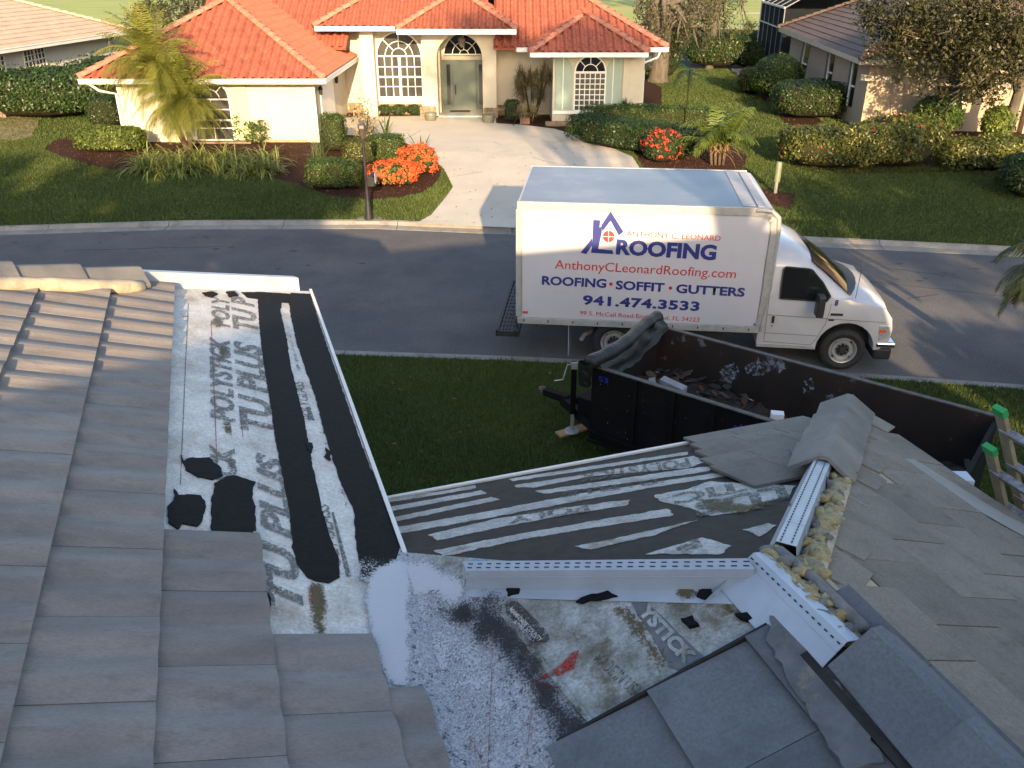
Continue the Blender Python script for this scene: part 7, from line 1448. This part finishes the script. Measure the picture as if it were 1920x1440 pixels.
blades('dry_leaves', base + Vector((0, -.2, .5)), 30, .8, .04, 2.4, leafmat('tan dry leaves', (0.25, 0.16, 0.06), (0.45, 0.32, 0.14), .3, .6), e, .15, tilt=(.4, 1.4))
base = Vector(gp_(1282, 262, .36)); e = empty('young_tree', 'thin dark young tree standing behind the driveway hedge', 'tree', tuple(base)); m = MB(); m.tube([base, base + Vector((0, 0, 2.3))], [.035, .02], 6); m.build('trunk', M_['bark_dark'], e)
for k in range(1): fronds('crown', base + Vector((0, 0, 2.2)), 9, .95, LGd, e, .20, 1.3, (.2, 1.5), 14, .04)
# palm at the right edge: crown just outside the picture, fronds reach in
base = Vector((9.6, 13.4 - 4.5 + 4.0, .2)); cpt = Y(1990, 500, 12.4); base = Vector((cpt.x + .2, cpt.y, .15)); e = empty('palm_tree', 'palm whose drooping fronds reach in at the right edge over the road', 'palm', tuple(base)); m = MB(); m.tube([base, cpt], [.12, .09], 10); m.build('trunk', trunkm, e, smooth=True); fronds('crown', cpt, 34, 1.15, leafmat('dark palm leaflets', (0.02, 0.032, 0.010), (0.06, 0.075, 0.022), .3, .5), e, .34, 1.9, (.2, 1.9), 34, .026)  # fronds are a darker green than the other palms

# ============================================================ trees
def tree(name, label, base, h, crowns, mat, n, leaf, trunk=.2, limbs=9, cat='tree', barkm=None, vert=False, clump=.55):
    base = Vector(base); e = empty(name, label, cat, tuple(base)); m = MB(); top = base + UP * h; m.tube([base - UP * .1, base + UP * .25, base.lerp(top, .5) + Vector((.1, 0, 0)), top], [trunk * 1.5, trunk, trunk * .8, trunk * .5], 10)
    for k in range(limbs):
        c, r = crowns[k % len(crowns)]; d = Vector(rdir(1)[0]); tgt = Vector(c) + Vector((d.x * r[0], d.y * r[1], d.z * r[2])) * .75; s = base.lerp(top, random.uniform(.45, 1.0)); mid = s.lerp(tgt, .5) + Vector((random.uniform(-.2, .2), random.uniform(-.2, .2), random.uniform(0, .5))); m.tube([s, mid, tgt], [trunk * .42, trunk * .25, trunk * .06], 6)
        for q in range(3): t2 = tgt + Vector(rdir(1)[0]) * r[0] * .4; m.tube([mid.lerp(tgt, .4), mid.lerp(t2, .7), t2], [trunk * .14, trunk * .09, .008], 5)
    m.build('trunk', barkm or pmat('grey bark', (0.10, 0.085, 0.065), (0.055, 0.045, 0.035), 6, .95, .02, 14, stretch=(1, 1, .3)), e, smooth=True)
    Ps = []; tot = sum(r[0] * r[1] * r[2] for c, r in crowns)
    for c, r in crowns:
        k = int(n * r[0] * r[1] * r[2] / tot); nc = max(5, int(k / 90)); cen = rdir(nc) * rng.uniform(.25, 1.0, (nc, 1)) ** .6 * np.array(r) + np.array(c); idx = rng.integers(0, nc, k); sc = clump * min(r); P = cen[idx] + rng.normal(0, 1, (k, 3)) * sc * .33 * (np.array([.6, .6, 1.6]) if vert else 1); Ps.append(P)
    P = np.concatenate(Ps); leafy('crown', P, np.array([0, 0, .5]) + rdir(len(P)) * .5, leaf, mat, e, .45, 1.0); return e
OK_ = leafmat('oak leaves', (0.016, 0.020, 0.008), (0.060, 0.058, 0.022), .22, .45, (0.20, 0.15, 0.06))
def yc(u, v, y): return tuple(Y(u, v, y))
tree('oak_tree', 'large spreading oak in front of the tan house at the upper right', (17.2, 30.5, .4), 3.6, [(yc(1790, 60, 30), (2.6, 1.6, 1.5)), (yc(1880, 110, 29), (1.9, 1.4, 1.2)), (yc(1700, 70, 30.5), (1.3, 1.0, .9)), (yc(1680, 20, 31), (1.4, 1.2, .8)), (yc(1820, 165, 28.5), (1.4, 1.0, .55)), (yc(1910, 20, 29), (1.6, 1.4, 1.3))], OK_, 26000, .13, .2, 22)
tree('tree', 'thick grey many stemmed tree just right of the orange roof', (gp_(1228, 150, .42)[0], 46.5, .4), 4.6, [(yc(1255, 25, 47), (2.3, 1.5, 2.0)), (yc(1310, 50, 48), (1.8, 1.4, 1.1)), (yc(1225, 60, 46), (1.0, .9, 1.6))], leafmat('greyish leaves', (0.03, 0.032, 0.014), (0.10, 0.095, 0.045), .3, .5), 6500, .12, .5, 26, vert=True)
e = tree('tree', 'slim straight tree between the two far houses', (gp_(1332, 132, .42)[0], 52.0, .4), 7.0, [(yc(1330, -30, 52), (2.4, 1.8, 1.8)), (yc(1360, 50, 52), (1.9, 1.4, .8)), (yc(1285, 60, 52), (1.5, 1.2, .7))], leafmat('olive leaves', (0.035, 0.045, 0.016), (0.11, 0.12, 0.04), .3, .5), 5200, .13, .22, 18)
tree('tree', 'dark small tree behind the orange roof at the upper left', (-16.5, 47, .4), 3.0, [(yc(335, 25, 47), (3.0, 1.5, .9)), (yc(400, 5, 47), (1.5, 1.2, .8))], leafmat('dark leaves', (0.02, 0.03, 0.012), (0.07, 0.075, 0.03), .25, .5), 5000, .16, .16, 16)
for k, (x, y, s, lab) in enumerate(((-30, 130, 3.0, 'dark tree at the fairway edge above the left house'), (-21, 128, 3.2, 'dark tree on the fairway right of the left house'), (16, 118, 3.4, 'orange tinged tree at the far edge of the golf course'), (30, 122, 4.0, 'dark tree at the far edge of the golf course above the pool enclosure'), (23, 112, 2.2, 'small orange tinged tree left of the pool enclosure'))):
    tree('tree', lab, (x, y, .2), 4.0, [((x, y, 4.0), (s * 1.3, s, 2.6)), ((x + 2.5, y, 3.2), (s * .9, s * .8, 2.0))], leafmat('far autumn leaves', (0.16, 0.085, 0.035), (0.38, 0.20, 0.08), .3, .6) if k in (2, 4) else leafmat('far dark leaves', (0.02, 0.03, 0.012), (0.06, 0.07, 0.025), .3, .6), 2600, .35, .3, 10)
base = Vector((24.5, 72, .3)); e = empty('palm_tree', 'far fan palm above the pool enclosure', 'palm', tuple(base)); m = MB(); m.tube([base, base + UP * 4.4], [.2, .16], 8); m.build('trunk', trunkm, e); fronds('crown', base + UP * 4.4, 26, 2.2, OK_, e, .7, 1.2, (.1, 2.0), 14, .08)
# trees and a neighbour's house behind the photographer: they throw the long evening shadows; the two left trees are added to shade the lawn
big = leafmat('street tree leaves', (0.03, 0.05, 0.015), (0.08, 0.10, 0.03), .2, .5)
for x, y, h, rr_2, lab in ((-4.6, -14, 11.3, (4.6, 2.2, 1.2), 'added unseen tree behind the house, left of the camera, crown flattened to shade the far lawn'), (-12.6, -14, 11.3, (4.6, 2.2, 1.3), 'second added unseen tree behind the house, far left, shading the lawn'), (6.4, -14, 16.4, (5.0, 2.6, 2.1), 'tall tree behind the house, right of the camera'), (15.8, -13, 10.3, (4.2, 2.6, 2.2), 'second tall tree behind the house, farther right'), (23, -6, 5.5, (3.5, 2.5, 3.0), 'lower tree beyond the right side of the lot'), (19.5, 5, 4.0, (2.2, 1.6, 2.0), 'small tree on the next lot to the right')):
    tree('tree', lab, (x, y, .3), h, [((x, y, h), rr_2), ((x + 1.0, y, h - .6), (rr_2[0] * .8, rr_2[1] * .8, rr_2[2] * .7))], big, 9500, .34, .3, 12)
shrub('hedge', 'added unseen hedge blocking low sun from the road at the right', 'hedge', (11.2, 1.0, .3), (2.6, .5, 1.83), big, 5000, .2, 6)  # unseen hedge added to keep the near right road in shade
NH = empty('house', 'neighbouring house to the right, outside the picture', 'house', (20, -2, .3)); boxp('wall', (21.5, -9, .2), (36, 3.5, 3.2), stw, NH)
m = MB(); m.prism([Vector((21, -9.5, 3.2)), Vector((36.5, -9.5, 3.2)), Vector((31, -3, 6.0)), Vector((26.5, -3, 6.0))], UP * -.1); m.prism([Vector((21, 4, 3.2)), Vector((36.5, 4, 3.2)), Vector((31, -3, 6.0)), Vector((26.5, -3, 6.0))], UP * -.1); m.prism([Vector((21, -9.5, 3.2)), Vector((26.5, -3, 6)), Vector((21, 4, 3.2))], UP * -.1); m.build('roof', terra, NH)
